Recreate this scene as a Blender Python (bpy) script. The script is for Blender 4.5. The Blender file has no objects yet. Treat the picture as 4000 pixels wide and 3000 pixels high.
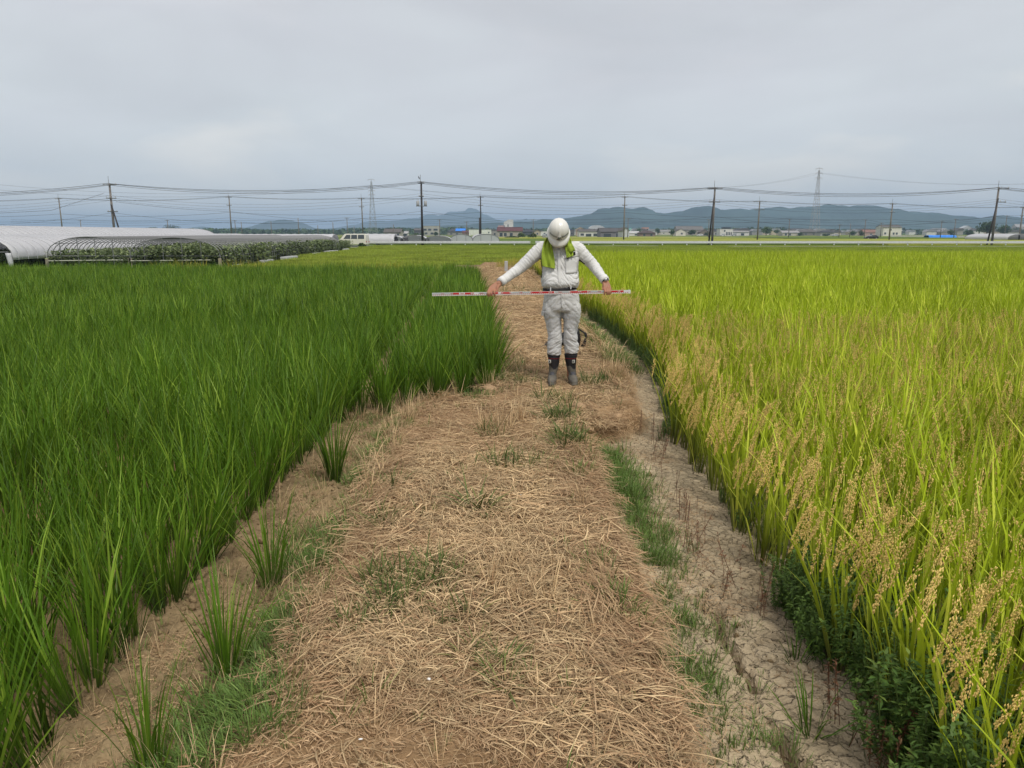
import bpy, math, random
import numpy as np
from mathutils import Vector, Matrix, noise as mnoise
R = math.radians
random.seed(7)
sc = bpy.context.scene
COL = sc.collection

# ------------------------------------------------------------------ camera
CAMZ, PITCH, FPX = 1.555, 11.54, 2890.0
cam_d = bpy.data.cameras.new('camera'); cam = bpy.data.objects.new('camera', cam_d); COL.objects.link(cam)
cam.location = (0, 0, CAMZ); cam.rotation_euler = (R(90 - PITCH), 0, 0)
cam_d.sensor_width = 36; cam_d.lens = FPX / 4000 * 36; cam_d.clip_start = 0.05; cam_d.clip_end = 40000
sc.camera = cam

# ------------------------------------------------------------------ sky, sun, exposure
SUN_EL, SUN_AZ = 58, 152          # azimuth clockwise from +Y (view direction): behind the camera, on the right
world = bpy.data.worlds.new('World'); sc.world = world; world.use_nodes = True
nt = world.node_tree; nt.nodes.clear()
wo = nt.nodes.new('ShaderNodeOutputWorld')
sky = nt.nodes.new('ShaderNodeTexSky'); sky.sky_type = 'NISHITA'; sky.sun_disc = False
sky.sun_elevation = R(SUN_EL); sky.sun_rotation = R(SUN_AZ)
bg1 = nt.nodes.new('ShaderNodeBackground'); bg1.inputs['Strength'].default_value = 0.1
nt.links.new(sky.outputs[0], bg1.inputs['Color'])
tc = nt.nodes.new('ShaderNodeTexCoord')
sep = nt.nodes.new('ShaderNodeSeparateXYZ'); nt.links.new(tc.outputs['Generated'], sep.inputs[0])
mp = nt.nodes.new('ShaderNodeMapping'); mp.inputs['Scale'].default_value = (1.3, 1.3, 4.2); mp.inputs['Rotation'].default_value = (0.12, 0.22, 0.3)
nt.links.new(tc.outputs['Generated'], mp.inputs[0])
nz = nt.nodes.new('ShaderNodeTexNoise'); nz.inputs['Scale'].default_value = 2.0; nz.inputs['Detail'].default_value = 5; nz.inputs['Roughness'].default_value = 0.45
nz.inputs['Distortion'].default_value = 0.3
nt.links.new(mp.outputs[0], nz.inputs['Vector'])
grad = nt.nodes.new('ShaderNodeValToRGB')
e = grad.color_ramp.elements
e[0].position = 0.0; e[0].color = (0.86, 0.85, 0.82, 1)
e[1].position = 0.62; e[1].color = (0.78, 0.755, 0.755, 1)
m = grad.color_ramp.elements.new(0.10); m.color = (0.72, 0.745, 0.76, 1)
m = grad.color_ramp.elements.new(0.33); m.color = (0.68, 0.69, 0.715, 1)
add = nt.nodes.new('ShaderNodeMath'); add.operation = 'MULTIPLY_ADD'; add.inputs[1].default_value = 0.95; add.inputs[2].default_value = -0.44
nt.links.new(nz.outputs['Fac'], add.inputs[0])
a2 = nt.nodes.new('ShaderNodeMath'); a2.operation = 'ADD'
nt.links.new(sep.outputs['Z'], a2.inputs[0]); nt.links.new(add.outputs[0], a2.inputs[1])
nt.links.new(a2.outputs[0], grad.inputs[0])
n2_ = nt.nodes.new('ShaderNodeTexNoise'); n2_.inputs['Scale'].default_value = 2.6; n2_.inputs['Detail'].default_value = 7; n2_.inputs['Roughness'].default_value = 0.5; n2_.inputs['Distortion'].default_value = 0.5
mp2 = nt.nodes.new('ShaderNodeMapping'); mp2.inputs['Scale'].default_value = (1, 1, 3.4); mp2.inputs['Rotation'].default_value = (0.1, 0.35, 1.1); mp2.inputs['Location'].default_value = (0.7, 0.3, 0.1)
nt.links.new(tc.outputs['Generated'], mp2.inputs[0]); nt.links.new(mp2.outputs[0], n2_.inputs['Vector'])
cr_ = nt.nodes.new('ShaderNodeMapRange'); cr_.inputs[1].default_value = 0.3; cr_.inputs[2].default_value = 0.7; cr_.inputs[3].default_value = 0.97; cr_.inputs[4].default_value = 1.13
nt.links.new(n2_.outputs['Fac'], cr_.inputs[0])
vm_ = nt.nodes.new('ShaderNodeVectorMath'); vm_.operation = 'SCALE'; nt.links.new(grad.outputs[0], vm_.inputs[0]); nt.links.new(cr_.outputs[0], vm_.inputs['Scale'])
bg2 = nt.nodes.new('ShaderNodeBackground'); bg2.inputs['Strength'].default_value = 1.0
nt.links.new(vm_.outputs[0], bg2.inputs['Color'])
mx = nt.nodes.new('ShaderNodeMixShader'); mx.inputs[0].default_value = 0.9
nt.links.new(bg1.outputs[0], mx.inputs[1]); nt.links.new(bg2.outputs[0], mx.inputs[2]); nt.links.new(mx.outputs[0], wo.inputs[0])

sun_d = bpy.data.lights.new('sun', 'SUN'); sun_d.energy = 2.7; sun_d.angle = R(10); sun_d.color = (1, 0.95, 0.87)
sun = bpy.data.objects.new('sun', sun_d); COL.objects.link(sun)
az, el = R(SUN_AZ), R(SUN_EL)
sv = Vector((math.sin(az) * math.cos(el), math.cos(az) * math.cos(el), math.sin(el)))
sun.rotation_euler = (-sv).to_track_quat('-Z', 'Y').to_euler(); sun.location = sv * 50
sc.view_settings.view_transform = 'Standard'; sc.view_settings.look = 'None'
sc.view_settings.exposure = 0.0; sc.view_settings.gamma = 1; sc.view_settings.use_curve_mapping = False
cy = sc.cycles
cy.max_bounces = 6; cy.diffuse_bounces = 2; cy.glossy_bounces = 2; cy.transmission_bounces = 4; cy.transparent_max_bounces = 8; cy.volume_bounces = 0

# ------------------------------------------------------------------ measuring helpers
cp, sp = math.cos(R(PITCH)), math.sin(R(PITCH))
def ray(u, v):
    x, y = (u - 2000) / FPX, -(v - 1500) / FPX
    return Vector((x, cp + y * sp, -sp + y * cp))
def P(u, v, Y):                       # world point seen at pixel u, v that stands Y metres ahead
    d = ray(u, v); k = Y / d.y
    return Vector((d.x * k, Y, CAMZ + d.z * k))
def G(u, v, z):                       # world point seen at u, v on level z
    d = ray(u, v); k = (z - CAMZ) / d.z
    return Vector((d.x * k, d.y * k, z))
def lin(r, g, b):
    f = lambda c: (c / 255) / 12.92 if c / 255 <= 0.04045 else ((c / 255 + 0.055) / 1.055) ** 2.4
    return (f(r), f(g), f(b))
FAR = -0.55                           # level of the plain beyond the near paddies

# ------------------------------------------------------------------ materials
def nodes(m): return m.node_tree.nodes, m.node_tree.links
def mat(name, c, rough=0.7, var=0.0, scale=5.0, bump=0.0, bscale=40.0, metal=0.0, c2=None, spec=0.3, sheen=0):
    m = bpy.data.materials.new(name); m.use_nodes = True
    N, L = nodes(m); b = N['Principled BSDF']
    b.inputs['Roughness'].default_value = rough; b.inputs['Metallic'].default_value = metal
    b.inputs['Specular IOR Level'].default_value = spec
    c = tuple(c[:3]) + (1,)
    if var or c2:
        t = N.new('ShaderNodeTexNoise'); t.inputs['Scale'].default_value = scale; t.inputs['Detail'].default_value = 6
        o = N.new('ShaderNodeTexCoord'); L.new(o.outputs['Object'], t.inputs['Vector'])
        r = N.new('ShaderNodeValToRGB'); L.new(t.outputs['Fac'], r.inputs[0])
        r.color_ramp.elements[0].position = 0.3; r.color_ramp.elements[1].position = 0.7
        a = c2 if c2 else tuple(x * (1 - var) for x in c[:3])
        r.color_ramp.elements[0].color = tuple(a[:3]) + (1,)
        r.color_ramp.elements[1].color = c if c2 else tuple(min(1, x * (1 + var)) for x in c[:3]) + (1,)
        L.new(r.outputs[0], b.inputs['Base Color'])
    else:
        b.inputs['Base Color'].default_value = c
    if bump:
        t = N.new('ShaderNodeTexNoise'); t.inputs['Scale'].default_value = bscale; t.inputs['Detail'].default_value = 5
        o = N.new('ShaderNodeTexCoord'); L.new(o.outputs['Object'], t.inputs['Vector'])
        bp = N.new('ShaderNodeBump'); bp.inputs['Strength'].default_value = bump; bp.inputs['Distance'].default_value = 0.02
        L.new(t.outputs['Fac'], bp.inputs['Height']); L.new(bp.outputs[0], b.inputs['Normal'])
    return m

def leafmat(name, base, tip, alt, transl=0.35, jitter=0.35, rough=0.5, spec=0.25, macro=0.0):
    """base..tip along the blade (attribute Col.r), alt mixed in by the blade's own random (Col.g)"""
    m = bpy.data.materials.new(name); m.use_nodes = True
    N, L = nodes(m); N.remove(N['Principled BSDF']); out = N['Material Output']
    at = N.new('ShaderNodeAttribute'); at.attribute_name = 'Col'
    sp_ = N.new('ShaderNodeSeparateColor'); L.new(at.outputs['Color'], sp_.inputs[0])
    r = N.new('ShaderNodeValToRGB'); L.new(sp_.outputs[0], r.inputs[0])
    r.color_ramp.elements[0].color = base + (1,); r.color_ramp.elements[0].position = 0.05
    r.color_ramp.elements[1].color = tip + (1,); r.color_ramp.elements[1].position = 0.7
    mxa = N.new('ShaderNodeMix'); mxa.data_type = 'RGBA'
    rr = N.new('ShaderNodeMapRange'); rr.inputs[1].default_value = 0.7; rr.inputs[2].default_value = 1.0; rr.inputs[4].default_value = 0.9
    L.new(sp_.outputs[1], rr.inputs[0]); L.new(rr.outputs[0], mxa.inputs[0])
    L.new(r.outputs[0], mxa.inputs[6]); mxa.inputs[7].default_value = alt + (1,)
    oi = N.new('ShaderNodeObjectInfo')
    ad = N.new('ShaderNodeMath'); ad.operation = 'ADD'; L.new(sp_.outputs[1], ad.inputs[0]); L.new(oi.outputs['Random'], ad.inputs[1])
    mr = N.new('ShaderNodeMapRange'); mr.inputs[2].default_value = 2.0
    mr.inputs[3].default_value = 1 - jitter; mr.inputs[4].default_value = 1 + jitter
    L.new(ad.outputs[0], mr.inputs[0])
    hs = N.new('ShaderNodeHueSaturation'); L.new(mxa.outputs[2], hs.inputs['Color'])
    if macro:
        g = N.new('ShaderNodeNewGeometry'); t = N.new('ShaderNodeTexNoise'); t.inputs['Scale'].default_value = 0.35; t.inputs['Detail'].default_value = 3
        L.new(g.outputs['Position'], t.inputs['Vector'])
        m2 = N.new('ShaderNodeMapRange'); m2.inputs[1].default_value = 0.3; m2.inputs[2].default_value = 0.7
        m2.inputs[3].default_value = 1 - macro; m2.inputs[4].default_value = 1 + macro
        L.new(t.outputs['Fac'], m2.inputs[0])
        ml = N.new('ShaderNodeMath'); ml.operation = 'MULTIPLY'; L.new(mr.outputs[0], ml.inputs[0]); L.new(m2.outputs[0], ml.inputs[1])
        L.new(ml.outputs[0], hs.inputs['Value'])
    else:
        L.new(mr.outputs[0], hs.inputs['Value'])
    d = N.new('ShaderNodeBsdfPrincipled'); d.inputs['Roughness'].default_value = rough; d.inputs['Specular IOR Level'].default_value = spec
    L.new(hs.outputs[0], d.inputs['Base Color'])
    tr = N.new('ShaderNodeBsdfTranslucent'); L.new(hs.outputs[0], tr.inputs[0])
    ms = N.new('ShaderNodeMixShader'); ms.inputs[0].default_value = transl
    L.new(d.outputs[0], ms.inputs[1]); L.new(tr.outputs[0], ms.inputs[2]); L.new(ms.outputs[0], out.inputs[0])
    return m

# ------------------------------------------------------------------ mesh helpers
def mesh_from(name, V, F, mats, midx=None, smooth=False, attr=None):
    me = bpy.data.meshes.new(name)
    V = np.asarray(V, dtype=np.float32).reshape(-1, 3)
    if isinstance(F, np.ndarray):
        k = F.shape[1]; n = len(F)
        me.vertices.add(len(V)); me.vertices.foreach_set('co', V.ravel())
        me.loops.add(n * k); me.loops.foreach_set('vertex_index', F.astype(np.int32).ravel())
        me.polygons.add(n); me.polygons.foreach_set('loop_start', np.arange(0, n * k, k, dtype=np.int32))
        me.polygons.foreach_set('loop_total', np.full(n, k, dtype=np.int32))
    else:
        me.from_pydata([tuple(map(float, v)) for v in V], [], F)
    for mm in (mats if isinstance(mats, (list, tuple)) else [mats]): me.materials.append(mm)
    if midx is not None: me.polygons.foreach_set('material_index', np.asarray(midx, dtype=np.int32))
    me.polygons.foreach_set('use_smooth', np.full(len(me.polygons), bool(smooth)))
    if attr is not None:
        a = me.color_attributes.new('Col', 'FLOAT_COLOR', 'POINT')
        c = np.ones((len(V), 4), dtype=np.float32); c[:, :attr.shape[1]] = attr
        a.data.foreach_set('color', c.ravel())
    me.update(calc_edges=True)
    return me
def link(name, me, parent=None, loc=None):
    o = bpy.data.objects.new(name, me); COL.objects.link(o)
    if parent: o.parent = parent
    if loc is not None: o.location = loc
    return o
def tag(o, label=None, cat=None, group=None, kind=None):
    if label: o['label'] = label
    if cat: o['category'] = cat
    if group: o['group'] = group
    if kind: o['kind'] = kind
    return o
def empty(name, loc, label, cat, group=None, rz=0):
    o = bpy.data.objects.new(name, None); COL.objects.link(o); o.location = loc; o.rotation_euler = (0, 0, rz)
    o.empty_display_size = 0.2
    return tag(o, label, cat, group)
def worldpos(o):
    v = Vector((0, 0, 0))
    while o: v = v + o.location; o = o.parent
    return v

class MB:
    """collects simple shapes in world coordinates; build() links them as one mesh"""
    def __init__(s): s.V, s.F, s.M = [], [], []
    def add(s, V, F, m=0):
        n = len(s.V); s.V += [tuple(v) for v in V]; s.F += [tuple(i + n for i in f) for f in F]; s.M += [m] * len(F); return s
    def box(s, a, b, m=0, rz=0, c=None):
        x0, y0, z0 = a; x1, y1, z1 = b
        V = [(x0, y0, z0), (x1, y0, z0), (x1, y1, z0), (x0, y1, z0), (x0, y0, z1), (x1, y0, z1), (x1, y1, z1), (x0, y1, z1)]
        return s.add(V, [(0, 3, 2, 1), (4, 5, 6, 7), (0, 1, 5, 4), (1, 2, 6, 5), (2, 3, 7, 6), (3, 0, 4, 7)], m)
    def tube(s, pts, r, n=6, m=0, cap=True):
        pts = [Vector(p) for p in pts]; rs = r if isinstance(r, (list, tuple)) else [r] * len(pts)
        V, F = [], []; up = None
        for i, p in enumerate(pts):
            t = (pts[min(i + 1, len(pts) - 1)] - pts[max(i - 1, 0)]).normalized()
            if up is None: up = Vector((0, 0, 1)) if abs(t.z) < 0.9 else Vector((0, 1, 0))
            a = t.cross(up).normalized(); b = a.cross(t).normalized(); up = b
            for k in range(n):
                q = 2 * math.pi * k / n
                V.append(p + a * math.cos(q) * rs[i] + b * math.sin(q) * rs[i])
        for i in range(len(pts) - 1):
            for k in range(n):
                F.append((i * n + k, i * n + (k + 1) % n, (i + 1) * n + (k + 1) % n, (i + 1) * n + k))
        if cap: F.append(tuple(range(n - 1, -1, -1))); F.append(tuple(range((len(pts) - 1) * n, len(pts) * n)))
        return s.add(V, F, m)
    def ell(s, c, r, n=10, k=6, m=0, rot=None):
        V, F = [], []; c = Vector(c)
        for i in range(k + 1):
            th = math.pi * i / k
            for j in range(n):
                ph = 2 * math.pi * j / n
                q = Vector((r[0] * math.sin(th) * math.cos(ph), r[1] * math.sin(th) * math.sin(ph), r[2] * math.cos(th)))
                if rot: q = rot @ q
                V.append(c + q)
        for i in range(k):
            for j in range(n):
                F.append((i * n + j, (i + 1) * n + j, (i + 1) * n + (j + 1) % n, i * n + (j + 1) % n))
        return s.add(V, F, m)
    def prism(s, poly, y0, y1, m=0, axis='y'):
        """poly: (x, z) list, extruded along y"""
        n = len(poly)
        if axis == 'y': V = [(x, y0, z) for x, z in poly] + [(x, y1, z) for x, z in poly]
        else: V = [(y0, x, z) for x, z in poly] + [(y1, x, z) for x, z in poly]
        F = [tuple(range(n)), tuple(range(2 * n - 1, n - 1, -1))] + [(i, (i + 1) % n, n + (i + 1) % n, n + i) for i in range(n)]
        return s.add(V, F, m)
    def build(s, name, mats, parent=None, smooth=False, bevel=0, label=None, xf=None):
        off = worldpos(parent) if parent else Vector((0, 0, 0))
        V = s.V if xf is None else [tuple(xf @ Vector(v)) for v in s.V]
        me = mesh_from(name, np.array([tuple(v) for v in V]) - np.array(off[:]), s.F, mats, s.M, smooth)
        o = link(name, me, parent)
        if bevel:
            md = o.modifiers.new('bevel', 'BEVEL'); md.width = bevel; md.segments = 2; md.limit_method = 'ANGLE'
        if label: o['label'] = label
        return o

def loft(rings, cap=True):
    """rings of equal length -> closed tube"""
    n = len(rings[0]); V = [tuple(p) for r in rings for p in r]; F = []
    for i in range(len(rings) - 1):
        for k in range(n): F.append((i * n + k, i * n + (k + 1) % n, (i + 1) * n + (k + 1) % n, (i + 1) * n + k))
    if cap: F.append(tuple(range(n - 1, -1, -1))); F.append(tuple(range((len(rings) - 1) * n, len(rings) * n)))
    return V, F
def spline(keys, n):
    """Catmull-Rom through a list of equal tuples"""
    K = np.array(keys, dtype=float); m = len(K); out = []
    for i in range(n):
        t = i / (n - 1) * (m - 1); k = min(int(t), m - 2); f = t - k
        p0, p1, p2, p3 = K[max(k - 1, 0)], K[k], K[k + 1], K[min(k + 2, m - 1)]
        out.append(0.5 * ((2 * p1) + (-p0 + p2) * f + (2 * p0 - 5 * p1 + 4 * p2 - p3) * f * f + (-p0 + 3 * p1 - 3 * p2 + p3) * f ** 3))
    return np.array(out)

# numpy noises for terrain
_rt = np.random.RandomState(3).rand(256, 256)
def vn(x, y, s=0):
    x = x + s * 17.3; y = y + s * 9.7
    xi, yi = np.floor(x).astype(int), np.floor(y).astype(int); fx, fy = x - xi, y - yi
    fx = fx * fx * (3 - 2 * fx); fy = fy * fy * (3 - 2 * fy)
    g = lambda a, b: _rt[a % 256, b % 256]
    return (g(xi, yi) * (1 - fx) + g(xi + 1, yi) * fx) * (1 - fy) + (g(xi, yi + 1) * (1 - fx) + g(xi + 1, yi + 1) * fx) * fy
def fbm(x, y, o=4, s=0):
    a, t, w = 0, 0, 1
    for i in range(o): a = a + w * vn(x * 2 ** i, y * 2 ** i, s + i); t += w; w *= 0.5
    return a / t
_r2 = np.random.RandomState(5).rand(256, 256, 2)
def worley(x, y):
    xi, yi = np.floor(x).astype(int), np.floor(y).astype(int)
    f1 = np.full(x.shape, 9.0); f2 = np.full(x.shape, 9.0); cid = np.zeros(x.shape)
    for dx in (-1, 0, 1):
        for dy in (-1, 0, 1):
            a, b = xi + dx, yi + dy; r = _r2[a % 256, b % 256]
            d = np.hypot(a + r[..., 0] - x, b + r[..., 1] - y)
            c = d < f1
            f2 = np.where(c, f1, np.minimum(f2, d)); cid = np.where(c, r[..., 0], cid); f1 = np.where(c, d, f1)
    return f1, f2, cid
def sstep(a, b, x):
    t = np.clip((x - a) / (b - a), 0, 1); return t * t * (3 - 2 * t)

# ------------------------------------------------------------------ scatter (ground cover and crops nobody could count)
def scatter(name, variants, pts, rot, scl, idx, label, cat='ground cover', kind='stuff', parent=None):
    coll = bpy.data.collections.new(name + ' variants')
    for i, v in enumerate(variants):
        o = bpy.data.objects.new('%s_%02d' % (name, i), v); coll.objects.link(o)
    pts = np.asarray(pts, dtype=np.float32).reshape(-1, 3); n = len(pts)
    me = bpy.data.meshes.new(name); me.vertices.add(n); me.vertices.foreach_set('co', pts.ravel())
    a = me.attributes.new('rot', 'FLOAT_VECTOR', 'POINT'); a.data.foreach_set('vector', np.asarray(rot, dtype=np.float32).ravel())
    s3 = np.asarray(scl, dtype=np.float32)
    if s3.ndim == 1: s3 = np.repeat(s3[:, None], 3, 1)
    a = me.attributes.new('scl', 'FLOAT_VECTOR', 'POINT'); a.data.foreach_set('vector', s3.ravel())
    a = me.attributes.new('idx', 'INT', 'POINT'); a.data.foreach_set('value', np.asarray(idx, dtype=np.int32))
    ng = bpy.data.node_groups.new(name, 'GeometryNodeTree')
    ng.interface.new_socket('Geometry', in_out='INPUT', socket_type='NodeSocketGeometry')
    ng.interface.new_socket('Geometry', in_out='OUTPUT', socket_type='NodeSocketGeometry')
    N, L = ng.nodes, ng.links
    gi, go = N.new('NodeGroupInput'), N.new('NodeGroupOutput')
    ip = N.new('GeometryNodeInstanceOnPoints'); ip.inputs['Pick Instance'].default_value = True
    ci = N.new('GeometryNodeCollectionInfo'); ci.inputs['Collection'].default_value = coll
    ci.inputs['Separate Children'].default_value = True; ci.inputs['Reset Children'].default_value = True
    def att(nm, ty):
        q = N.new('GeometryNodeInputNamedAttribute'); q.data_type = ty; q.inputs['Name'].default_value = nm; return q.outputs['Attribute']
    er = N.new('FunctionNodeEulerToRotation')
    L.new(att('rot', 'FLOAT_VECTOR'), er.inputs[0]); L.new(er.outputs[0], ip.inputs['Rotation'])
    L.new(att('scl', 'FLOAT_VECTOR'), ip.inputs['Scale']); L.new(att('idx', 'INT'), ip.inputs['Instance Index'])
    L.new(gi.outputs[0], ip.inputs['Points']); L.new(ci.outputs[0], ip.inputs['Instance']); L.new(ip.outputs[0], go.inputs[0])
    o = link(name, me, parent); md = o.modifiers.new('scatter', 'NODES'); md.node_group = ng
    return tag(o, label, cat, None, kind)

def strips(C, W, s):
    """C (n,k,3) centre lines, W (n,k,3) half-width vectors -> ribbons; last pair is the tip. s: (n,k) parameter"""
    n, k, _ = C.shape
    V = np.stack([C - W, C + W], 2).reshape(n * k * 2, 3)
    b = (np.arange(n) * k * 2)[:, None] + (np.arange(k - 1) * 2)[None, :]
    F = np.stack([b, b + 1, b + 3, b + 2], -1).reshape(-1, 4)
    return V, F
def blades(rng, n, L, w, tilt, curve, br, seg=4, lean=(0, 0), zbase=0.0, az=None):
    a = rng.rand(n) * 2 * np.pi if az is None else az
    ln = L[0] + (L[1] - L[0]) * rng.rand(n)
    t0 = np.radians(tilt[0] + (tilt[1] - tilt[0]) * rng.rand(n) ** 1.3)
    cv = np.radians(curve[0] + (curve[1] - curve[0]) * rng.rand(n) ** 1.6)
    rr = br * np.sqrt(rng.rand(n)); b = np.stack([rr * np.cos(a), rr * np.sin(a), np.full(n, zbase)], 1)
    s = np.linspace(0, 1, seg + 1)
    C = np.zeros((n, seg + 1, 3)); C[:, 0] = b
    for i in range(1, seg + 1):
        th = t0 + cv * ((s[i] + s[i - 1]) / 2) ** 2
        ds = ln / seg
        C[:, i, 0] = C[:, i - 1, 0] + ds * (np.sin(th) * np.cos(a) + lean[0] * s[i])
        C[:, i, 1] = C[:, i - 1, 1] + ds * (np.sin(th) * np.sin(a) + lean[1] * s[i])
        C[:, i, 2] = C[:, i - 1, 2] + ds * np.cos(th)
    q = a + np.pi / 2 + (rng.rand(n) - 0.5) * 2.0
    prof = np.interp(s, [0, 0.3, 0.65, 1], [0.45, 1.0, 0.8, 0.04])
    W = np.zeros_like(C); ww = w * (0.7 + 0.6 * rng.rand(n))
    W[..., 0] = (np.cos(q) * ww)[:, None] * prof / 2; W[..., 1] = (np.sin(q) * ww)[:, None] * prof / 2
    V, F = strips(C, W, s)
    col = np.zeros((n, seg + 1, 2, 3)); col[..., 0] = s[None, :, None]; col[..., 1] = rng.rand(n)[:, None, None]
    return V, F, col.reshape(-1, 3)
def join(parts):
    """parts: (V,F,col,matidx)"""
    Vs, Fs, Cs, Ms, o = [], [], [], [], 0
    for V, F, c, m in parts:
        if len(V) == 0: continue
        Vs.append(V); Fs.append(F + o); Cs.append(c); Ms.append(np.full(len(F), m)); o += len(V)
    return np.concatenate(Vs), np.concatenate(Fs), np.concatenate(Cs), np.concatenate(Ms)

# ================================================================== GROUND
EL = lambda Y: np.interp(Y, [0, 6.6, 7.1, 7.7, 9.5, 35], [-1.6, -1.62, -1.2, -0.2, -0.27, -1.85])          # foot of the young rice
ER = lambda Y: np.interp(Y, [0, 6, 6.6, 9, 13, 16, 29, 40], [1.24, 1.28, 1.5, 1.78, 1.72, 1.5, 1.05, 0.8])   # foot of the ripe rice
XL = lambda Y: np.interp(Y, [0, 3.4, 6.6, 7.2, 8, 35], [-0.72, -0.86, -0.9, -0.25, -0.02, -1.5])   # edges of the mown bund top
XR = lambda Y: np.interp(Y, [0, 5.7, 6.25, 9, 13, 16, 29, 40], [0.46, 0.53, 1.05, 1.3, 1.15, 1.1, 0.7, 0.4])
def polyd(x, y, pts):
    d = np.full(x.shape, 9.0)
    for (ax, ay), (bx, by) in zip(pts, pts[1:]):
        vx, vy = bx - ax, by - ay; t = np.clip(((x - ax) * vx + (y - ay) * vy) / (vx * vx + vy * vy), 0, 1)
        d = np.minimum(d, np.hypot(x - ax - t * vx, y - ay - t * vy))
    return d
crackpts = [tuple(G(u, v, -0.14)[:2]) for u, v in ((2740, 2310), (2800, 2420), (2850, 2520), (2900, 2620), (2950, 2720), (3010, 2830), (3090, 2940), (3120, 3000), (3200, 3150))]
stepcr = [tuple(G(u, v, -0.1)[:2]) for u, v in ((2235, 1605), (2290, 1640), (2330, 1675), (2400, 1650), (2470, 1625))]
hole = G(1165, 2865, 0); hole2 = G(1370, 2830, 0)
def height(x, y, fine=True):
    ex = 0.07 * (fbm(x * 0 + 3, y * 1.7, 3) - 0.5) * 2
    t = sstep(XL(y) - 0.27 + ex, XL(y) + 0.03 + ex, x) * (1 - sstep(XR(y) - 0.02 + ex, XR(y) + 0.17 + ex, x))
    h = -0.15 + 0.15 * t + 0.03 * (fbm(x * 1.1, y * 1.1, 4, 2) - 0.5) + 0.016 * (fbm(x * 6, y * 6, 4, 5) - 0.5) * (0.4 + t)
    mud = sstep(XR(y) + 0.05, XR(y) + 0.2, x)
    crumb = 1 - sstep(XL(y) - 0.25, XL(y) - 0.05, x)
    if fine:
        wx = x + 0.05 * fbm(x * 5, y * 5, 3, 8); wy = y + 0.05 * fbm(x * 5, y * 5, 3, 9)
        f1, f2, c = worley(wx * 7.5, wy * 7.5)
        h = h - mud * 0.022 * (1 - sstep(0.0, 0.11, f2 - f1)) * sstep(0.38, 0.62, fbm(x * 2, y * 2, 3, 33)) + mud * 0.009 * c
        g1, g2, c2 = worley(wx * 30, wy * 30)
        g3, g4, c3 = worley(wx * 13 + 5, wy * 13)
        h = h + crumb * (0.012 * (0.6 - g1) * (c2 > 0.5) + 0.075 * (np.maximum(0.36, fbm(x * 30, y * 30, 4, 14)) - 0.5) + 0.018 * (0.6 - g3) * (c3 > 0.55)) + (1 - mud) * t * (0.008 * (0.6 - g1) + 0.02 * (np.maximum(0.4, fbm(x * 26, y * 26, 4, 19)) - 0.5)) - mud * 0.004 * (1 - sstep(0, 0.12, g2 - g1)) * (c2 > 0.5)
        d = polyd(x + 0.16 * (fbm(x * 7, y * 7, 4, 4) - 0.5), y + 0.16 * (fbm(x * 7, y * 7, 4, 6) - 0.5), crackpts)
        gap = 0.5 + 0.8 * fbm(x * 3, y * 3, 2, 11)
        h = h - 0.11 * (1 - sstep(0.003, 0.040 * gap - 0.006, d)) * (gap > 0.78)
        d = polyd(x + 0.06 * (fbm(x * 9, y * 9, 3, 4) - 0.5), y + 0.06 * (fbm(x * 9, y * 9, 3, 6) - 0.5), stepcr)
        h = h - 0.10 * (1 - sstep(0.01, 0.05, d)) + 0.03 * np.exp(-((d - 0.1) / 0.05) ** 2)
        for q, r in ((hole, 0.035), (hole2, 0.02)):
            dd = np.hypot(x - q.x, (y - q.y) * 1.5) * (0.7 + 0.8 * fbm(x * 30, y * 30, 2, 3))
            h = h - 0.06 * (1 - sstep(r * 0.5, r, dd))
    return h, t, mud, crumb
def groundz(x, y):
    return float(height(np.array([x]), np.array([y]))[0][0])

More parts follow.
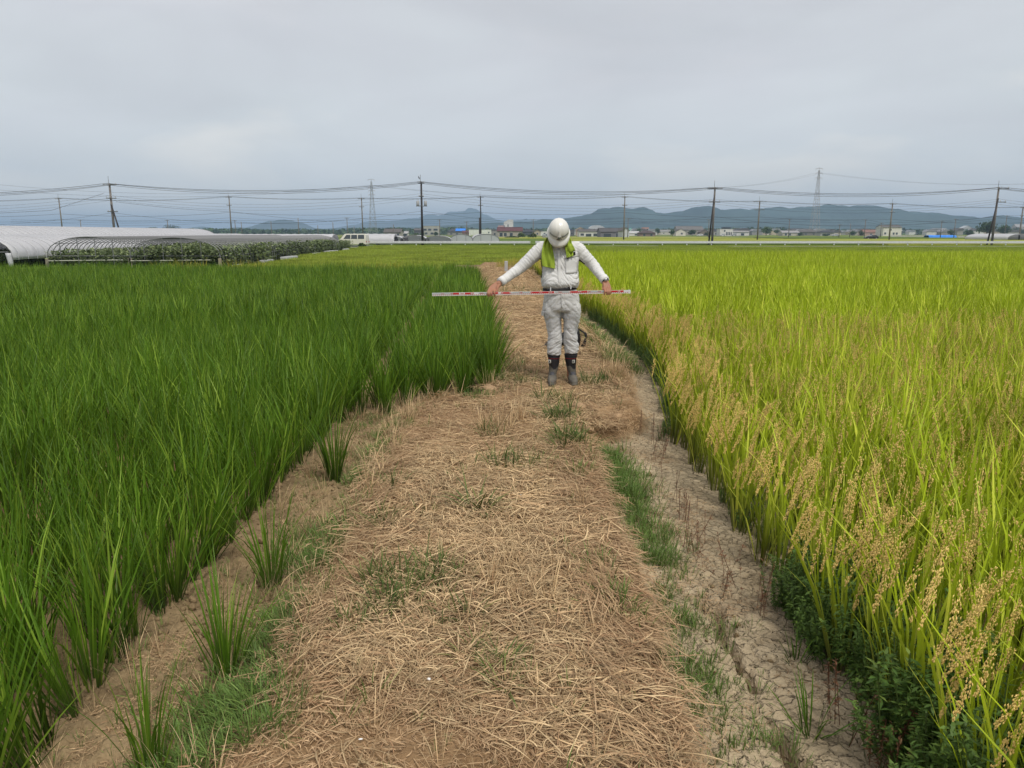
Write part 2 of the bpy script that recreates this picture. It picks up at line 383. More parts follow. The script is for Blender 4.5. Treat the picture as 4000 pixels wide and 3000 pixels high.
def soil_material():
    m = bpy.data.materials.new('dry_soil'); m.use_nodes = True; N, L = nodes(m); b = N['Principled BSDF']
    b.inputs['Roughness'].default_value = 0.95; b.inputs['Specular IOR Level'].default_value = 0.1
    o = N.new('ShaderNodeTexCoord'); at = N.new('ShaderNodeAttribute'); at.attribute_name = 'Col'
    s_ = N.new('ShaderNodeSeparateColor'); L.new(at.outputs['Color'], s_.inputs[0])
    n1 = N.new('ShaderNodeTexNoise'); n1.inputs['Scale'].default_value = 3; n1.inputs['Detail'].default_value = 9; n1.inputs['Roughness'].default_value = 0.65
    n2 = N.new('ShaderNodeTexNoise'); n2.inputs['Scale'].default_value = 70; n2.inputs['Detail'].default_value = 5
    for n in (n1, n2): L.new(o.outputs['Object'], n.inputs['Vector'])
    def ramp(a, c, p0=0.3, p1=0.7):
        r = N.new('ShaderNodeValToRGB'); r.color_ramp.elements[0].color = a + (1,); r.color_ramp.elements[1].color = c + (1,)
        r.color_ramp.elements[0].position = p0; r.color_ramp.elements[1].position = p1; L.new(n1.outputs['Fac'], r.inputs[0]); return r
    r1 = ramp(lin(112, 88, 62), lin(166, 138, 104)); r2 = ramp(lin(156, 139, 113), lin(194, 177, 148)); r3 = ramp(lin(92, 77, 56), lin(160, 139, 106))
    def mixc(f, a, c):
        q = N.new('ShaderNodeMix'); q.data_type = 'RGBA'; L.new(f, q.inputs[0]); L.new(a, q.inputs[6]); L.new(c, q.inputs[7]); return q.outputs[2]
    c = mixc(s_.outputs[1], r1.outputs[0], r2.outputs[0]); c = mixc(s_.outputs[2], c, r3.outputs[0])
    h = N.new('ShaderNodeHueSaturation'); L.new(c, h.inputs['Color'])
    mr = N.new('ShaderNodeMapRange'); mr.inputs[3].default_value = 0.72; mr.inputs[4].default_value = 1.28; L.new(n2.outputs['Fac'], mr.inputs[0]); L.new(mr.outputs[0], h.inputs['Value'])
    L.new(h.outputs[0], b.inputs['Base Color'])
    # fine shrinkage cracks: relief only
    wn = N.new('ShaderNodeTexNoise'); wn.inputs['Scale'].default_value = 9; wn.inputs['Detail'].default_value = 3; L.new(o.outputs['Object'], wn.inputs['Vector'])
    wm = N.new('ShaderNodeVectorMath'); wm.operation = 'MULTIPLY_ADD'; wm.inputs[1].default_value = (0.1, 0.1, 0.1); L.new(wn.outputs['Color'], wm.inputs[0]); L.new(o.outputs['Object'], wm.inputs[2])
    vo = N.new('ShaderNodeTexVoronoi'); vo.feature = 'DISTANCE_TO_EDGE'; vo.inputs['Scale'].default_value = 17; L.new(wm.outputs[0], vo.inputs['Vector'])
    vm = N.new('ShaderNodeMapRange'); vm.inputs[2].default_value = 0.09; L.new(vo.outputs['Distance'], vm.inputs[0]); mk = N.new('ShaderNodeMath'); mk.operation = 'MULTIPLY'; L.new(s_.outputs[1], mk.inputs[0]); mk.inputs[1].default_value = 0.75
    b1 = N.new('ShaderNodeBump'); b1.inputs['Strength'].default_value = 0.9; b1.inputs['Distance'].default_value = 0.018; L.new(vm.outputs[0], b1.inputs['Height'])
    b2 = N.new('ShaderNodeBump'); b2.inputs['Strength'].default_value = 1.0; b2.inputs['Distance'].default_value = 0.014; L.new(n2.outputs['Fac'], b2.inputs['Height'])
    L.new(mk.outputs[0], b1.inputs['Strength']); L.new(b1.outputs[0], b2.inputs['Normal']); L.new(b2.outputs[0], b.inputs['Normal'])
    return m
M_SOIL = soil_material()
def grid(name, x0, x1, y0, y1, st, fine, label=None):
    nx, ny = int((x1 - x0) / st) + 1, int((y1 - y0) / st) + 1
    X, Y = np.meshgrid(np.linspace(x0, x1, nx), np.linspace(y0, y1, ny))
    h, t, mud, cr = height(X, Y, fine)
    # push the outer rim of the sheet down so it dives into the soil below
    V = np.stack([X, Y, h], -1).reshape(-1, 3)
    i = (np.arange(ny - 1)[:, None] * nx + np.arange(nx - 1)[None, :]).ravel()
    F = np.stack([i, i + 1, i + nx + 1, i + nx], 1)
    col = np.stack([t, mud, cr], -1).reshape(-1, 3)
    o = link(name, mesh_from(name, V, F, M_SOIL, None, True, col)); tag(o, kind='structure')
    return o
grid('footpath_ground', -2.3, 1.9, 0.5, 5.2, 0.0115, True)
grid('footpath_ground', -2.3, 2.3, 5.2, 9.6, 0.019, True)
grid('footpath_ground', -3.0, 2.6, 9.6, 40.5, 0.09, False)
mb = MB()
mb.box((-70, -12, -1.2), (-2.2, 30, -0.185)); mb.box((1.82, -12, -1.2), (75, 41, -0.185)); mb.box((-2.2, 0.55, -1.2), (1.82, 30, -0.34)); mb.box((-2.2, -12, -1.2), (1.82, 0.55, -0.16)); mb.box((-2.2, 30, -1.2), (1.82, 41, -0.2))
tag(mb.build('paddy_soil', M_SOIL), kind='structure')

# the plain out to the hills, in parcels of different crops
def plain_material():
    m = bpy.data.materials.new('plain'); m.use_nodes = True; N, L = nodes(m); b = N['Principled BSDF']
    b.inputs['Roughness'].default_value = 0.95; b.inputs['Specular IOR Level'].default_value = 0.05
    o = N.new('ShaderNodeTexCoord'); mp_ = N.new('ShaderNodeMapping'); mp_.inputs['Scale'].default_value = (0.011, 0.028, 0.02); L.new(o.outputs['Object'], mp_.inputs[0])
    vo = N.new('ShaderNodeTexVoronoi'); vo.distance = 'CHEBYCHEV'; vo.inputs['Scale'].default_value = 1; L.new(mp_.outputs[0], vo.inputs['Vector'])
    s_ = N.new('ShaderNodeSeparateColor'); L.new(vo.outputs['Color'], s_.inputs[0])
    r = N.new('ShaderNodeValToRGB'); L.new(s_.outputs[0], r.inputs[0]); r.color_ramp.interpolation = 'CONSTANT'
    cs = [(0, (0.075, 0.115, 0.022)), (0.3, (0.19, 0.225, 0.035)), (0.55, (0.11, 0.15, 0.03)), (0.75, (0.16, 0.21, 0.04)), (0.92, (0.22, 0.2, 0.09))]
    r.color_ramp.elements[0].color = cs[0][1] + (1,); r.color_ramp.elements[1].position = cs[1][0]; r.color_ramp.elements[1].color = cs[1][1] + (1,)
    for p, c in cs[2:]: q = r.color_ramp.elements.new(p); q.color = c + (1,)
    n = N.new('ShaderNodeTexNoise'); n.inputs['Scale'].default_value = 0.5; n.inputs['Detail'].default_value = 8; L.new(o.outputs['Object'], n.inputs['Vector'])
    h = N.new('ShaderNodeHueSaturation'); L.new(r.outputs[0], h.inputs['Color'])
    mr = N.new('ShaderNodeMapRange'); mr.inputs[3].default_value = 0.7; mr.inputs[4].default_value = 1.3; L.new(n.outputs['Fac'], mr.inputs[0]); L.new(mr.outputs[0], h.inputs['Value'])
    L.new(h.outputs[0], b.inputs['Base Color']); return m
mb = MB(); mb.box((-14000, -14000, FAR - 2), (14000, 14000, FAR)); tag(mb.build('ground', plain_material()), kind='structure')
# ripening fields beyond the guardrail
M_YF = mat('ripening_field', (0.25, 0.27, 0.05), 0.95, 0.25, 0.6, 0.8, 3, spec=0.05); M_GF = mat('green_field', (0.10, 0.15, 0.028), 0.95, 0.3, 0.6, 0.8, 3, spec=0.05)
for i, (x0, x1, y0, y1, mm, nm) in enumerate([(-20, 60, 124, 168, M_GF, 'rice_field'), (14, 160, 171, 236, M_YF, 'rice_field'), (62, 190, 124, 168, M_YF, 'rice_field'),
        (-60, 10, 172, 240, M_GF, 'rice_field'), (-10, 90, 250, 330, M_YF, 'rice_field'), (96, 250, 250, 300, M_GF, 'rice_field'), (-120, -24, 140, 170, M_GF, 'rice_field')]):
    mb = MB(); mb.box((x0, y0, FAR - 0.2), (x1, y1, FAR + 0.32)); tag(mb.build(nm, mm), kind='structure')
mb = MB(); mb.box((-160, 116.6, FAR - 0.3), (220, 122.2, FAR + 0.12)); tag(mb.build('road', mat('asphalt', (0.12, 0.12, 0.12), 0.9, 0.15, 2)), kind='structure')
mb = MB(); mb.box((-140, 243, FAR - 0.3), (260, 247, FAR + 0.15)); tag(mb.build('road', mat('pale_road', (0.3, 0.29, 0.27), 0.9, 0.15, 2)), kind='structure')
mb = MB(); mb.box((30, 104.0, FAR - 0.3), (110, 104.4, -0.235)); mb.box((12, 108.0, FAR - 0.3), (21, 108.4, -0.235))
tag(mb.build('irrigation_kerb', mat('kerb_concrete', (0.38, 0.37, 0.34), 0.9, 0.15, 2)), kind='structure')

# ================================================================== HILLS
M_HILL = mat('wooded_hills', (0.045, 0.075, 0.07), 1.0, 0.35, 0.006, spec=0.0)
def hills(name, prof, D, depth, rough, seed):
    U = np.array([p[0] for p in prof], float); Vv = np.array([p[1] for p in prof], float)
    nu, nw = 420, 46
    us = np.linspace(U[0], U[-1], nu); vs = np.interp(us, U, Vv)
    X0 = np.array([P(u, v, D).x for u, v in zip(us, vs)]); Z0 = np.array([P(u, v, D).z for u, v in zip(us, vs)])
    w = np.linspace(-1, 1, nw)
    XX, WW = np.meshgrid(X0, w); ZZ = np.repeat(Z0[None, :], nw, 0)
    YY = D + WW * depth
    sc_ = depth * 0.5
    pr = np.clip(1 - np.abs(WW) ** 1.25, 0, 1)
    ero = fbm(XX / sc_ * 2.4, YY / sc_ * 1.5, 5, seed)
    ero = 1 - np.abs(ero - 0.5) * 2
    ZZ = ZZ * (1 + 0.07 * (fbm(XX / sc_ * 11, XX * 0 + seed, 3, seed) - 0.5) * 2)
    h = (ZZ - FAR) * pr * (1 - rough * (1 - pr) * 2.4 * (1 - ero)) + FAR - 3
    V = np.stack([XX, YY, h], -1).reshape(-1, 3)
    i = (np.arange(nw - 1)[:, None] * nu + np.arange(nu - 1)[None, :]).ravel()
    F = np.stack([i, i + 1, i + nu + 1, i + nu], 1)
    o = link(name, mesh_from(name, V, F, M_HILL, None, True)); tag(o, kind='structure')
hills('wooded_hills', [(1180, 905), (1259, 891), (1400, 885), (1600, 884), (1745, 877), (1835, 873), (1907, 866), (1980, 865), (2070, 861), (2124, 853), (2178, 852), (2233, 844), (2280, 839), (2305, 834),
  (2341, 814), (2370, 806), (2400, 802), (2414, 801), (2436, 809), (2483, 806), (2505, 803), (2518, 806), (2527, 814), (2541, 825), (2575, 824), (2595, 827), (2646, 820), (2665, 822), (2689, 814), (2725, 806), (2762, 804),
  (2798, 813), (2820, 813), (2863, 808), (2899, 811), (2917, 818), (2960, 808), (3015, 806), (3044, 802), (3060, 808), (3080, 814), (3109, 808), (3150, 804), (3178, 802), (3229, 794), (3265, 798), (3308, 801),
  (3348, 801), (3370, 796), (3392, 792), (3410, 795), (3431, 803), (3489, 819), (3520, 820), (3562, 821), (3609, 827), (3663, 829), (3688, 837), (3750, 848), (3779, 844), (3815, 850), (3862, 850), (3880, 845), (3902, 835),
  (3920, 838), (3941, 844), (3981, 857), (4100, 862), (4300, 872), (4700, 880), (5000, 900)], 2600, 700, 0.75, 3)
hills('far_hills', [(700, 905), (770, 886), (790, 882), (810, 887), (835, 900), (860, 903), (880, 893), (927, 884), (974, 887), (995, 884), (1031, 870), (1053, 861), (1090, 858), (1111, 855), (1136, 860), (1176, 868), (1194, 879),
  (1223, 887), (1252, 891), (1300, 893), (1350, 900)], 3900, 600, 0.6, 7)
hills('far_mountains', [(1180, 900), (1300, 890), (1357, 880), (1379, 876), (1415, 873), (1429, 864), (1469, 859), (1523, 862), (1570, 857), (1600, 852), (1635, 850), (1650, 842), (1672, 835), (1694, 835), (1712, 839), (1734, 837), (1752, 826),
  (1785, 822), (1817, 819), (1826, 812), (1839, 809), (1860, 812), (1875, 823), (1889, 835), (1925, 848), (1962, 862), (2034, 858), (2056, 851), (2070, 857), (2100, 861), (2200, 875), (2300, 890)], 5400, 1000, 0.6, 12)

# haze: one box of pale air round everything
mh = bpy.data.materials.new('haze'); mh.use_nodes = True; N, L = nodes(mh); N.remove(N['Principled BSDF'])
pv = N.new('ShaderNodeVolumePrincipled'); pv.inputs['Color'].default_value = (0.52, 0.73, 0.98, 1); pv.inputs['Density'].default_value = 0.00024; pv.inputs['Anisotropy'].default_value = 0.0
L.new(pv.outputs[0], N['Material Output'].inputs['Volume'])
mb = MB(); mb.box((-15000, -15000, FAR - 12), (15000, 15000, 200)); tag(mb.build('haze', mh), kind='stuff', label='pale blue air over the fields that fades the far hills', cat='haze')

# ================================================================== RICE
rng = np.random.RandomState(11)
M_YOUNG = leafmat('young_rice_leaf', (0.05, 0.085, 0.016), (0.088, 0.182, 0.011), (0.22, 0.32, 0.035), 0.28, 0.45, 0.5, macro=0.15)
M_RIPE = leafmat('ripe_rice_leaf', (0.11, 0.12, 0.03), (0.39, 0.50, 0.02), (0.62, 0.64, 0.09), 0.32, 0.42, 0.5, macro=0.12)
M_EAR = leafmat('rice_grain', (0.80, 0.58, 0.20), (0.80, 0.58, 0.20), (0.60, 0.55, 0.12), 0.1, 0.25, 0.6, 0.2)
M_MID = leafmat('mid_rice_leaf', (0.20, 0.25, 0.05), (0.29, 0.37, 0.045), (0.40, 0.42, 0.07), 0.4, 0.3, 0.6, macro=0.25)
def young(n=38, seg=4, w=0.0090, L=(0.34, 0.70)):
    V, F, c = blades(rng, n, L, w, (1, 23), (4, 48), 0.04, seg)
    c[:, 0] = np.clip(c[:, 0] * 1.4, 0, 1)
    me = mesh_from('rice_clump', V, F, M_YOUNG, None, False, c); return me
youngs = [young() for _ in range(8)]; youngs_far = [young(24, 3, 0.015) for _ in range(5)]
def place(xs, ys, z, rz, tl=0.06, sc0=0.85, sc1=1.15):
    n = len(xs); pts = np.stack([xs, ys, z], 1)
    rot = np.stack([rng.randn(n) * tl, rng.randn(n) * tl, rz], 1)
    return pts, rot, sc0 + (sc1 - sc0) * rng.rand(n)
pts = []
for k in range(110):
    for Y in np.arange(0.25, 28.2, 0.165):
        x = EL(Y) - 0.26 * k - 0.22 * (k // 5) - (0 if Y < 7.25 else 0.02)
        if x < -1.6 - 0.86 * Y - 1.5: continue
        pts.append((x + rng.randn() * 0.018, Y + rng.randn() * 0.03))
# the wider plot starts at Y 7.3: the rows between the two edges
pts = np.array(pts)
pts = pts[(pts[:, 0] < EL(pts[:, 1]) + 0.08)]
vig = fbm(pts[:, 0] * 0.5, pts[:, 1] * 0.35, 3, 21)
near = pts[:, 1] < 11
for sel, vs, nm in ((near, youngs, 'young_rice'), (~near, youngs_far, 'young_rice')):
    p = pts[sel]; q, r, s = place(p[:, 0], p[:, 1], np.full(len(p), -0.17), rng.rand(len(p)) * 6.28)
    s = s * (0.84 + 0.34 * vig[sel])
    edge = (p[:, 0] > EL(p[:, 1]) - 0.2)
    r[edge, 1] += 0.26
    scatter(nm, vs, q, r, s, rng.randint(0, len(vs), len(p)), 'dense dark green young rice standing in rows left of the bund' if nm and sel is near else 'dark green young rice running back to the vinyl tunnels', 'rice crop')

def grains(rng, C, T, n, spread, gl, gw):
    """n grains hung along centre line C (k,3) from parameter 0.3 to 1"""
    t = 0.25 + 0.75 * np.sort(rng.rand(n)); k = len(C) - 1
    f = t * k; i = np.minimum(f.astype(int), k - 1); f = (f - i)[:, None]
    p = C[i] * (1 - f) + C[i + 1] * f; d = C[i + 1] - C[i]; d /= np.linalg.norm(d, axis=1)[:, None] + 1e-9
    taper = np.interp(t, [0.25, 0.5, 1], [0.7, 1.0, 0.3])[:, None]
    p = p + rng.randn(n, 3) * spread * taper + np.array([0, 0, -1]) * (rng.rand(n, 1) * spread * 2.2) * taper
    d = d + rng.randn(n, 3) * 0.3 + np.array([0, 0, -0.4]); d /= np.linalg.norm(d, axis=1)[:, None]
    a = np.cross(d, np.array([0.3, 0.9, 0.1])); a /= np.linalg.norm(a, axis=1)[:, None]; b = np.cross(d, a)
    V = np.stack([p - d * gl / 2, p + a * gw / 2, p + b * gw / 2, p - a * gw / 2, p - b * gw / 2, p + d * gl / 2], 1).reshape(-1, 3)
    q = np.array([[0, 2, 1, 1], [0, 3, 2, 2], [0, 4, 3, 3], [0, 1, 4, 4], [5, 1, 2, 2], [5, 2, 3, 3], [5, 3, 4, 4], [5, 4, 1, 1]])[:, :3]
    F = (np.arange(n) * 6)[:, None, None] + q[None]
    col = np.repeat(np.stack([t, rng.rand(n) * 0.85, 0 * t], 1), 6, 0)
    return V, F.reshape(-1, 3), col
def ear(rng, base, az, h, arc, ng, gl=0.0105, gw=0.0056, spread=0.0062):
    """stem from base, up to height h, arching over towards azimuth az"""
    k = 12; C = [np.array(base)]; th = math.radians(5 + 8 * rng.rand()); d = np.array([math.cos(az), math.sin(az)])
    for i in range(5):
        C.append(C[-1] + h / 5 * np.array([math.sin(th) * d[0], math.sin(th) * d[1], math.cos(th)]))
    end = math.radians(158 + 22 * rng.rand()); n2 = 8
    for i in range(n2):
        a = th + (end - th) * min(1, (i + 1) / n2 * 2.1) ** 0.85
        C.append(C[-1] + arc / n2 * np.array([math.sin(a) * d[0], math.sin(a) * d[1], math.cos(a)]))
    C = np.array(C)[None]; q = az + 1.57 + rng.randn() * 0.5
    W = np.zeros_like(C); W[..., 0] = math.cos(q) * 0.0015; W[..., 1] = math.sin(q) * 0.0015
    V, F = strips(C, W, None); col = np.zeros((len(V), 3)); col[:, 0] = 0.4; col[:, 1] = 0.3
    gV, gF, gc = grains(rng, C[0, 6:], None, ng, spread, gl, gw)
    return (V, F, col), (gV, gF, gc)
def tri2quad(F): return np.concatenate([F, F[:, -1:]], 1)
def ripe(n=24, seg=4, w=0.0165, ears=5, ng=46, azs=None, L=(0.48, 0.86), eh=(0.56, 0.72), gl=0.0105, gw=0.0045, nfree=0):
    parts = []
    V, F, c = blades(rng, n, L, w, (1, 20), (8, 60), 0.05, seg); parts.append((V, F, c, 0))
    gp = []
    for i in range(ears):
        az_ = rng.rand() * 6.28 if azs is None else azs + rng.randn() * 0.6
        a, g = ear(rng, (rng.randn() * 0.02, rng.randn() * 0.02, 0), az_, eh[0] + (eh[1] - eh[0]) * rng.rand(), 0.2 + 0.08 * rng.rand(), ng, gl, gw)
        parts.append((*a, 0)); gp.append(g)
    V, F, c, m = join(parts)
    nv = len(V); faces = F.tolist(); mi = m.tolist(); Vs = [V]; Cs = [c]
    for gV, gF, gc in gp:
        faces += (gF + nv).tolist(); mi += [1] * len(gF); nv += len(gV); Vs.append(gV); Cs.append(gc)
    V = np.concatenate(Vs); c = np.concatenate(Cs)
    return mesh_from('ripe_rice_clump', V, faces, [M_RIPE, M_EAR], mi, False, c)
ripes = [ripe(ears=6, ng=54) for _ in range(7)]
ripes_edge = [ripe(20, 4, 0.014, 7, 100, 0.0) for _ in range(6)]           # local +x is the open side
ripes_far = [ripe(20, 3, 0.024, 1, 9, None, (0.56, 0.9), (0.5, 0.62), 0.022, 0.009) for _ in range(6)]
pts = []; epts = []
for Y in np.arange(0.0, 40.2, 0.19):
    for k in range(170):
        x = ER(Y) + 0.09 + 0.27 * k
        if x > 0.86 * Y + 3.2: break
        if k == 0 or (k == 1 and Y < 14): epts.append((x + rng.randn() * 0.03, Y + rng.randn() * 0.04))
        else: pts.append((x + rng.randn() * 0.04, Y + rng.randn() * 0.04))
pts = np.array(pts); epts = np.array(epts)
# a lodged swathe of bare ears across the crop
ban = np.abs(pts[:, 1] - 8.6 - 0.25 * np.sin(pts[:, 0])) < 0.5
for sel, vs in ((pts[:, 1] < 10, ripes), (pts[:, 1] >= 10, ripes_far)):
    p = pts[sel]; q, r, s = place(p[:, 0], p[:, 1], np.full(len(p), -0.17), rng.rand(len(p)) * 6.28, 0.08)
    s = s * (0.94 + 0.14 * fbm(p[:, 0] * 0.6, p[:, 1] * 0.6, 3, 31)); s = np.repeat(s[:, None], 3, 1)
    s[ban[sel], 2] *= 0.93
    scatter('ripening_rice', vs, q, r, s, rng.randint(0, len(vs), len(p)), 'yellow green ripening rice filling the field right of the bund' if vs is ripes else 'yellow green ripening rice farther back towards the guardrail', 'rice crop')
q, r, s = place(epts[:, 0], epts[:, 1], np.full(len(epts), -0.165), np.pi + rng.randn(len(epts)) * 0.45, 0.05); r[:, 1] -= 0.13
scatter('ripening_rice', ripes_edge, q, r, s * 0.98, rng.randint(0, 6, len(epts)), 'outermost ripening rice with golden ears drooping over the furrow', 'rice crop')
p = pts[ban & (rng.rand(len(pts)) < 0.45)]; q, r, s = place(p[:, 0], p[:, 1], np.full(len(p), -0.14), rng.rand(len(p)) * 6.28, 0.1)
goldens = [ripe(5, 3, 0.009, 8, 40, None, (0.5, 0.8), (0.58, 0.7)) for _ in range(4)]
scatter('ripening_rice', goldens, q, r, s * 1.05, rng.randint(0, 4, len(p)), 'band of bare golden rice ears across the ripening field', 'rice crop')

# fields of shorter rice on the lower plain
def tile(n, size, L, w, matr, seg=2):
    V, F, c = blades(rng, n, L, w, (0, 25), (5, 50), 0.01, seg)
    off = (rng.rand(n, 2) - 0.5) * size; k = (seg + 1) * 2
    V[:, 0] += np.repeat(off[:, 0], k); V[:, 1] += np.repeat(off[:, 1], k)
    return mesh_from('rice_tile', V, F, matr, None, False, c)
tiles = [tile(900, 2.6, (0.2, 0.36), 0.05, M_MID) for _ in range(4)]
xs, ys = [], []
for Y in np.arange(41.5, 115.5, 2.2):
    for X in np.arange(-70, 100, 2.2):
        if X < -16.0 - 0.07 * (Y - 45): continue
        if abs(X) > 0.8 * Y + 8: continue
        xs.append(X); ys.append(Y)
xs, ys = np.array(xs), np.array(ys)
q, r, s = place(xs, ys, np.full(len(xs), FAR + 0.005), rng.rand(len(xs)) * 6.28, 0.0, 0.95, 1.05)
scatter('short_rice', tiles, q, r, s, rng.randint(0, 4, len(xs)), 'short green rice on the lower fields in front of the guardrail', 'rice crop')

# ---- separate young rice plants on the bare strip
def rice_plant(u, v, hgt, n, spread, label, lean=(0, 0)):
    g = G(u, v, -0.13); z = groundz(g.x, g.y) - 0.01
    V, F, c = blades(rng, int(n * 1.6), (0.4 * hgt, 1.0 * hgt), 0.0066, (1, spread * 0.95), (5, 65), 0.04, 6, lean)
    c[:, 0] = np.clip(c[:, 0] * 1.4, 0, 1)
    c[:, 1] *= 0.9
    o = link('rice_plant', mesh_from('rice_plant', V, F, M_YOUNG, None, False, c)); o.location = (g.x, g.y, z)
    tag(o, label, 'rice plant', 'rice plants standing apart on the bare strip')
rice_plant(1310, 1875, 0.66, 60, 22, 'dense rice plant standing alone on bare soil, farther up the strip')
rice_plant(1065, 2290, 0.62, 34, 24, 'thin rice plant on bare soil between the soft weeds and the crop')
rice_plant(885, 2640, 0.60, 46, 30, 'wide fan shaped rice plant above the patch of blue green weeds')
rice_plant(585, 3010, 0.52, 24, 22, 'rice plant with few stiff blades at the lower left edge of the picture')
rice_plant(1512, 1615, 0.50, 40, 17, 'small slender rice plant beside the corner of the crop')
rice_plant(3170, 2840, 0.26, 16, 48, 'low spiky rice seedling on the cracked mud of the furrow')
rice_plant(3110, 2570, 0.18, 9, 45, 'tiny rice seedling between the crack and the leafy weeds')

# ================================================================== STRAW AND WEEDS
M_STRAW = leafmat('straw', (0.42, 0.29, 0.155), (0.62, 0.465, 0.27), (0.23, 0.135, 0.075), 0.1, 0.65, 0.7, 0.15)
M_STRAW_RED = leafmat('reddish_straw', (0.39, 0.26, 0.145), (0.53, 0.375, 0.22), (0.23, 0.13, 0.07), 0.15, 0.45, 0.7, 0.15)
M_GRASS = leafmat('green_grass', (0.14, 0.15, 0.05), (0.085, 0.15, 0.03), (0.26, 0.26, 0.09), 0.25, 0.5)
M_SOFT = leafmat('soft_grass', (0.14, 0.17, 0.05), (0.12, 0.21, 0.045), (0.20, 0.29, 0.07), 0.25, 0.4)
M_WEED = leafmat('leafy_weed', (0.09, 0.13, 0.04), (0.095, 0.17, 0.035), (0.17, 0.26, 0.05), 0.3, 0.4)
M_WEED2 = leafmat('broad_weed', (0.10, 0.14, 0.04), (0.09, 0.18, 0.035), (0.2, 0.26, 0.06), 0.3, 0.4)
M_DEAD = leafmat('dead_weed', (0.13, 0.06, 0.035), (0.17, 0.08, 0.04), (0.3, 0.2, 0.1), 0.1, 0.3)
M_YW = leafmat('yellow_weed', (0.2, 0.22, 0.06), (0.36, 0.34, 0.05), (0.45, 0.33, 0.06), 0.3, 0.3)
def straw(n, az0, azs, rad=0.16, L=(0.05, 0.3), w=0.0032, matr=M_STRAW, lift=0.018):
    a = az0 + azs * rng.randn(n); ln = L[0] + (L[1] - L[0]) * rng.rand(n) ** 1.7; k = 6
    s = np.linspace(-0.5, 0.5, k); cx = (rng.rand(n, 2) - 0.5) * 2 * rad; bend = rng.randn(n) * 0.55 * (1 + 1.5 * (rng.rand(n) > 0.85))
    ang = a[:, None] + bend[:, None] * s[None]
    dx = np.cos(ang) * ln[:, None] / (k - 1); dy = np.sin(ang) * ln[:, None] / (k - 1)
    C = np.zeros((n, k, 3)); C[..., 0] = cx[:, :1] + np.cumsum(dx, 1) - dx.sum(1, keepdims=True) / 2; C[..., 1] = cx[:, 1:] + np.cumsum(dy, 1) - dy.sum(1, keepdims=True) / 2
    arch = (rng.rand(n) ** 2 * lift)[:, None] * (1 - (2 * s[None]) ** 2); tiltz = (rng.randn(n) * 0.08)[:, None] * s[None] * ln[:, None]
    C[..., 2] = 0.003 + (rng.rand(n) * 0.012)[:, None] + arch + tiltz
    W = np.zeros_like(C); ww = w * (0.5 + rng.rand(n)) / 2
    W[..., 0] = -np.sin(ang) * ww[:, None]; W[..., 1] = np.cos(ang) * ww[:, None]; W[..., 2] = (rng.randn(n) * 0.4 * ww)[:, None]
    W[:, -1] *= 0.2
    V, F = strips(C, W, s); col = np.zeros((n, k, 2, 3)); col[..., 0] = (s + 0.5)[None, :, None]; col[..., 1] = rng.rand(n)[:, None, None]
    return mesh_from('straw_patch', V, F, matr, None, False, col.reshape(-1, 3))
st_cross = [straw(60, 0.0, 0.6, 0.17, (0.05, 0.26), 0.0027) for _ in range(6)]; st_any = [straw(52, 0.0, 2.0, 0.16, (0.03, 0.2), 0.0026) for _ in range(5)]
st_tuft = [straw(46, 0.0, 2.0, 0.12, (0.06, 0.2), 0.0028, M_STRAW, 0.04) for _ in range(4)]
st_right = [straw(60, -0.45, 0.75, 0.14, (0.06, 0.24), 0.0026, M_STRAW_RED) for _ in range(4)]
st_fine = [straw(130, 0.0, 2.0, 0.2, (0.02, 0.08), 0.0026, M_STRAW_RED, 0.008) for _ in range(4)]
variants = st_cross + st_any + st_tuft + st_right + st_fine           # 0-5, 6-10, 11-14, 15-18, 19-22
def slope(xs, ys):
    e = 0.04
    hx = (height(xs + e, ys, False)[0] - height(xs - e, ys, False)[0]) / (2 * e); hy = (height(xs, ys + e, False)[0] - height(xs, ys - e, False)[0]) / (2 * e)
    return hx, hy
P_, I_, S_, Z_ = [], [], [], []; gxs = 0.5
def addst(x, y, i, s, rz): P_.append((x, y)); I_.append(i); S_.append(s); Z_.append(rz)
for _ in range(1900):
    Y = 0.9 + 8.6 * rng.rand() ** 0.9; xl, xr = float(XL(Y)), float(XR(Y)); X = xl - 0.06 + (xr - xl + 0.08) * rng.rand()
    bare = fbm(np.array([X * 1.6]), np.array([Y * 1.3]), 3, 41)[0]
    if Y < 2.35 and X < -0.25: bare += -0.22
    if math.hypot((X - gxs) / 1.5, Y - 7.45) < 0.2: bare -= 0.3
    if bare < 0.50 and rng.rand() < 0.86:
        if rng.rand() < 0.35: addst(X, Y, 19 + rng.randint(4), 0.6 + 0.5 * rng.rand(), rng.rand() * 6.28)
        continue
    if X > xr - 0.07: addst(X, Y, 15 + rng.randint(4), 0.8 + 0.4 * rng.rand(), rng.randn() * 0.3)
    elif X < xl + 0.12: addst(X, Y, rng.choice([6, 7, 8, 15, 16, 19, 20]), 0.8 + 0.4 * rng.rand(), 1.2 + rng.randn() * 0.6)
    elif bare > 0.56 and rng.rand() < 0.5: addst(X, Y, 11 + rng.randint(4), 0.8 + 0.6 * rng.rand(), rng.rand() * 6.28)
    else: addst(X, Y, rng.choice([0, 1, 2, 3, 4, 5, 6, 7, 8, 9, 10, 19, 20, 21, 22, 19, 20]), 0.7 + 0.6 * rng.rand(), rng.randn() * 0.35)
for _ in range(2400):
    Y = 9.3 + 26 * rng.rand() ** 1.4; xl, xr = float(XL(Y)), float(XR(Y)); X = xl - 0.2 + (xr - xl + 0.35) * rng.rand()
    addst(X, Y, rng.choice([0, 1, 2, 6, 7, 11, 12, 15, 16]), 1.3 + 0.7 * rng.rand(), rng.rand() * 6.28)
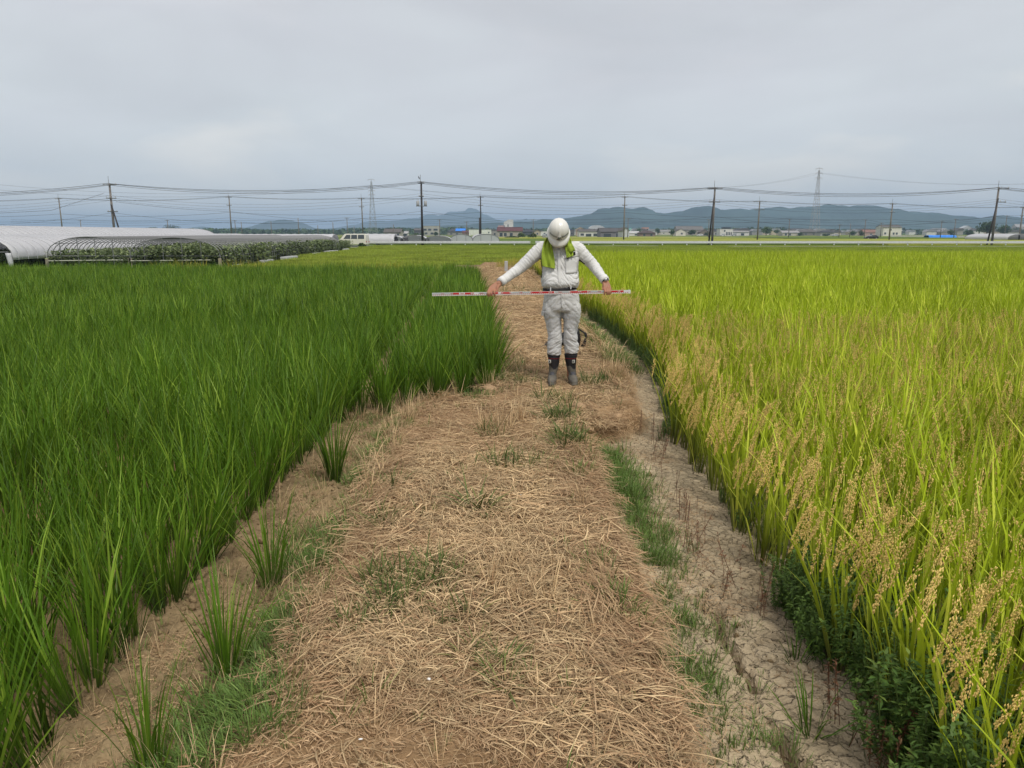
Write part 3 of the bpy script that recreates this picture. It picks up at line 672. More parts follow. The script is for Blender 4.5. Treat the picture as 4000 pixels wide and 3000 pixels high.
for _ in range(150):                                            # a tangled reddish fringe down the right shoulder
    Y = 0.9 + 4.6 * rng.rand(); addst(float(XR(Y)) - 0.07 + rng.randn() * 0.05, Y, 15 + rng.randint(4), 0.8 + 0.4 * rng.rand(), rng.randn() * 0.35)
for _ in range(240):                                            # sparse litter on the bare strips
    Y = 1.5 + 7 * rng.rand(); addst(-1.5 + 0.7 * rng.rand() if rng.rand() < 0.7 else 0.75 + 0.4 * rng.rand(), Y, 19 + rng.randint(4), 0.6, rng.rand() * 6.28)
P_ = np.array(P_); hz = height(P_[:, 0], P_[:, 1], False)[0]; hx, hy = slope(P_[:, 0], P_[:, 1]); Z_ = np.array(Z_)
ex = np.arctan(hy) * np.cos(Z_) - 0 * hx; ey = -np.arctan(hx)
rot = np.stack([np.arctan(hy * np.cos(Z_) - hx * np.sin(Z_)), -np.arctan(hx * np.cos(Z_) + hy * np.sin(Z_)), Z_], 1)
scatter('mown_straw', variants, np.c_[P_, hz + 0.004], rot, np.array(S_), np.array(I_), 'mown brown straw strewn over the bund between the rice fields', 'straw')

def tuftmesh(n, L, w, tilt, curve, br, matr, seg=4):
    V, F, c = blades(rng, n, L, w, tilt, curve, br, seg); return mesh_from('grass_tuft', V, F, matr, None, False, c)
tf = [tuftmesh(14, (0.05, 0.2), 0.0055, (15, 80), (10, 70), 0.05, M_GRASS) for _ in range(4)]                 # 0-3 spreading tufts
tf += [tuftmesh(24, (0.03, 0.11), 0.0036, (5, 60), (10, 90), 0.07, M_SOFT) for _ in range(4)]                  # 4-7 soft low grass
tf += [tuftmesh(12, (0.12, 0.32), 0.004, (5, 35), (5, 40), 0.03, M_STRAW) for _ in range(3)]                   # 8-10 dry standing
tf += [tuftmesh(9, (0.04, 0.12), 0.004, (3, 25), (5, 40), 0.02, M_SOFT) for _ in range(3)]                     # 11-13 seedlings
tf += [tuftmesh(14, (0.16, 0.3), 0.009, (35, 75), (20, 60), 0.02, M_GRASS) for _ in range(2)]                  # 14-15 broad rosette
P_, I_, S_ = [], [], []
def spot(u, v, rad, n, kinds, s=1.0, z=-0.02, ry=1.0):
    g = G(u, v, z)
    for _ in range(n):
        a = rng.rand() * 6.28; r = rad * math.sqrt(rng.rand()); P_.append((g.x + r * math.cos(a), g.y + r * ry * math.sin(a))); I_.append(rng.choice(kinds)); S_.append(s * (0.7 + 0.6 * rng.rand()))
G4, SF, DR, SD, RO = [0, 1, 2, 3], [4, 5, 6, 7], [8, 9, 10], [11, 12, 13], [14, 15]
for a in [(1560, 2340, .15, 30, G4, .8), (1700, 2270, .13, 20, G4, .8), (1500, 2270, .1, 12, G4, .8), (1420, 2440, .1, 7, G4, .7), (1800, 2430, .06, 5, G4, .8), (1830, 2560, .05, 3, RO, .5), (1985, 2600, .04, 3, RO, .5),
          (1930, 2640, .04, 2, G4, .7), (2020, 2680, .06, 3, RO, .55), (1860, 2010, .05, 5, RO, .8), (1990, 1830, .16, 16, G4, .9), (2100, 1810, .1, 6, G4, .8), (2200, 1640, .16, 26, G4, 1.1), (2240, 1740, .17, 26, G4, 1.1),
          (2170, 1570, .13, 12, G4, 1.0), (2300, 1800, .08, 6, G4, .8), (1930, 1690, .14, 9, DR, 1.0), (1940, 1700, .12, 6, G4, .9), (2050, 1650, .12, 6, DR, .8), (2400, 2370, .05, 8, SF, 1.1), (2340, 2230, .05, 5, SF, 1),
          (2270, 1860, .05, 5, SF, 1), (2050, 1500, .11, 14, G4, .8), (2330, 1500, .2, 26, G4, 1.0), (2420, 1480, .2, 22, DR, 1.0), (2380, 1400, .25, 24, DR, .9), (1540, 1900, .1, 6, G4, .8), (1500, 2050, .12, 10, G4, .8),
          (2050, 2290, .2, 8, DR, .7), (2100, 2350, .1, 6, DR, .7), (1980, 2250, .05, 3, DR, .8), (1600, 1640, .1, 6, DR, .8), (1870, 1560, .12, 8, SF, 1), (1900, 1250, .4, 8, G4, 1), (2050, 1150, 1.2, 40, G4, 1.4), (1990, 1060, 1.5, 40, DR, 1.5),
          (1400, 1880, .1, 26, SF, .9), (1470, 1790, .09, 22, SF, .9), (1500, 1700, .09, 14, SF, .9), (1230, 2130, .22, 44, SF, 1.0), (1180, 2230, .14, 34, SF, .9), (1330, 2050, .1, 12, SF, .9), (1120, 2400, .12, 26, SF, .9), (1050, 2530, .11, 26, SF, .9),
          (930, 2700, .16, 22, SF, 1.1), (860, 2810, .18, 24, SF, 1.1), (800, 2920, .18, 18, SF, 1.0), (1000, 2620, .2, 14, G4, .6), (1010, 2780, .12, 24, SF, .9), (960, 2930, .14, 34, SF, .9), (740, 3010, .1, 20, SF, 1), (1160, 2650, .08, 6, G4, .6),
          (1960, 1470, .3, 20, G4, .7), (1700, 1560, .25, 14, DR, .7)]:
    spot(*a[:6], z=-0.12 if a[0] < 1350 or (a[4] is SF and a[0] < 1510) else -0.01)
def band(uv0, uv1, w0, w1, n, kinds, s, z=-0.13):
    a, b = G(*uv0, z), G(*uv1, z)
    for _ in range(n):
        t = rng.rand(); w = w0 + (w1 - w0) * t
        P_.append((a.x + (b.x - a.x) * t + rng.randn() * w, a.y + (b.y - a.y) * t)); I_.append(rng.choice(kinds)); S_.append(s * (0.7 + 0.6 * rng.rand()))
band((2360, 1760), (2470, 1960), .07, .08, 170, SF, 1.1); band((2470, 1960), (2580, 2200), .07, .06, 110, SF, .9); band((2560, 2150), (2720, 2500), .07, .08, 60, SF + SD, .7)
band((2650, 2400), (3000, 3050), .09, .1, 90, SD + SF, .8); band((2600, 2050), (2640, 2150), .05, .05, 12, SD, .8); band((2440, 1450), (2260, 1265), .10, .12, 420, SF, 1.7, -0.1); band((2260, 1265), (2180, 1190), .12, .15, 90, SF, 1.6, -0.1)
band((2640, 2560), (2760, 2800), .06, .06, 26, SD + SF, .9)
for _ in range(330):
    Y = 1.6 + 7.5 * rng.rand(); P_.append((float(XL(Y)) - 0.1 + (float(XR(Y)) - float(XL(Y)) + 0.1) * rng.rand(), Y)); I_.append(rng.choice(G4 + SD + DR)); S_.append(0.35 + 0.5 * rng.rand())
for _ in range(620):
    Y = 1.6 + 5.3 * rng.rand(); P_.append((-1.62 + 0.80 * rng.rand() ** 0.6, Y)); I_.append(rng.choice(SF + SF + SD + SD + DR)); S_.append(0.3 + 0.6 * rng.rand())
for _ in range(120):
    Y = 6.6 + 3 * rng.rand(); P_.append((float(EL(Y)) + 0.05 + 0.3 * rng.rand(), Y)); I_.append(rng.choice(SF + G4 + DR)); S_.append(0.6 + 0.5 * rng.rand())
P_ = np.array(P_); hz = height(P_[:, 0], P_[:, 1], False)[0]; n = len(P_)
scatter('green_weeds', tf, np.c_[P_, hz - 0.004], np.c_[rng.randn(n, 2) * 0.05, rng.rand(n) * 6.28], np.array(S_), I_, 'green grass tufts and soft weeds growing through the straw and along the furrow', 'weeds')

def leafy(hgt, nl, matr, ls=(0.025, 0.05), stems=4):
    Vs, Fs, Cs, Ms = [], [], [], []; parts = []
    for _ in range(stems):
        az_ = rng.rand() * 6.28; tl = rng.rand() * 0.35; H_ = hgt * (0.6 + 0.4 * rng.rand()); b0 = rng.randn(2) * 0.03
        top = np.array([b0[0] + math.cos(az_) * tl * H_, b0[1] + math.sin(az_) * tl * H_, H_]); base = np.array([b0[0], b0[1], 0])
        C = np.linspace(base, top, 4)[None]; W = np.zeros_like(C); W[..., 0] = 0.0016; V, F = strips(C, W, None); parts.append((V, F, np.tile([0.1, 0.3, 0], (len(V), 1)), 0))
        t = 0.15 + 0.85 * rng.rand(nl); p = base + (top - base) * t[:, None]; a = rng.rand(nl) * 6.28; el_ = rng.rand(nl) * 1.1 - 0.25; ln = ls[0] + (ls[1] - ls[0]) * rng.rand(nl)
        d = np.stack([np.cos(a) * np.cos(el_), np.sin(a) * np.cos(el_), np.sin(el_)], 1); wv = np.stack([-np.sin(a), np.cos(a), 0 * a], 1) * (ln * 0.16)[:, None]
        C = np.stack([p, p + d * (ln * 0.5)[:, None], p + d * ln[:, None] - np.array([0, 0, 1]) * (ln * 0.15)[:, None]], 1)
        W = np.stack([wv * 0.3, wv, wv * 0.05], 1); V, F = strips(C, W, None)
        col = np.zeros((nl, 3, 2, 3)); col[..., 0] = 0.6; col[..., 1] = rng.rand(nl)[:, None, None]; parts.append((V, F, col.reshape(-1, 3), 0))
    V, F, c, m = join(parts); return mesh_from('leafy_weed', V, F, matr, None, False, c)
lw = [leafy(0.30, 80, M_WEED, (0.012, 0.028), 4) for _ in range(3)] + [leafy(0.34, 46, M_WEED2, (0.014, 0.036), 3) for _ in range(2)] + [leafy(0.22, 70, M_WEED, (0.008, 0.02), 5)]
xs, ys, ss = [], [], []
for _ in range(1700):
    Y = 0.8 + 5.4 * rng.rand() ** 1.2
    dens = fbm(np.array([3.3]), np.array([Y * 1.1]), 2, 51)[0]
    if Y > 3.3 and rng.rand() < 0.85: continue
    if rng.rand() < 0.45: continue
    x = float(ER(Y)) - 0.04 + 0.42 * rng.rand()
    if fbm(np.array([x * 3.0]), np.array([Y * 2.2]), 2, 71)[0] < 0.47: continue
    xs.append(x); ys.append(Y); ss.append((0.8 + 0.55 * rng.rand()) * np.interp(Y, [1, 2.5, 3.6, 6], [1.2, 1.05, 0.8, 0.6]))
for _ in range(500):
    Y = 6.0 + 9 * rng.rand(); xs.append(float(ER(Y)) - 0.05 + 0.3 * rng.rand()); ys.append(Y); ss.append(0.6 + 0.4 * rng.rand())
n = len(xs); scatter('leafy_weeds', lw, np.c_[xs, ys, np.full(n, -0.16)], np.c_[rng.randn(n, 2) * 0.12, rng.rand(n) * 6.28], ss, rng.randint(0, 6, n), 'dark green leafy weeds at the foot of the ripening rice', 'weeds')
dw = [leafy(0.32, 14, M_DEAD, (0.012, 0.03), 2) for _ in range(4)]
xs, ys = [], []
for u0, v0, u1, v1, k in ((2520, 1700, 2600, 1800, 8), (2560, 1800, 2680, 2060, 10), (2680, 2100, 2760, 2260, 9), (2780, 2250, 3000, 2420, 9), (3280, 2800, 3480, 3050, 12)):
    for _ in range(k):
        t = rng.rand(); g = G(u0 + (u1 - u0) * t + rng.randn() * 12, v0 + (v1 - v0) * t, -0.14); xs.append(g.x); ys.append(g.y)
n = len(xs); scatter('dead_weeds', dw, np.c_[xs, ys, np.full(n, -0.15)], np.c_[rng.randn(n, 2) * 0.1, rng.rand(n) * 6.28], 0.5 + 0.5 * rng.rand(n), rng.randint(0, 4, n), 'thin dead reddish weed stalks standing in the cracked mud', 'weeds')
yw = [tuftmesh(16, (0.4, 0.85), 0.02, (3, 30), (5, 60), 0.15, M_YW, 3) for _ in range(4)]
n = 170; xs = np.concatenate([-14 + 11 * rng.rand(n - 60), -9 + 1.6 * rng.randn(60)]); ys = 28.9 + 0.8 * rng.rand(n); xs = xs[:n]
keep = fbm(xs * 0.9, ys * 0, 2, 61) > 0.42; xs, ys = xs[keep], ys[keep]; n = len(xs)
scatter('yellow_weeds', yw, np.c_[xs, ys, np.full(n, -0.2)], np.c_[rng.randn(n, 2) * 0.1, rng.rand(n) * 6.28], 0.6 + 0.5 * rng.rand(n), rng.randint(0, 4, n), 'sparse yellowing weeds along the far edge of the young rice', 'weeds')
n = 90; xs = -0.6 + 1.6 * rng.rand(n); ys = 33 + 4 * rng.rand(n)
scatter('yellow_weeds', yw, np.c_[xs, ys, np.full(n, -0.18)], np.c_[rng.randn(n, 2) * 0.1, rng.rand(n) * 6.28], 0.6 + 0.3 * rng.rand(n), rng.randint(0, 4, n), 'yellow grass clump at the far end of the bund by the concrete post', 'weeds')

# clods by the broken edge of the furrow, and pebbles / shell bits in the straw
M_CLOD = mat('clod', lin(165, 138, 108), 0.95, 0.2, 20, 0.8, 60, spec=0.1)
def rock(seed, r, flat, matr, name):
    m_ = MB(); m_.ell((0, 0, 0), (r, r * 0.75, r * flat), 12, 8); V = np.array(m_.V); rr = np.random.RandomState(seed).rand(3) * 10
    for i, v in enumerate(V):
        k = 1 + 0.35 * mnoise.noise(Vector(v / r * 1.3 + rr)) + 0.15 * mnoise.noise(Vector(v / r * 4 + rr)); V[i] = v * k
    return mesh_from(name, V, m_.F, matr, None, True, np.tile([0, 0, 1.0], (len(V), 1)))
for i, (u, v, r, fl, lb) in enumerate([(2262, 1612, 0.07, 0.45, 'flat tilted clod of dry mud above the crack'), (2345, 1640, 0.085, 0.5, 'largest clod of dry mud over the dark gap in the furrow'), (2300, 1690, 0.05, 0.6, 'small round clod at the lower lip of the gap'),
        (2410, 1650, 0.06, 0.5, 'clod of dry mud nearest the golden rice ears'), (1915, 1532, 0.09, 0.25, 'flat pale slab of dry mud at the corner of the young rice'), (1570, 1570, 0.05, 0.5, 'crumbled clod between two young rice plants'), (1785, 2810, 0.012, 0.9, 'small round pebble in the straw, lowest of the stones')]):
    g = G(u, v, -0.03); o = link('mud_clod' if i < 6 else 'pebble', rock(i, r, fl, M_CLOD, 'clod')); o.location = (g.x, g.y, groundz(g.x, g.y) + r * fl * (0.4 if i < 6 else 0.9)); o.rotation_euler = (0.1, 0.15, i * 1.3)
    tag(o, lb, 'clod' if i < 6 else 'pebble', 'clods and pebbles')
crumbs = [rock(40 + i, 0.012 + 0.004 * (i % 3), 0.6, M_SOIL, 'clod') for i in range(5)]
xs, ys = [], []
for _ in range(4200):
    Y = 1.6 + 6.0 * rng.rand() ** 1.2; x = -1.9 + 1.05 * rng.rand() if rng.rand() < 0.8 else -0.85 + 1.9 * rng.rand()
    if fbm(np.array([x * 3]), np.array([Y * 3]), 2, 91)[0] < 0.42: continue
    xs.append(x); ys.append(Y)
xs, ys = np.array(xs), np.array(ys); n = len(xs); zs = height(xs, ys, True)[0]
scatter('soil_crumbs', crumbs, np.c_[xs, ys, zs + 0.002], rng.rand(n, 3) * 6.28, 0.25 + 1.2 * rng.rand(n) ** 2.2, rng.randint(0, 5, n), 'small crumbs and clods of dry soil on the bare strip', 'soil crumbs')
M_SHELL = mat('shell', (0.8, 0.8, 0.78), 0.4)
for i, (u, v, lb) in enumerate([(1676, 2672, 'white shell fragment in straw at the lower middle'), (1975, 2008, 'white fragment right of the flat green grass rosette'), (2018, 2582, 'tiny white chip beside a green grass tuft'), (1410, 2918, 'white sliver near the hole at the bottom of the path'), (2035, 1945, 'white chip under a loop of straw farther up the path')]):
    g = G(u, v, 0); o = link('shell_fragment', rock(20 + i, 0.007, 0.4, M_SHELL, 'shell')); o.location = (g.x, g.y, groundz(g.x, g.y) + 0.017); o.rotation_euler = (0.5, 0.2, i); tag(o, lb, 'shell', 'white fragments in the straw')

# ================================================================== BACKGROUND: tunnels, poles, houses
M_PIPE = mat('tunnel_pipe', (0.20, 0.205, 0.21), 0.5, metal=0.3); M_FILM = bpy.data.materials.new('plastic_film'); M_FILM.use_nodes = True
N, L = nodes(M_FILM); b = N['Principled BSDF']; b.inputs['Base Color'].default_value = (0.74, 0.745, 0.77, 1); b.inputs['Roughness'].default_value = 0.3; b.inputs['Specular IOR Level'].default_value = 0.6
t_ = N.new('ShaderNodeTexNoise'); t_.inputs['Scale'].default_value = 0.9; t_.inputs['Detail'].default_value = 6; o_ = N.new('ShaderNodeTexCoord'); mp_ = N.new('ShaderNodeMapping'); mp_.inputs['Scale'].default_value = (1, 3, 1)
L.new(o_.outputs['Object'], mp_.inputs[0]); L.new(mp_.outputs[0], t_.inputs['Vector'])
bp_ = N.new('ShaderNodeBump'); bp_.inputs['Strength'].default_value = 0.6; bp_.inputs['Distance'].default_value = 0.15; L.new(t_.outputs['Fac'], bp_.inputs['Height']); L.new(bp_.outputs[0], b.inputs['Normal'])
tr_ = N.new('ShaderNodeBsdfTranslucent'); tr_.inputs[0].default_value = (0.74, 0.745, 0.77, 1); ms_ = N.new('ShaderNodeMixShader'); ms_.inputs[0].default_value = 0.4
L.new(b.outputs[0], ms_.inputs[1]); L.new(tr_.outputs[0], ms_.inputs[2]); L.new(ms_.outputs[0], N['Material Output'].inputs[0])
M_WOODP = mat('weathered_wood', (0.25, 0.22, 0.17), 0.9, 0.2, 3)
M_STRAP = mat('grey_strap', (0.40, 0.41, 0.43), 0.6)
DX = -0.07
def arch(cx, w, h, wall, n=14):
    """cross section points (x, z) of a tunnel hoop standing on the plain"""
    pts = [(cx - w / 2, FAR)]
    for i in range(n + 1):
        a = math.pi * (1 - i / n); pts.append((cx + w / 2 * math.cos(a), FAR + wall + (h - wall) * math.sin(a) ** 0.85))
    pts.append((cx + w / 2, FAR)); return pts
def hoops(root, cx, w, h, wall, y0, y1, step, r=0.027):
    Y = y0; i = 0; first = None
    base = arch(0, w, h, wall); mb = MB(); mb.tube([(x, 0, z) for x, z in base], r, 4)
    me = mesh_from('hoop', np.array([tuple(v) for v in mb.V]), mb.F, M_PIPE)
    while Y < y1:
        o = link('hoop', me, root, (cx + DX * (Y - y0) - root.location.x, Y - root.location.y, 0 - root.location.z)); Y += step
def framed(cx, w, h, y0, y1, label, wall=0.75, step=0.6, roofpart=None):
    root = empty('tunnel_frame', (cx, y0, FAR), label, 'tunnel frame', 'pipe frames of the vinyl tunnels')
    hoops(root, cx, w, h, wall, y0, y1, step)
    pr = arch(0, w, h, wall)
    for k, lo in ((8, 0), (4, 0), (12, 0), (1, 0.0), (15, 0.0)):
        x, z = pr[k]; z = z - 0.03
        MB().tube([(cx + x, y0, z), (cx + x + DX * (y1 - y0), y1, z)], 0.02, 4).build('purlin', M_PIPE, root)
    for f in (-0.34, -0.13, 0.08, 0.29):
        x = cx + f * w; zt = FAR + wall + (h - wall) * math.sqrt(max(0, 1 - (2 * f) ** 2)) ** 0.85
        MB().tube([(x, y0, FAR), (x, y0, zt)], 0.025, 5).build('end_post', M_PIPE, root)
    MB().tube([(cx - w / 2, y0 - 0.02, FAR + wall), (cx + w / 2, y0 - 0.02, FAR + wall)], 0.025, 5).build('cross_rail', M_PIPE, root)
    for sx in (-0.5, 0.5):
        MB().box((cx + sx * w - 0.09, y0 - 0.14, FAR), (cx + sx * w + 0.09, y0 + 0.0 - 0.04, FAR + 0.62)).build('corner_post', M_WOODP, root, bevel=0.01)
    MB().tube([(cx - w / 2 + 0.1, y0 - 0.2, FAR + 0.47), (cx + w * 0.42, y0 - 0.2, FAR + 0.52)], 0.03, 5).build('low_rail', mat('pale_rail', (0.45, 0.46, 0.38), 0.7), root)
    return root
def filmed(cx, w, h, y0, y1, label, wall=0.75, zlow=0.0, dx=DX, ax='y', step=1.2, hoop=True):
    root = empty('vinyl_tunnel', (cx, y0, FAR), label, 'vinyl tunnel', 'plastic covered tunnels')
    pr = arch(0, w, h, wall, 18)[1:-1]
    # hang the film down the sides to zlow above the plain
    pr = [(pr[0][0], FAR + zlow)] + pr + [(pr[-1][0], FAR + zlow)]
    n = int((y1 - y0) / (step / 2)) + 1; V = []
    for i in range(n + 1):
        Y = y0 + (y1 - y0) * i / n; sag = 0.035 if i % 2 else 0.0
        for j, (x, z) in enumerate(pr):
            k = 1 - sag / max(0.3, math.hypot(x, z - FAR - wall)); wob = 0.03 * mnoise.noise(Vector((x * 1.5, Y * 1.2, z * 2 + cx)))
            V.append((cx + dx * (Y - y0) + x * k, Y, FAR + (z - FAR) * (k if z > FAR + wall else 1) + wob))
    m = len(pr); F = [(i * m + j, i * m + j + 1, (i + 1) * m + j + 1, (i + 1) * m + j) for i in range(n) for j in range(m - 1)]
    V = np.array(V)
    c0 = len(V)
    if ax == 'x':                                     # tunnel lying across the view: swap axes about its near corner
        V = np.stack([V[:, 1] - y0 + cx, V[:, 0] - cx + y0, V[:, 2]], 1)
    o = link('plastic_film', mesh_from('plastic_film', V - np.array(root.location[:]), F, M_FILM, None, True), root)
    md = o.modifiers.new('thickness', 'SOLIDIFY'); md.thickness = 0.01
    if ax == 'y' and hoop and y1 - y0 > 20:
        mb = MB(); mb.tube([(x * 1.008, 0, FAR + (z - FAR) * 1.006) for x, z in pr], 0.018, 3); sm_ = mesh_from('strap', np.array([tuple(v) for v in mb.V]), mb.F, M_STRAP)
        Y = y0 + 0.6
        while Y < y1: link('strap', sm_, root, (cx + dx * (Y - y0) - root.location.x, Y - root.location.y, -root.location.z)); Y += 1.0
    if ax == 'y' and hoop:
        for Y in (y0 - 0.02, y1 + 0.02):
            mb = MB(); mb.tube([(cx + dx * (Y - y0) + x * 1.005, Y, z) for x, z in arch(0, w, h * 1.005, wall)], 0.025, 4); mb.build('end_hoop', M_PIPE, root)
        mb = MB(); e_ = [(cx + x * 0.97, y1, z) for x, z in pr]
        mb.add(e_ + [(cx, y1, FAR + zlow)], [(i, i + 1, len(e_)) for i in range(len(e_) - 1)]); 
        V2 = [(x + dx * (y1 - y0), y, z) for x, y, z in mb.V]; mb.V = V2; mb.build('end_film', M_FILM, root)
    return root
framed(-25.35, 5.0, 1.88, 45.0, 90, 'bare arched pipe frame over a leafy crop, left one of the pair')
framed(-20.2, 5.4, 1.84, 45.0, 90, 'bare arched pipe frame over a leafy crop, running to the parked white van')
A = filmed(-32.0, 5.4, 1.95, 44.0, 92, 'tunnel with rolled up drooping plastic at the far left edge of the fields', zlow=0.55)
MB().tube([(-34.5, 44, FAR + 1.0), (-29.5, 44, FAR + 1.0)], 0.03, 5).build('cross_rail', M_PIPE, A); MB().tube([(-30.4, 44, FAR), (-30.4, 44, FAR + 1.35)], 0.03, 5).build('end_post', M_PIPE, A)
mb = MB(); mb.V = []                                # the loose corner of the film
rg = []
for i in range(7):
    t = i / 6; rg.append([(-29.45 + 0.1 * t + 0.17 * math.cos(a) * (1 - 0.3 * t), 43.9 + 0.12 * math.sin(a), FAR + 0.95 - 0.85 * t) for a in np.linspace(0, 6.0, 9)])
Vv, Ff = loft(rg); mb.add(Vv, Ff); mb.build('loose_corner', M_FILM, A, smooth=True)
filmed(-38.6, 6.0, 1.98, 53, 118, 'white plastic tunnel with diagonal ribs behind the bare frames', zlow=0.85)
filmed(-46.4, 7.6, 2.75, 53, 122, 'tallest white plastic tunnel, its ridge forming the skyline at the left', zlow=0.6)
filmed(-50, 5.0, 1.95, 121, 143, 'far white tunnel lying crosswise behind the bare frames', ax='x', zlow=0.1)
filmed(-27.8, 4.2, 1.98, 128, 136.2, 'white plastic tunnel behind the rear of the parked van', ax='x', zlow=0.3)
filmed(-20.4, 4.6, 1.62, 126, 138, 'low white tunnel end with a flattened top right of the van tunnel', zlow=0.1)
filmed(-16.6, 4.4, 1.72, 127, 138, 'low white tunnel directly behind the tall pole with transformers', zlow=0.1)
filmed(-12.6, 4.6, 1.62, 128, 140, 'low white tunnel just right of the tall pole', zlow=0.1)
def closed(cx, w, h, y0, y1, label):
    r_ = filmed(cx, w, h, y0, y1, label, zlow=0.0, hoop=False)
    pr = arch(cx, w, h, 0.75)
    mb = MB(); mb.add([(x, y0 + 0.03, z) for x, z in pr], [tuple(range(len(pr)))]); mb.build('end_wall', mat('grey_netting', (0.42, 0.44, 0.45), 0.6), r_)
    MB().tube([(x, y0, z) for x, z in pr], 0.04, 4).build('end_hoop', M_PIPE, r_)
    for f in (-0.2, 0.2): MB().tube([(cx + f * w, y0, FAR), (cx + f * w, y0, FAR + 0.88 * h)], 0.03, 4).build('end_post', M_PIPE, r_)
closed(P(1802, 930, 142).x, 4.3, 1.85, 142, 165, 'grey arched tunnel end, first to the right of the low white tunnels')
closed(P(1899, 930, 142).x, 5.0, 1.9, 142, 165, 'grey arched tunnel end in front of the long white shed')

# the crop inside the frames: leafy vines in rows
M_VINE = leafmat('vine_leaf', (0.09, 0.12, 0.05), (0.11, 0.15, 0.06), (0.24, 0.28, 0.12), 0.25, 0.6)
def vine(nl=210, R_=0.55, H_=1.15, ls=(0.08, 0.19)):
    p = np.stack([rng.randn(nl) * R_ * 0.5, rng.randn(nl) * R_ * 0.5, H_ * rng.rand(nl) ** 0.8], 1); a = rng.rand(nl) * 6.28; e_ = rng.rand(nl) * 1.4 - 0.7; ln = ls[0] + (ls[1] - ls[0]) * rng.rand(nl)
    d = np.stack([np.cos(a) * np.cos(e_), np.sin(a) * np.cos(e_), np.sin(e_)], 1); wv = np.stack([-np.sin(a), np.cos(a), rng.randn(nl) * 0.4], 1) * (ln * 0.45)[:, None]
    C = np.stack([p, p + d * (ln * .5)[:, None], p + d * ln[:, None]], 1); W = np.stack([wv * .4, wv, wv * .1], 1); V, F = strips(C, W, None)
    col = np.zeros((nl, 3, 2, 3)); col[..., 0] = (p[:, 2] / H_)[:, None, None]; col[..., 1] = rng.rand(nl)[:, None, None]
    return mesh_from('vine_plant', V, F, M_VINE, None, False, col.reshape(-1, 3))
vines = [vine() for _ in range(6)]
xs, ys, ss = [], [], []
for y in np.arange(45.2, 99, 0.55):
    for x0, x1 in ((-34.4, -29.8), (-27.4, -23.2), (-22.6, -17.7)):
        for x in np.arange(x0, x1, 0.8):
            if x0 < -30 and y > 60: continue
            xs.append(x + DX * (y - 45) + rng.randn() * 0.15); ys.append(y + rng.randn() * 0.15)
            hh = (0.78 if y < 85 else 0.62) + 0.18 * fbm(np.array([x * 0.5]), np.array([y * 0.3]), 2, 9)[0] + (0.22 if x > -22.5 else 0.0) * min(1, (y - 45) / 3 + 0.6)
            ss.append(hh * (0.85 + 0.3 * rng.rand()))
n = len(xs); scatter('vegetable_crop', vines, np.c_[xs, ys, np.full(n, FAR)], np.c_[np.zeros((n, 2)), rng.rand(n) * 6.28], ss, rng.randint(0, 6, n), 'leafy vegetable crop growing under the arched pipe frames', 'vegetable crop')
# strip of mulch film beside the right-hand frame
for i in range(9):
    y = 46 + i * 6.3; x = -17.0 + DX * (y - 45); mb = MB(); mb.box((x - 0.2, y, FAR), (x + 0.1 + 0.12 * (i % 3), y + 1.2 + (i * 7 % 3), FAR + 0.2 + 0.04 * (i % 3)))
    o = mb.build('mulch_sheet', mat('mulch_film', (0.36, 0.37, 0.37), 0.5) if i == 0 else bpy.data.materials['mulch_film'], bevel=0.08); tag(o, '%s pale sheet along the crop edge, counted from the near frame corner towards the van' % ('nearest', 'second', 'third', 'fourth', 'fifth', 'sixth', 'seventh', 'eighth', 'farthest')[i], 'mulch sheet', 'pale sheets along the crop edge')

# ---- guardrail
M_GR = mat('galvanised_white', (0.62, 0.63, 0.64), 0.45, 0.08, 3, metal=0.1)
def guardrail(x0, x1, Y, label):
    top = 0.33; root = empty('guardrail', (x0, Y, FAR), label, 'guardrail', 'guardrails along the road')
    prof = [(0.0, 0.0), (-0.05, 0.04), (-0.05, 0.10), (0.0, 0.15), (0.0, 0.20), (-0.05, 0.25), (-0.05, 0.31), (0.0, 0.35)]
    V = []
    for x in (x0, x1): V += [(x, Y + a, top - 0.35 + b) for a, b in prof] + [(x, Y + a + 0.012, top - 0.35 + b) for a, b in prof[::-1]]
    k = 16; F = [(i, (i + 1) % k, k + (i + 1) % k, k + i) for i in range(k)] + [tuple(range(k))[::-1], tuple(range(k, 2 * k))]
    mb = MB(); mb.add(V, F); mb.build('rail', M_GR, root)
    pm = MB(); pm.box((-0.065, 0.02, 0), (0.065, 0.15, top - FAR - 0.06)); me = mesh_from('post', np.array(pm.V), pm.F, M_GR)
    x = x0 + 0.6
    while x < x1 - 0.3: link('post', me, root, (x - x0, 0, 0)); x += 3.75
    for xe in (x0, x1): MB().box((xe - 0.06, Y - 0.09, top - 0.36), (xe + 0.06, Y + 0.05, top + 0.01)).build('end_cap', M_GR, root, bevel=0.02)
YR = 115.0
guardrail(P(1418, 945, YR).x, P(2070, 945, YR).x, YR, 'long white guardrail running left from behind the worker to the van')
guardrail(P(2093, 945, YR).x, 105, YR, 'long white guardrail crossing the whole right half of the plain')

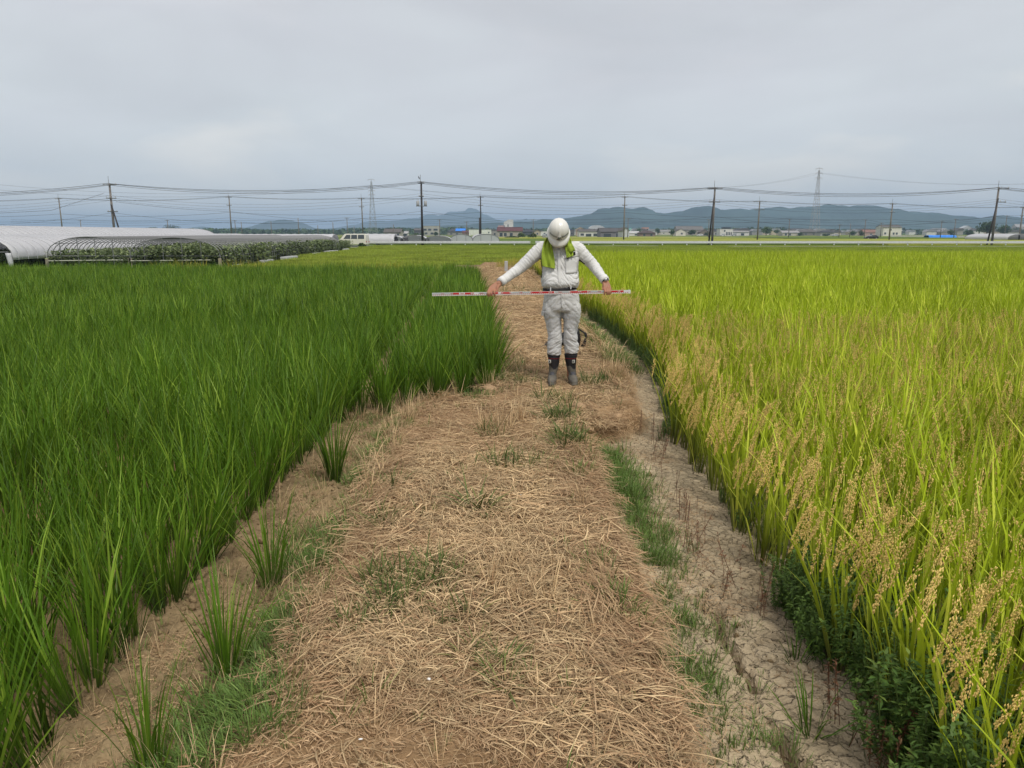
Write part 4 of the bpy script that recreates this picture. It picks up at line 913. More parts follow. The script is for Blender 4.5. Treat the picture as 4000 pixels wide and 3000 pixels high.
# ---- utility poles
M_CONC = mat('pole_concrete', (0.18, 0.165, 0.15), 0.85, 0.25, 1.5); M_DARK = mat('dark_steel', (0.035, 0.03, 0.03), 0.6, 0.2, 2); M_INS = mat('porcelain', (0.5, 0.5, 0.5), 0.3); M_STEEL = mat('weathered_steel', (0.13, 0.13, 0.13), 0.5, metal=0.5)
M_TRF = mat('transformer_grey', (0.36, 0.37, 0.38), 0.5); M_WIRE = mat('wire', (0.03, 0.03, 0.035), 0.6)
def pole(u, v, Y, label, r=0.17, arms=1, brace=None, trans=False, rod=True, m=None, armw=0.9, base=None, side=0):
    t = P(u, v, Y); root = empty('utility_pole', (t.x, Y, FAR), label, 'utility pole', 'utility poles across the plain'); m = m or M_CONC
    MB().tube([(t.x, Y, FAR), (t.x, Y, t.z)], [r, r * 0.72], 10).build('shaft', m, root, smooth=True)
    for i in range(arms):
        z = t.z - 0.25 - i * 2.1; w = armw if i == 0 else armw * 0.75
        MB().box((t.x - w + side, Y - r - 0.11, z - 0.06), (t.x + w + side, Y - r - 0.01, z + 0.06)).build('crossarm', M_STEEL, root)
        for k in (-0.85, -0.35, 0.85):
            x = t.x + k * w + side; MB().tube([(x, Y - r - 0.06, z + 0.06), (x, Y - r - 0.06, z + 0.14), (x, Y - r - 0.06, z + 0.16), (x, Y - r - 0.06, z + 0.27)], [0.03, 0.03, 0.075, 0.06], 8).build('insulator', M_INS, root)
    if rod: MB().tube([(t.x - 0.1, Y, t.z - 0.5), (t.x - 0.1, Y, t.z + 0.9 * (r / 0.17))], 0.03, 5).build('lightning_rod', M_STEEL, root)
    if trans:
        for k in (-1, 1):
            x = t.x + k * 0.62; z = t.z - 3.4
            q = MB().tube([(x, Y, z - 0.42), (x, Y, z - 0.38), (x, Y, z + 0.3), (x, Y, z + 0.36)], [0.2, 0.24, 0.24, 0.17], 12).build('transformer', M_TRF, root, smooth=True)
            for j in (-0.1, 0.1): MB().tube([(x + j, Y, z + 0.36), (x + j, Y, z + 0.55)], 0.035, 6).build('bushing', M_INS, q)
        MB().box((t.x - 0.9, Y - 0.25, t.z - 3.9), (t.x + 0.9, Y - 0.15, t.z - 3.8)).build('transformer_bracket', M_STEEL, root)
    if brace:
        bu, bv, fu = brace; a = P(bu, bv, Y); f = P(fu, 950, Y)
        MB().tube([(a.x, Y - 0.25, a.z), (f.x, Y - 0.6, FAR)], [r * 0.5, r * 0.72], 8).build('leaning_brace', M_DARK, root, smooth=True)
    return t
Y1, Y2, Y3 = 123.0, 205.0, 300.0
r1 = [pole(427, 716, Y1, 'leftmost tall pole with a dark leaning brace and tangled cables on top', 0.21, 3, (438, 800, 492), armw=1.1, side=0.2),
      pole(1645, 709, Y1, 'tall dark pole with two transformer cans, left of the worker', 0.2, 2, trans=True, m=M_DARK, armw=0.55),
      pole(2793, 731, Y1, 'tall pole with a leaning brace in front of the modern white house', 0.19, 2, (2789, 762, 2764), armw=1.2),
      pole(3902, 731, Y1, 'tall braced pole near the right edge beside a round dark tree', 0.19, 2, (3896, 775, 3846), armw=0.9, side=0.6)]
r2 = [pole(229, 773, Y2, 'slim pole rising from the white tunnels at the far left', 0.19, 1, m=M_CONC), pole(894, 767, Y2, 'slim grey pole above the small distant bushes, between two tall poles', 0.2, 2),
      pole(1412, 773, Y2, 'slim pole with lamps standing just left of the lattice tower', 0.19, 2), pole(1877, 767, Y2, 'slim pole in front of the arched tunnels and white shed', 0.2, 2, m=M_DARK),
      pole(2441, 767, Y2, 'slim grey pole beside the grey barn', 0.21, 2), pole(2968, 785, Y2, 'slim pole with wide top arm left of the large round tree', 0.22, 2, armw=1.8), pole(3487, 794, Y2, 'slim pole in front of the white two storey house', 0.22, 2, armw=0.9),
      pole(3997, 808, Y2, 'slim pole cut by the right edge of the picture', 0.22, 2)]
r3d = [(313, 858, 'short pole above the tunnels, right of the leftmost braced pole row'), (653, 859, 'short pole behind the small green tree mound'), (917, 860, 'short pole just right of the slim grey pole on the left'), (1355, 850, 'short pole with a lamp between the bushes and the van'),
       (1717, 857, 'short pole at the right end of the grey concrete house'), (1823, 865, 'short pole behind the blue sheeted roof'), (2083, 857, 'short pole behind the dark bushes left of the worker'), (2454, 853, 'short pole touching the grey barn gable'), (2770, 857, 'short pole hidden behind the braced pole'),
       (3085, 855, 'short pole left of the grey and beige sheds'), (3382, 857, 'short pole above the black parked car'), (3281, 876, 'low pole with a leaning top by the first houses on the right'), (3444, 870, 'low pole above the red brown roof'), (3680, 862, 'low double armed pole above the blue sheet'),
       (3734, 855, 'low double armed pole right of the blue sheet'), (3934, 842, 'low pole between the two dark round trees')]
r3 = [pole(u, v, Y3, lb, 0.17, 1, rod=False, armw=0.9) for u, v, lb in r3d]
for u, v, Y, lb in ((942, 866, 280, 'bare post near the short bush at the left'), (1058, 865, 260, 'bare post before the flat topped hill'), (1164, 851, 230, 'taller bare post right of the flat topped hill'), (1241, 880, 290, 'thin bare post among the bushes'),
        (1300, 868, 260, 'bare post above the crosswise tunnel'), (1383, 885, 300, 'small bare post close to the van'), (1537, 877, 280, 'bare post by the small grey roofed house'), (1873, 850, 160, 'stout bare post beside the slim dark pole'), (3323, 873, 330, 'faint post above the small garden trees')):
    pole(u, v, Y, lb, 0.15 if Y > 170 else 0.17, 0, rod=False, m=M_DARK if Y == 160 else M_CONC)

def wire(pts, sag, r, label, n=14, grp=None):
    mb = MB(); path = []
    for a, b in zip(pts, pts[1:]):
        s = sag * ((b - a).length / 50) ** 2
        for i in range(n):
            t = i / n; p = a.lerp(b, t); path.append(p - Vector((0, 0, 4 * s * t * (1 - t))))
    path.append(pts[-1]); mb.tube(path, r, 4); o = mb.build('overhead_wire', M_WIRE); tag(o, label, 'overhead wire', grp or 'overhead wires')
def row(ps, dz, dy, left, right):
    out = [Vector(p) + Vector((0, dy, dz)) for p in ps]
    a = out[0] + (out[0] - out[1]) * 0.8; b = out[-1] + (out[-1] - out[-2]) * 0.8; a.z = out[0].z + left; b.z = out[-1].z + right
    return [a] + out + [b]
for k, (dz, dy, rr, lb) in enumerate([(-0.05, -0.7, .03, 'topmost dark wire on the tallest pole row'), (-0.1, 0.6, .03, 'twin of the topmost wire on the tallest pole row, slightly behind'), (-0.3, -0.1, .024, 'third high wire on the tallest pole row'),
        (-1.9, -0.5, .011, 'upper thin wire of the tallest pole row'), (-2.25, 0.1, .011, 'middle thin wire of the tallest pole row'), (-2.6, 0.4, .011, 'lower thin wire of the tallest pole row'), (-4.6, 0.3, .014, 'low communication cable on the tallest pole row')]):
    wire(row(r1, dz, dy, -1.5, -1.2), 1.25 + 0.1 * k, rr, lb)
for k, (dz, dy, rr, lb) in enumerate([(0, -0.6, .032, 'top wire on the slim pole row'), (-0.1, 0.6, .026, 'second top wire on the slim pole row'), (-4.2, 0, .028, 'cable halfway up the slim pole row'), (-5.6, 0.2, .017, 'low cable on the slim pole row'), (-6.6, 0.2, .015, 'lowest thin cable on the slim pole row')]):
    wire(row(r2, dz, dy, -0.5, -0.5), 1.0, rr, lb)
rr3 = [p for p in sorted(r3, key=lambda q: q.x)]
rr3 = [r3[i] for i in (0, 1, 2, 3, 4, 5, 6, 7, 8, 9, 10, 12, 13, 15)]
for k, (dz, lb) in enumerate([(0, 'top wire on the short distant poles'), (-0.9, 'lower wire on the short distant poles')]): wire(row(rr3, dz, 0, 0, 0), 0.8, .03, lb, 8)
t0 = P(405, 755, Y1); wire([P(-260, 842, Y1), P(200, 822, Y1), t0], 0.4, .022, 'slack wire dropping left from the leftmost braced pole')
wire([P(452, 788, Y1), P(900, 826, 160), P(1400, 870, 200)], 0.5, .02, 'thin wire slanting down right from the leftmost braced pole')

# crow on the lightning rod
q = P(1637, 697, Y1); M_BIRD = mat('black_feathers', (0.02, 0.02, 0.025), 0.5)
bd = MB(); rg = []
for t, rx, rz, ox, oz in ((0, .01, .01, .22, -.16), (.15, .045, .04, .12, -.08), (.4, .09, .10, .02, .03), (.65, .085, .10, -.04, .14), (.82, .05, .055, -.07, .25), (.92, .055, .055, -.09, .31), (1, .02, .02, -.12, .34)):
    rg.append([(q.x + ox + rx * math.cos(a), Y1 + 0.8 * rx * math.sin(a), q.z + oz + rz * math.sin(a) * 0.5) for a in np.linspace(0, 2 * math.pi, 9)[:-1]])
Vv, Ff = loft(rg); br = empty('bird', (q.x, Y1, q.z - 0.2), 'black bird perched on the rod of the pole with transformers', 'bird'); MB().add(Vv, Ff).build('body', M_BIRD, br, smooth=True)
MB().tube([(q.x - .11, Y1, q.z + .32), (q.x - .2, Y1, q.z + .31)], [.022, .004], 6).build('beak', M_BIRD, br)
for k in (-.02, .03): MB().tube([(q.x + k, Y1, q.z - 0.12), (q.x + k, Y1, q.z + 0.02)], .008, 4).build('leg', M_BIRD, br)

# ---- lattice towers
M_LAT = mat('tower_steel', (0.30, 0.31, 0.32), 0.6, metal=0.2); M_LATR = mat('tower_pink', (0.36, 0.34, 0.34), 0.6)
def pylon(u, vt, vb, Y, wb, label, m, arms, seg=9):
    t = P(u, vt, Y); x = t.x; H_ = t.z - FAR; root = empty('lattice_tower', (x, Y, FAR), label, 'lattice tower', 'lattice power towers')
    hw = lambda f: wb / 2 * ((1 - f) ** 1.15 * 0.9 + 0.1) if f < 0.97 else 0.05 * wb
    rt = max(0.08, H_ * 0.0027)
    for sx, sy in ((-1, -1), (1, -1), (1, 1), (-1, 1)):
        MB().tube([(x + sx * hw(f), Y + sy * hw(f), FAR + H_ * f) for f in (0, .25, .5, .7, .85, .96)], rt, 4).build('leg', m, root)
    fs = [1 - (1 - i / seg) ** 1.0 for i in range(seg + 1)]; fs = [f * 0.96 for f in fs]
    mb = MB()
    for a, b in zip(fs, fs[1:]):
        for s in (-1, 1):
            y_ = Y + s * hw(a); y2 = Y + s * hw(b)
            mb.tube([(x - hw(a), y_, FAR + H_ * a), (x + hw(b), y2, FAR + H_ * b)], rt * 0.55, 3); mb.tube([(x + hw(a), y_, FAR + H_ * a), (x - hw(b), y2, FAR + H_ * b)], rt * 0.55, 3)
            mb.tube([(x - hw(b), y2, FAR + H_ * b), (x + hw(b), y2, FAR + H_ * b)], rt * 0.6, 3)
    mb.build('bracing', m, root)
    for f in arms:
        z = FAR + H_ * f; w = wb * 0.42; MB().tube([(x - w, Y, z), (x, Y, z + 0.03 * H_ * 0.5), (x + w, Y, z)], rt * 0.8, 3).tube([(x - w, Y, z), (x + w, Y, z)], rt * 0.8, 3).build('arm', m, root)
        for s in (-1, 1): MB().tube([(x + s * w, Y, z), (x + s * w, Y, z - 0.025 * H_)], rt * 0.8, 4).build('insulator', M_INS, root)
    MB().tube([(x, Y, FAR + 0.95 * H_), (x, Y, t.z)], rt, 3).build('peak', m, root)
    return t
pa = pylon(1450, 700, 915, 520, 5.4, 'grey lattice tower standing behind the van, left of the worker', M_LAT, (0.99, .86, .80, .73)); pb = pylon(3201, 655, 915, 760, 8.2, 'taller pale lattice tower rising over the hills at the right', M_LATR, (.985, .92, .85))
for s in (-1, 1): wire([P(-300, 700 + 12 * s, 500), pa + Vector((2.2 * s, 0, -4)), P(2700, 735, 640), pb + Vector((3.3 * s, 0, -5)), P(4300, 700, 760)], 0.25, .05, 'faint high voltage line strung between the lattice towers, %s conductor' % ('near' if s < 0 else 'far'))

# ---- houses
M_GLASS = mat('window_glass', (0.05, 0.06, 0.07), 0.15, spec=0.6); M_TRIM = mat('house_trim', (0.4, 0.4, 0.4), 0.7)
wallm, roofm = {}, {}
def hm(kind, c):
    d = wallm if kind == 'w' else roofm
    if c not in d:
        m = mat('house_wall' if kind == 'w' else 'roof_tiles', c, 0.85, 0.14, 0.8)
        if kind == 'r':
            N, L = nodes(m); b = N['Principled BSDF']; w_ = N.new('ShaderNodeTexWave'); w_.inputs['Scale'].default_value = 1.6; w_.bands_direction = 'X'; o_ = N.new('ShaderNodeTexCoord'); L.new(o_.outputs['Object'], w_.inputs['Vector'])
            bp_ = N.new('ShaderNodeBump'); bp_.inputs['Distance'].default_value = 0.08; L.new(w_.outputs['Fac'], bp_.inputs['Height']); L.new(bp_.outputs[0], b.inputs['Normal'])
        d[c] = m
    return d[c]
def house(x0, x1, vb, ve, vr, wc, rc, label, kind='gable_side', dep=8, wins=(), over=0.35, rot=0, sheet=None, cat='house', name='house'):
    """x0,x1 wall span, vb ground line, ve eaves, vr ridge (pixels); kind: gable_side (ridge across), gable_front, hip, flat, shed"""
    vb = max(vb, 916.5); g = G((x0 + x1) / 2, vb, FAR); Y = g.y
    X0, X1 = P(x0, vb, Y).x, P(x1, vb, Y).x; ze, zr = P(x0, ve, Y).z, P(x0, vr, Y).z; W = X1 - X0; cx = (X0 + X1) / 2
    root = empty(name, (cx, Y, FAR), label, cat, 'houses on the plain')
    wm, rm = hm('w', wc), hm('r', rc); Yb = Y + dep
    if kind == 'flat':
        MB().box((X0, Y, FAR), (X1, Yb, zr)).build('wall', wm, root); MB().box((X0 - .1, Y - .1, zr + .003), (X1 + .1, Yb + .1, zr + .2)).build('roof', rm, root); ze = zr
    elif kind == 'gable_front':
        mb = MB(); mb.prism([(X0, FAR), (X1, FAR), (X1, ze), (cx, zr), (X0, ze)], Y, Yb); mb.build('wall', wm, root)
        sl = (zr - ze) / (W / 2); ox = over
        for s, xe in ((-1, X0), (1, X1)):
            mb = MB(); xo = xe + s * ox; zo = ze - ox * sl + 0.02; mb.prism([(xo, zo), (cx, zr + .02), (cx, zr + .2), (xo, zo + .18)][::s], Y - over, Yb + over); mb.build('roof', rm, root)
    elif kind == 'gable_side':
        mb = MB(); mb.prism([(Y, FAR), (Yb, FAR), (Yb, ze), ((Y + Yb) / 2, zr), (Y, ze)], X0, X1, axis='x'); mb.build('wall', wm, root)
        cy_ = (Y + Yb) / 2; sl = (zr - ze) / (dep / 2)
        for s, ye in ((-1, Y), (1, Yb)):
            yo = ye + s * over; zo = ze - over * sl + .02; mb = MB(); mb.prism([(yo, zo), (cy_, zr + .02), (cy_, zr + .2), (yo, zo + .18)][::s], X0 - over, X1 + over, axis='x'); mb.build('roof', rm, root)
        MB().box((X0 - over, cy_ - .15, zr + .1), (X1 + over, cy_ + .15, zr + .32)).build('ridge', rm, root)
    elif kind == 'hip':
        MB().box((X0, Y, FAR), (X1, Yb, ze)).build('wall', wm, root); o = 0.7; i = min(W, dep) * 0.38
        a, b_, c, d = (X0 - o, Y - o, ze), (X1 + o, Y - o, ze), (X1 + o, Yb + o, ze), (X0 - o, Yb + o, ze); cy_ = (Y + Yb) / 2; e_, f = (X0 + i, cy_, zr), (X1 - i, cy_, zr)
        MB().add([a, b_, c, d, e_, f], [(0, 1, 5, 4), (1, 2, 5), (2, 3, 4, 5), (3, 0, 4), (3, 2, 1, 0)]).build('roof', rm, root)
    elif kind == 'vault':
        MB().box((X0, Y, FAR), (X1, Yb, ze)).build('wall', wm, root)
        pr = [(cx + W / 2 * math.cos(a), ze + (zr - ze) * math.sin(a)) for a in np.linspace(0, math.pi, 13)]; MB().prism(pr, Y, Yb).build('roof', rm, root, smooth=False)
    for w in wins:       # (fx, fz, w, h): fractions along the front and up the wall, size in metres
        x = X0 + w[0] * W; z = FAR + w[1] * (ze - FAR); 
        f = MB().box((x - w[2] / 2 - .06, Y - .05, z - w[3] / 2 - .06), (x + w[2] / 2 + .06, Y - .003, z + w[3] / 2 + .06)).build('window', M_TRIM, root)
        MB().box((x - w[2] / 2, Y - .07, z - w[3] / 2), (x + w[2] / 2, Y - .053, z + w[3] / 2)).build('pane', M_GLASS, f)
    if sheet:
        a0, a1 = sheet; xa, xb = X0 + a0 * W, X0 + a1 * W; cy_ = (Y + Yb) / 2; o = 0.7 if kind == 'hip' else over
        lo = (Y - o, ze + .28 if kind == 'hip' else ze + .25); hi = (cy_, zr + .12)
        t0_, t1_ = 0.15, 0.98; p0 = (lo[0] + (hi[0] - lo[0]) * t0_, lo[1] + (hi[1] - lo[1]) * t0_); p1 = (lo[0] + (hi[0] - lo[0]) * t1_, lo[1] + (hi[1] - lo[1]) * t1_)
        MB().prism([(p0[0], p0[1]), (p1[0], p1[1]), (p1[0], p1[1] + .1), (p0[0], p0[1] + .1)], xa, xb, axis='x').build('blue_sheet', bpy.data.materials.get('blue_tarp') or mat('blue_tarp', (0.03, 0.22, 0.75), 0.5, 0.1, 1), root)
    return root
WH, GY, BE, DK, BR = (0.62, 0.61, 0.58), (0.27, 0.26, 0.24), (0.42, 0.36, 0.27), (0.10, 0.10, 0.11), (0.2, 0.13, 0.10)
RG, RD, RR, RB = (0.13, 0.12, 0.115), (0.06, 0.06, 0.07), (0.16, 0.06, 0.06), (0.05, 0.15, 0.35)
W2 = [(.2, .3, 1.6, 1.2), (.5, .3, 1.6, 1.2), (.8, .3, 1.6, 1.2)]
W4 = W2 + [(.2, .75, 1.5, 1.1), (.5, .75, 1.5, 1.1), (.8, .75, 1.5, 1.1)]
H = [ # x0, x1, vb, ve, vr, wall, roof, label, kind, depth, windows
 (1500, 1565, 928, 908, 895, (.38, .36, .31), RG, 'small old house with grey tiled roof right behind the lattice tower', 'gable_side', 9, [(.25, .55, 1.3, 1.2), (.6, .45, 1.0, 1.6), (.85, .5, 1.0, 1.2)]),
 (1567, 1592, 925, 912, 905, WH, (.45, .45, .45), 'little white outbuilding with dark doorway by the old grey house', 'gable_side', 6, [(.6, .4, 2.2, 1.6)]),
 (1618, 1652, 921, 900, 893, DK, RG, 'low dark roofed house left of the grey concrete house', 'gable_side', 8, [(.5, .4, 1.5, 1.2)]),
 (1652, 1716, 920, 883, 883, (.36, .35, .32), (.33, .32, .30), 'grey two storey concrete house with long balcony windows', 'flat', 9, [(.16, .62, 2.2, 1.6), (.42, .62, 2.6, 1.6), (.78, .62, 3.4, 1.5), (.2, .22, 2, 1.6), (.55, .22, 2.2, 1.6), (.85, .22, 1.6, 1.4)]),
 (1748, 1822, 919, 905, 893, (.28, .26, .22), RD, 'traditional dark hipped house under a bright blue roof sheet', 'hip', 10, [(.2, .4, 2, 1.2), (.5, .4, 2, 1.2)]),
 (1806, 1830, 920, 908, 902, BR, RR, 'reddish shed against the blue sheeted house', 'gable_side', 6, []),
 (1832, 1918, 920, 898, 897, (.64, .66, .60), (.33, .40, .33), 'long white shed with flat pale green roof', 'flat', 12, [(.9, .5, 1, 1)]),
 (1920, 1945, 925, 905, 901, GY, RG, 'narrow grey lean to between the white shed and red roofed house', 'flat', 6, [(.5, .4, 1, 1.4)]),
 (1968, 2005, 914, 875, 858, (.66, .64, .60), (.5, .48, .46), 'tall white tower like building with slanted top', 'shedtop', 9, [(.45, .85, 1.2, 3.0)]),
 (1946, 1972, 914, 884, 881, (.48, .30, .28), (.38, .22, .21), 'pink low block beside the white tower building', 'flat', 8, []),
 (1943, 2040, 927, 903, 889, (.36, .33, .28), (.13, .055, .06), 'wide house with dull red roof and grey plaster gable', 'gable_side', 14, [(.15, .45, 1.5, 1.7), (.32, .45, 1.3, 1.5), (.56, .45, 1.4, 1.6), (.9, .45, 1.3, 1.6)]),
 (2040, 2085, 921, 905, 895, DK, RD, 'cluster of dark tiled roofs right of the red roofed house', 'hip', 9, [(.4, .4, 1.5, 1.2)]),
 (2086, 2112, 921, 905, 898, BE, BR, 'small tan house behind the bushes', 'gable_front', 8, [(.5, .5, 1.2, 1.2)]),
 (2112, 2142, 921, 908, 904, WH, (.35, .35, .35), 'pale low shed just left of the worker', 'flat', 6, [(.5, .5, 1.4, 1.0)]),
 (2222, 2244, 922, 900, 896, DK, RB, 'dark block with a strip of blue roof next to the towel', 'flat', 7, [(.5, .4, 1.5, 1.2)]),
 (2252, 2284, 921, 897, 888, (.48, .36, .28), (.40, .32, .25), 'pinkish two storey gabled house right of the worker', 'gable_front', 9, [(.5, .75, 1.4, 1.2), (.3, .3, 1.4, 1.2)]),
 (2262, 2344, 924, 905, 897, (.60, .59, .56), RG, 'long white house with dark tiled roof and two garage openings', 'gable_side', 12, [(.15, .4, 2, 1.2), (.45, .3, 3.2, 1.5), (.8, .35, 3, 1.5)]),
 (2302, 2362, 912, 893, 880, (.5, .5, .5), (.58, .58, .58), 'white vaulted hall behind the long white house', 'vault', 16, []),
 (2346, 2450, 926, 906, 892, (.17, .17, .18), (.105, .10, .10), 'large dark grey barn with broad tiled roof', 'gable_side', 16, [(.25, .3, 4, 2), (.7, .3, 3.5, 2)]),
 (2432, 2457, 928, 901, 889, (.52, .53, .55), RG, 'pale gable end attached to the dark grey barn', 'gable_front', 16, []),
 (2458, 2472, 918, 898, 891, (.45, .6, .55), (.18, .5, .44), 'little teal roofed building behind the barn', 'gable_front', 7, []),
 (2458, 2496, 921, 911, 904, WH, (.55, .55, .55), 'white sheds and parked trailers right of the barn', 'gable_side', 7, [(.7, .4, 2, 1)]),
 (2508, 2534, 910, 898, 888, (.46, .26, .20), (.40, .22, .17), 'salmon pink house behind the dark tiled roofs', 'flat', 7, []),
 (2498, 2560, 923, 910, 900, (.24, .17, .15), (.10, .075, .075), 'old house with layered dark and reddish roofs', 'hip', 9, [(.3, .4, 1.4, 1.4), (.75, .4, 1.4, 1.4)]),
 (2580, 2622, 917, 905, 898, (.5, .47, .42), (.28, .27, .25), 'small pale house between two garden trees', 'gable_side', 8, [(.3, .5, 1.2, 1.1)]),
 (2644, 2748, 919, 898, 884, (.30, .27, .22), (.17, .16, .15), 'very long grey brown tiled farmhouse', 'gable_side', 16, [(.3, .6, 2, 1), (.6, .6, 2, 1)]),
 (2640, 2678, 921, 904, 894, (.60, .57, .50), RG, 'cream gabled wing in front of the long farmhouse', 'gable_front', 10, [(.6, .5, 1.2, 1.2)]),
 (2735, 2770, 921, 907, 896, (.2, .16, .13), (.15, .12, .11), 'brown tumbledown roofs right of the long farmhouse', 'gable_front', 9, [(.5, .4, 1.3, 1.2)]),
 (2784, 2812, 919, 903, 896, (.33, .31, .28), RD, 'dark roofed house behind the modern white house', 'gable_side', 8, [(.5, .4, 2, 1.4)]),
 (2860, 2925, 921, 907, 902, (.60, .58, .55), (.32, .31, .30), 'low white building with grey roof right of the modern house', 'gable_side', 9, [(.2, .4, 1.6, 1.4), (.62, .4, 2.4, 1.6)]),
 (2926, 2960, 916, 906, 903, (.25, .25, .25), (.28, .28, .27), 'distant low grey shed near the large round tree', 'flat', 8, [(.5, .4, 2, 1)]),
 (3056, 3122, 921, 909, 902, (.46, .43, .36), (.36, .35, .35), 'beige and white shed with pale roof', 'gable_side', 10, [(.2, .45, 1.5, 1.5), (.45, .45, 1.2, 1.6)]),
 (3125, 3200, 920, 906, 896, (.2, .18, .16), RG, 'group of dark tiled roofs below the pale tower', 'hip', 12, [(.3, .4, 1.6, 1.2), (.7, .4, 1.6, 1.2)]),
 (3205, 3256, 921, 908, 900, (.42, .40, .36), RD, 'dark roofed bungalow right of the pale lattice tower', 'hip', 9, [(.6, .4, 2.4, 1.2)]),
 (3340, 3375, 920, 908, 901, (.3, .28, .25), (.2, .2, .2), 'small grey house behind garden trees, left of the red brown house', 'gable_front', 8, [(.5, .5, 1.3, 1.2)]),
 (3376, 3452, 921, 908, 898, (.42, .30, .25), (.27, .15, .12), 'single storey house with red brown roof and white awning', 'gable_side', 10, [(.35, .4, 1.6, 1.2), (.8, .4, 3.4, 1.5)]),
 (3448, 3520, 922, 888, 879, (.62, .60, .54), (.15, .145, .14), 'large cream two storey house with dark roof at the right', 'gable_side', 11, [(.12, .3, 1.2, 1.3), (.58, .28, 1.2, 1.4), (.75, .28, 1.2, 1.4), (.4, .72, 1.2, 1.0)]),
 (3525, 3580, 914, 905, 899, (.35, .34, .33), (.3, .3, .31), 'hazy far house right of the cream two storey one', 'gable_side', 8, [(.5, .4, 2, 1)]),
 (3644, 3700, 912, 901, 893, (.45, .43, .40), (.36, .36, .37), 'hazy far pale house above the blue sheet', 'gable_side', 8, [(.5, .5, 2, 1)]),
 (3755, 3800, 915, 893, 882, (.42, .43, .42), (.45, .48, .50), 'pale grey roofed house left of the round dark tree', 'gable_front', 9, [(.5, .5, 1.2, 1.2)]),
 (3966, 4010, 912, 886, 876, (.45, .42, .38), (.33, .33, .33), 'pale house at the right edge behind the hedges', 'gable_side', 9, [(.4, .5, 1.4, 1.2)]),
]
for h_ in H:
    x0, x1, vb, ve, vr, wc, rc, lb, kd, dp, wn = h_
    if kd == 'shedtop':
        r_ = house(x0, x1, vb, ve, ve, wc, rc, lb, 'flat', dp, wn, name='building', cat='building')
        X0, X1 = P(x0, vb, G((x0 + x1) / 2, 916.5, FAR).y).x, P(x1, vb, G((x0 + x1) / 2, 916.5, FAR).y).x; Y = G((x0 + x1) / 2, 916.5, FAR).y; z0, z1 = P(0, ve, Y).z + .21, P(0, vr, Y).z
        MB().prism([(X0, z0), (X1, z0), (X1, z1), (X0 + (X1 - X0) * .45, z1), (X0, z0 + (z1 - z0) * .35)], Y + .5, Y + dp - .5).build('top_storey', hm('w', wc), r_)
        continue
    house(x0, x1, vb, ve, vr, wc, rc, lb, kd, dp, wn, sheet=(.42, .95) if 'blue roof sheet' in lb else None)
# modern white house with a dark upper box
mh_ = house(2812, 2862, 922, 903, 895, (.64, .62, .58), (.45, .44, .42), 'modern white house with a row of slit windows and dark upper box', 'flat', 9, [(.5, .35, .6, 2.2), (.62, .35, .6, 2.2), (.75, .35, .6, 2.2), (.88, .35, .6, 2.2), (.35, .75, 1.0, 1.0)])
Yh = mh_.location.y; a, b_ = P(2834, 903, Yh), P(2856, 890, Yh); MB().box((a.x, Yh + 1, a.z + .8), (b_.x, Yh + 7, b_.z + .1)).build('upper_box', hm('w', (.06, .07, .08)), mh_); MB().box((a.x - 1, Yh + .2, b_.z + .11), (b_.x + 1, Yh + 8, b_.z + .4)).build('upper_roof', hm('r', RD), mh_)
# blue sheet lying over a bank at the right
mb = MB(); a = G(3632, 930.5, FAR); Yt = a.y; x0, x1 = P(3630, 925, Yt).x, P(3738, 925, Yt).x; nX = 24; V = []; prf = [(0, 0.02), (.3, .8), (.9, 1.15), (3.5, 1.2), (4.5, .1)]
for i in range(nX + 1):
    for y_, z_ in prf: V.append((x0 + (x1 - x0) * i / nX + 0.2 * mnoise.noise(Vector((i * .7, y_, 0))), Yt + y_, FAR + z_ * (1 + .12 * mnoise.noise(Vector((i * .9, y_ * 3, 2))))))
mb.add(V, [(i * 5 + j, (i + 1) * 5 + j, (i + 1) * 5 + j + 1, i * 5 + j + 1) for i in range(nX) for j in range(4)]); tag(mb.build('blue_tarpaulin', bpy.data.materials['blue_tarp']), 'crumpled bright blue tarpaulin spread over a low bank', 'tarpaulin')
for x0, x1, v, lb in ((3740, 3860, 929, 'low pale concrete wall right of the blue tarpaulin'), (3480, 3625, 925, 'pale low wall running between the cream house and blue tarpaulin')):
    g = G(x0, v, FAR); MB_ = MB().box((P(x0, v, g.y).x, g.y, FAR), (P(x1, v, g.y).x, g.y + .2, FAR + .75)); tag(MB_.build('low_wall', hm('w', (.40, .39, .36))), lb, 'wall', 'low walls')
filmed(P(3985, 930, 200).x, 9, 1.9, 198, 215, 'white plastic tunnel at the right edge below the hedges', zlow=0.1)

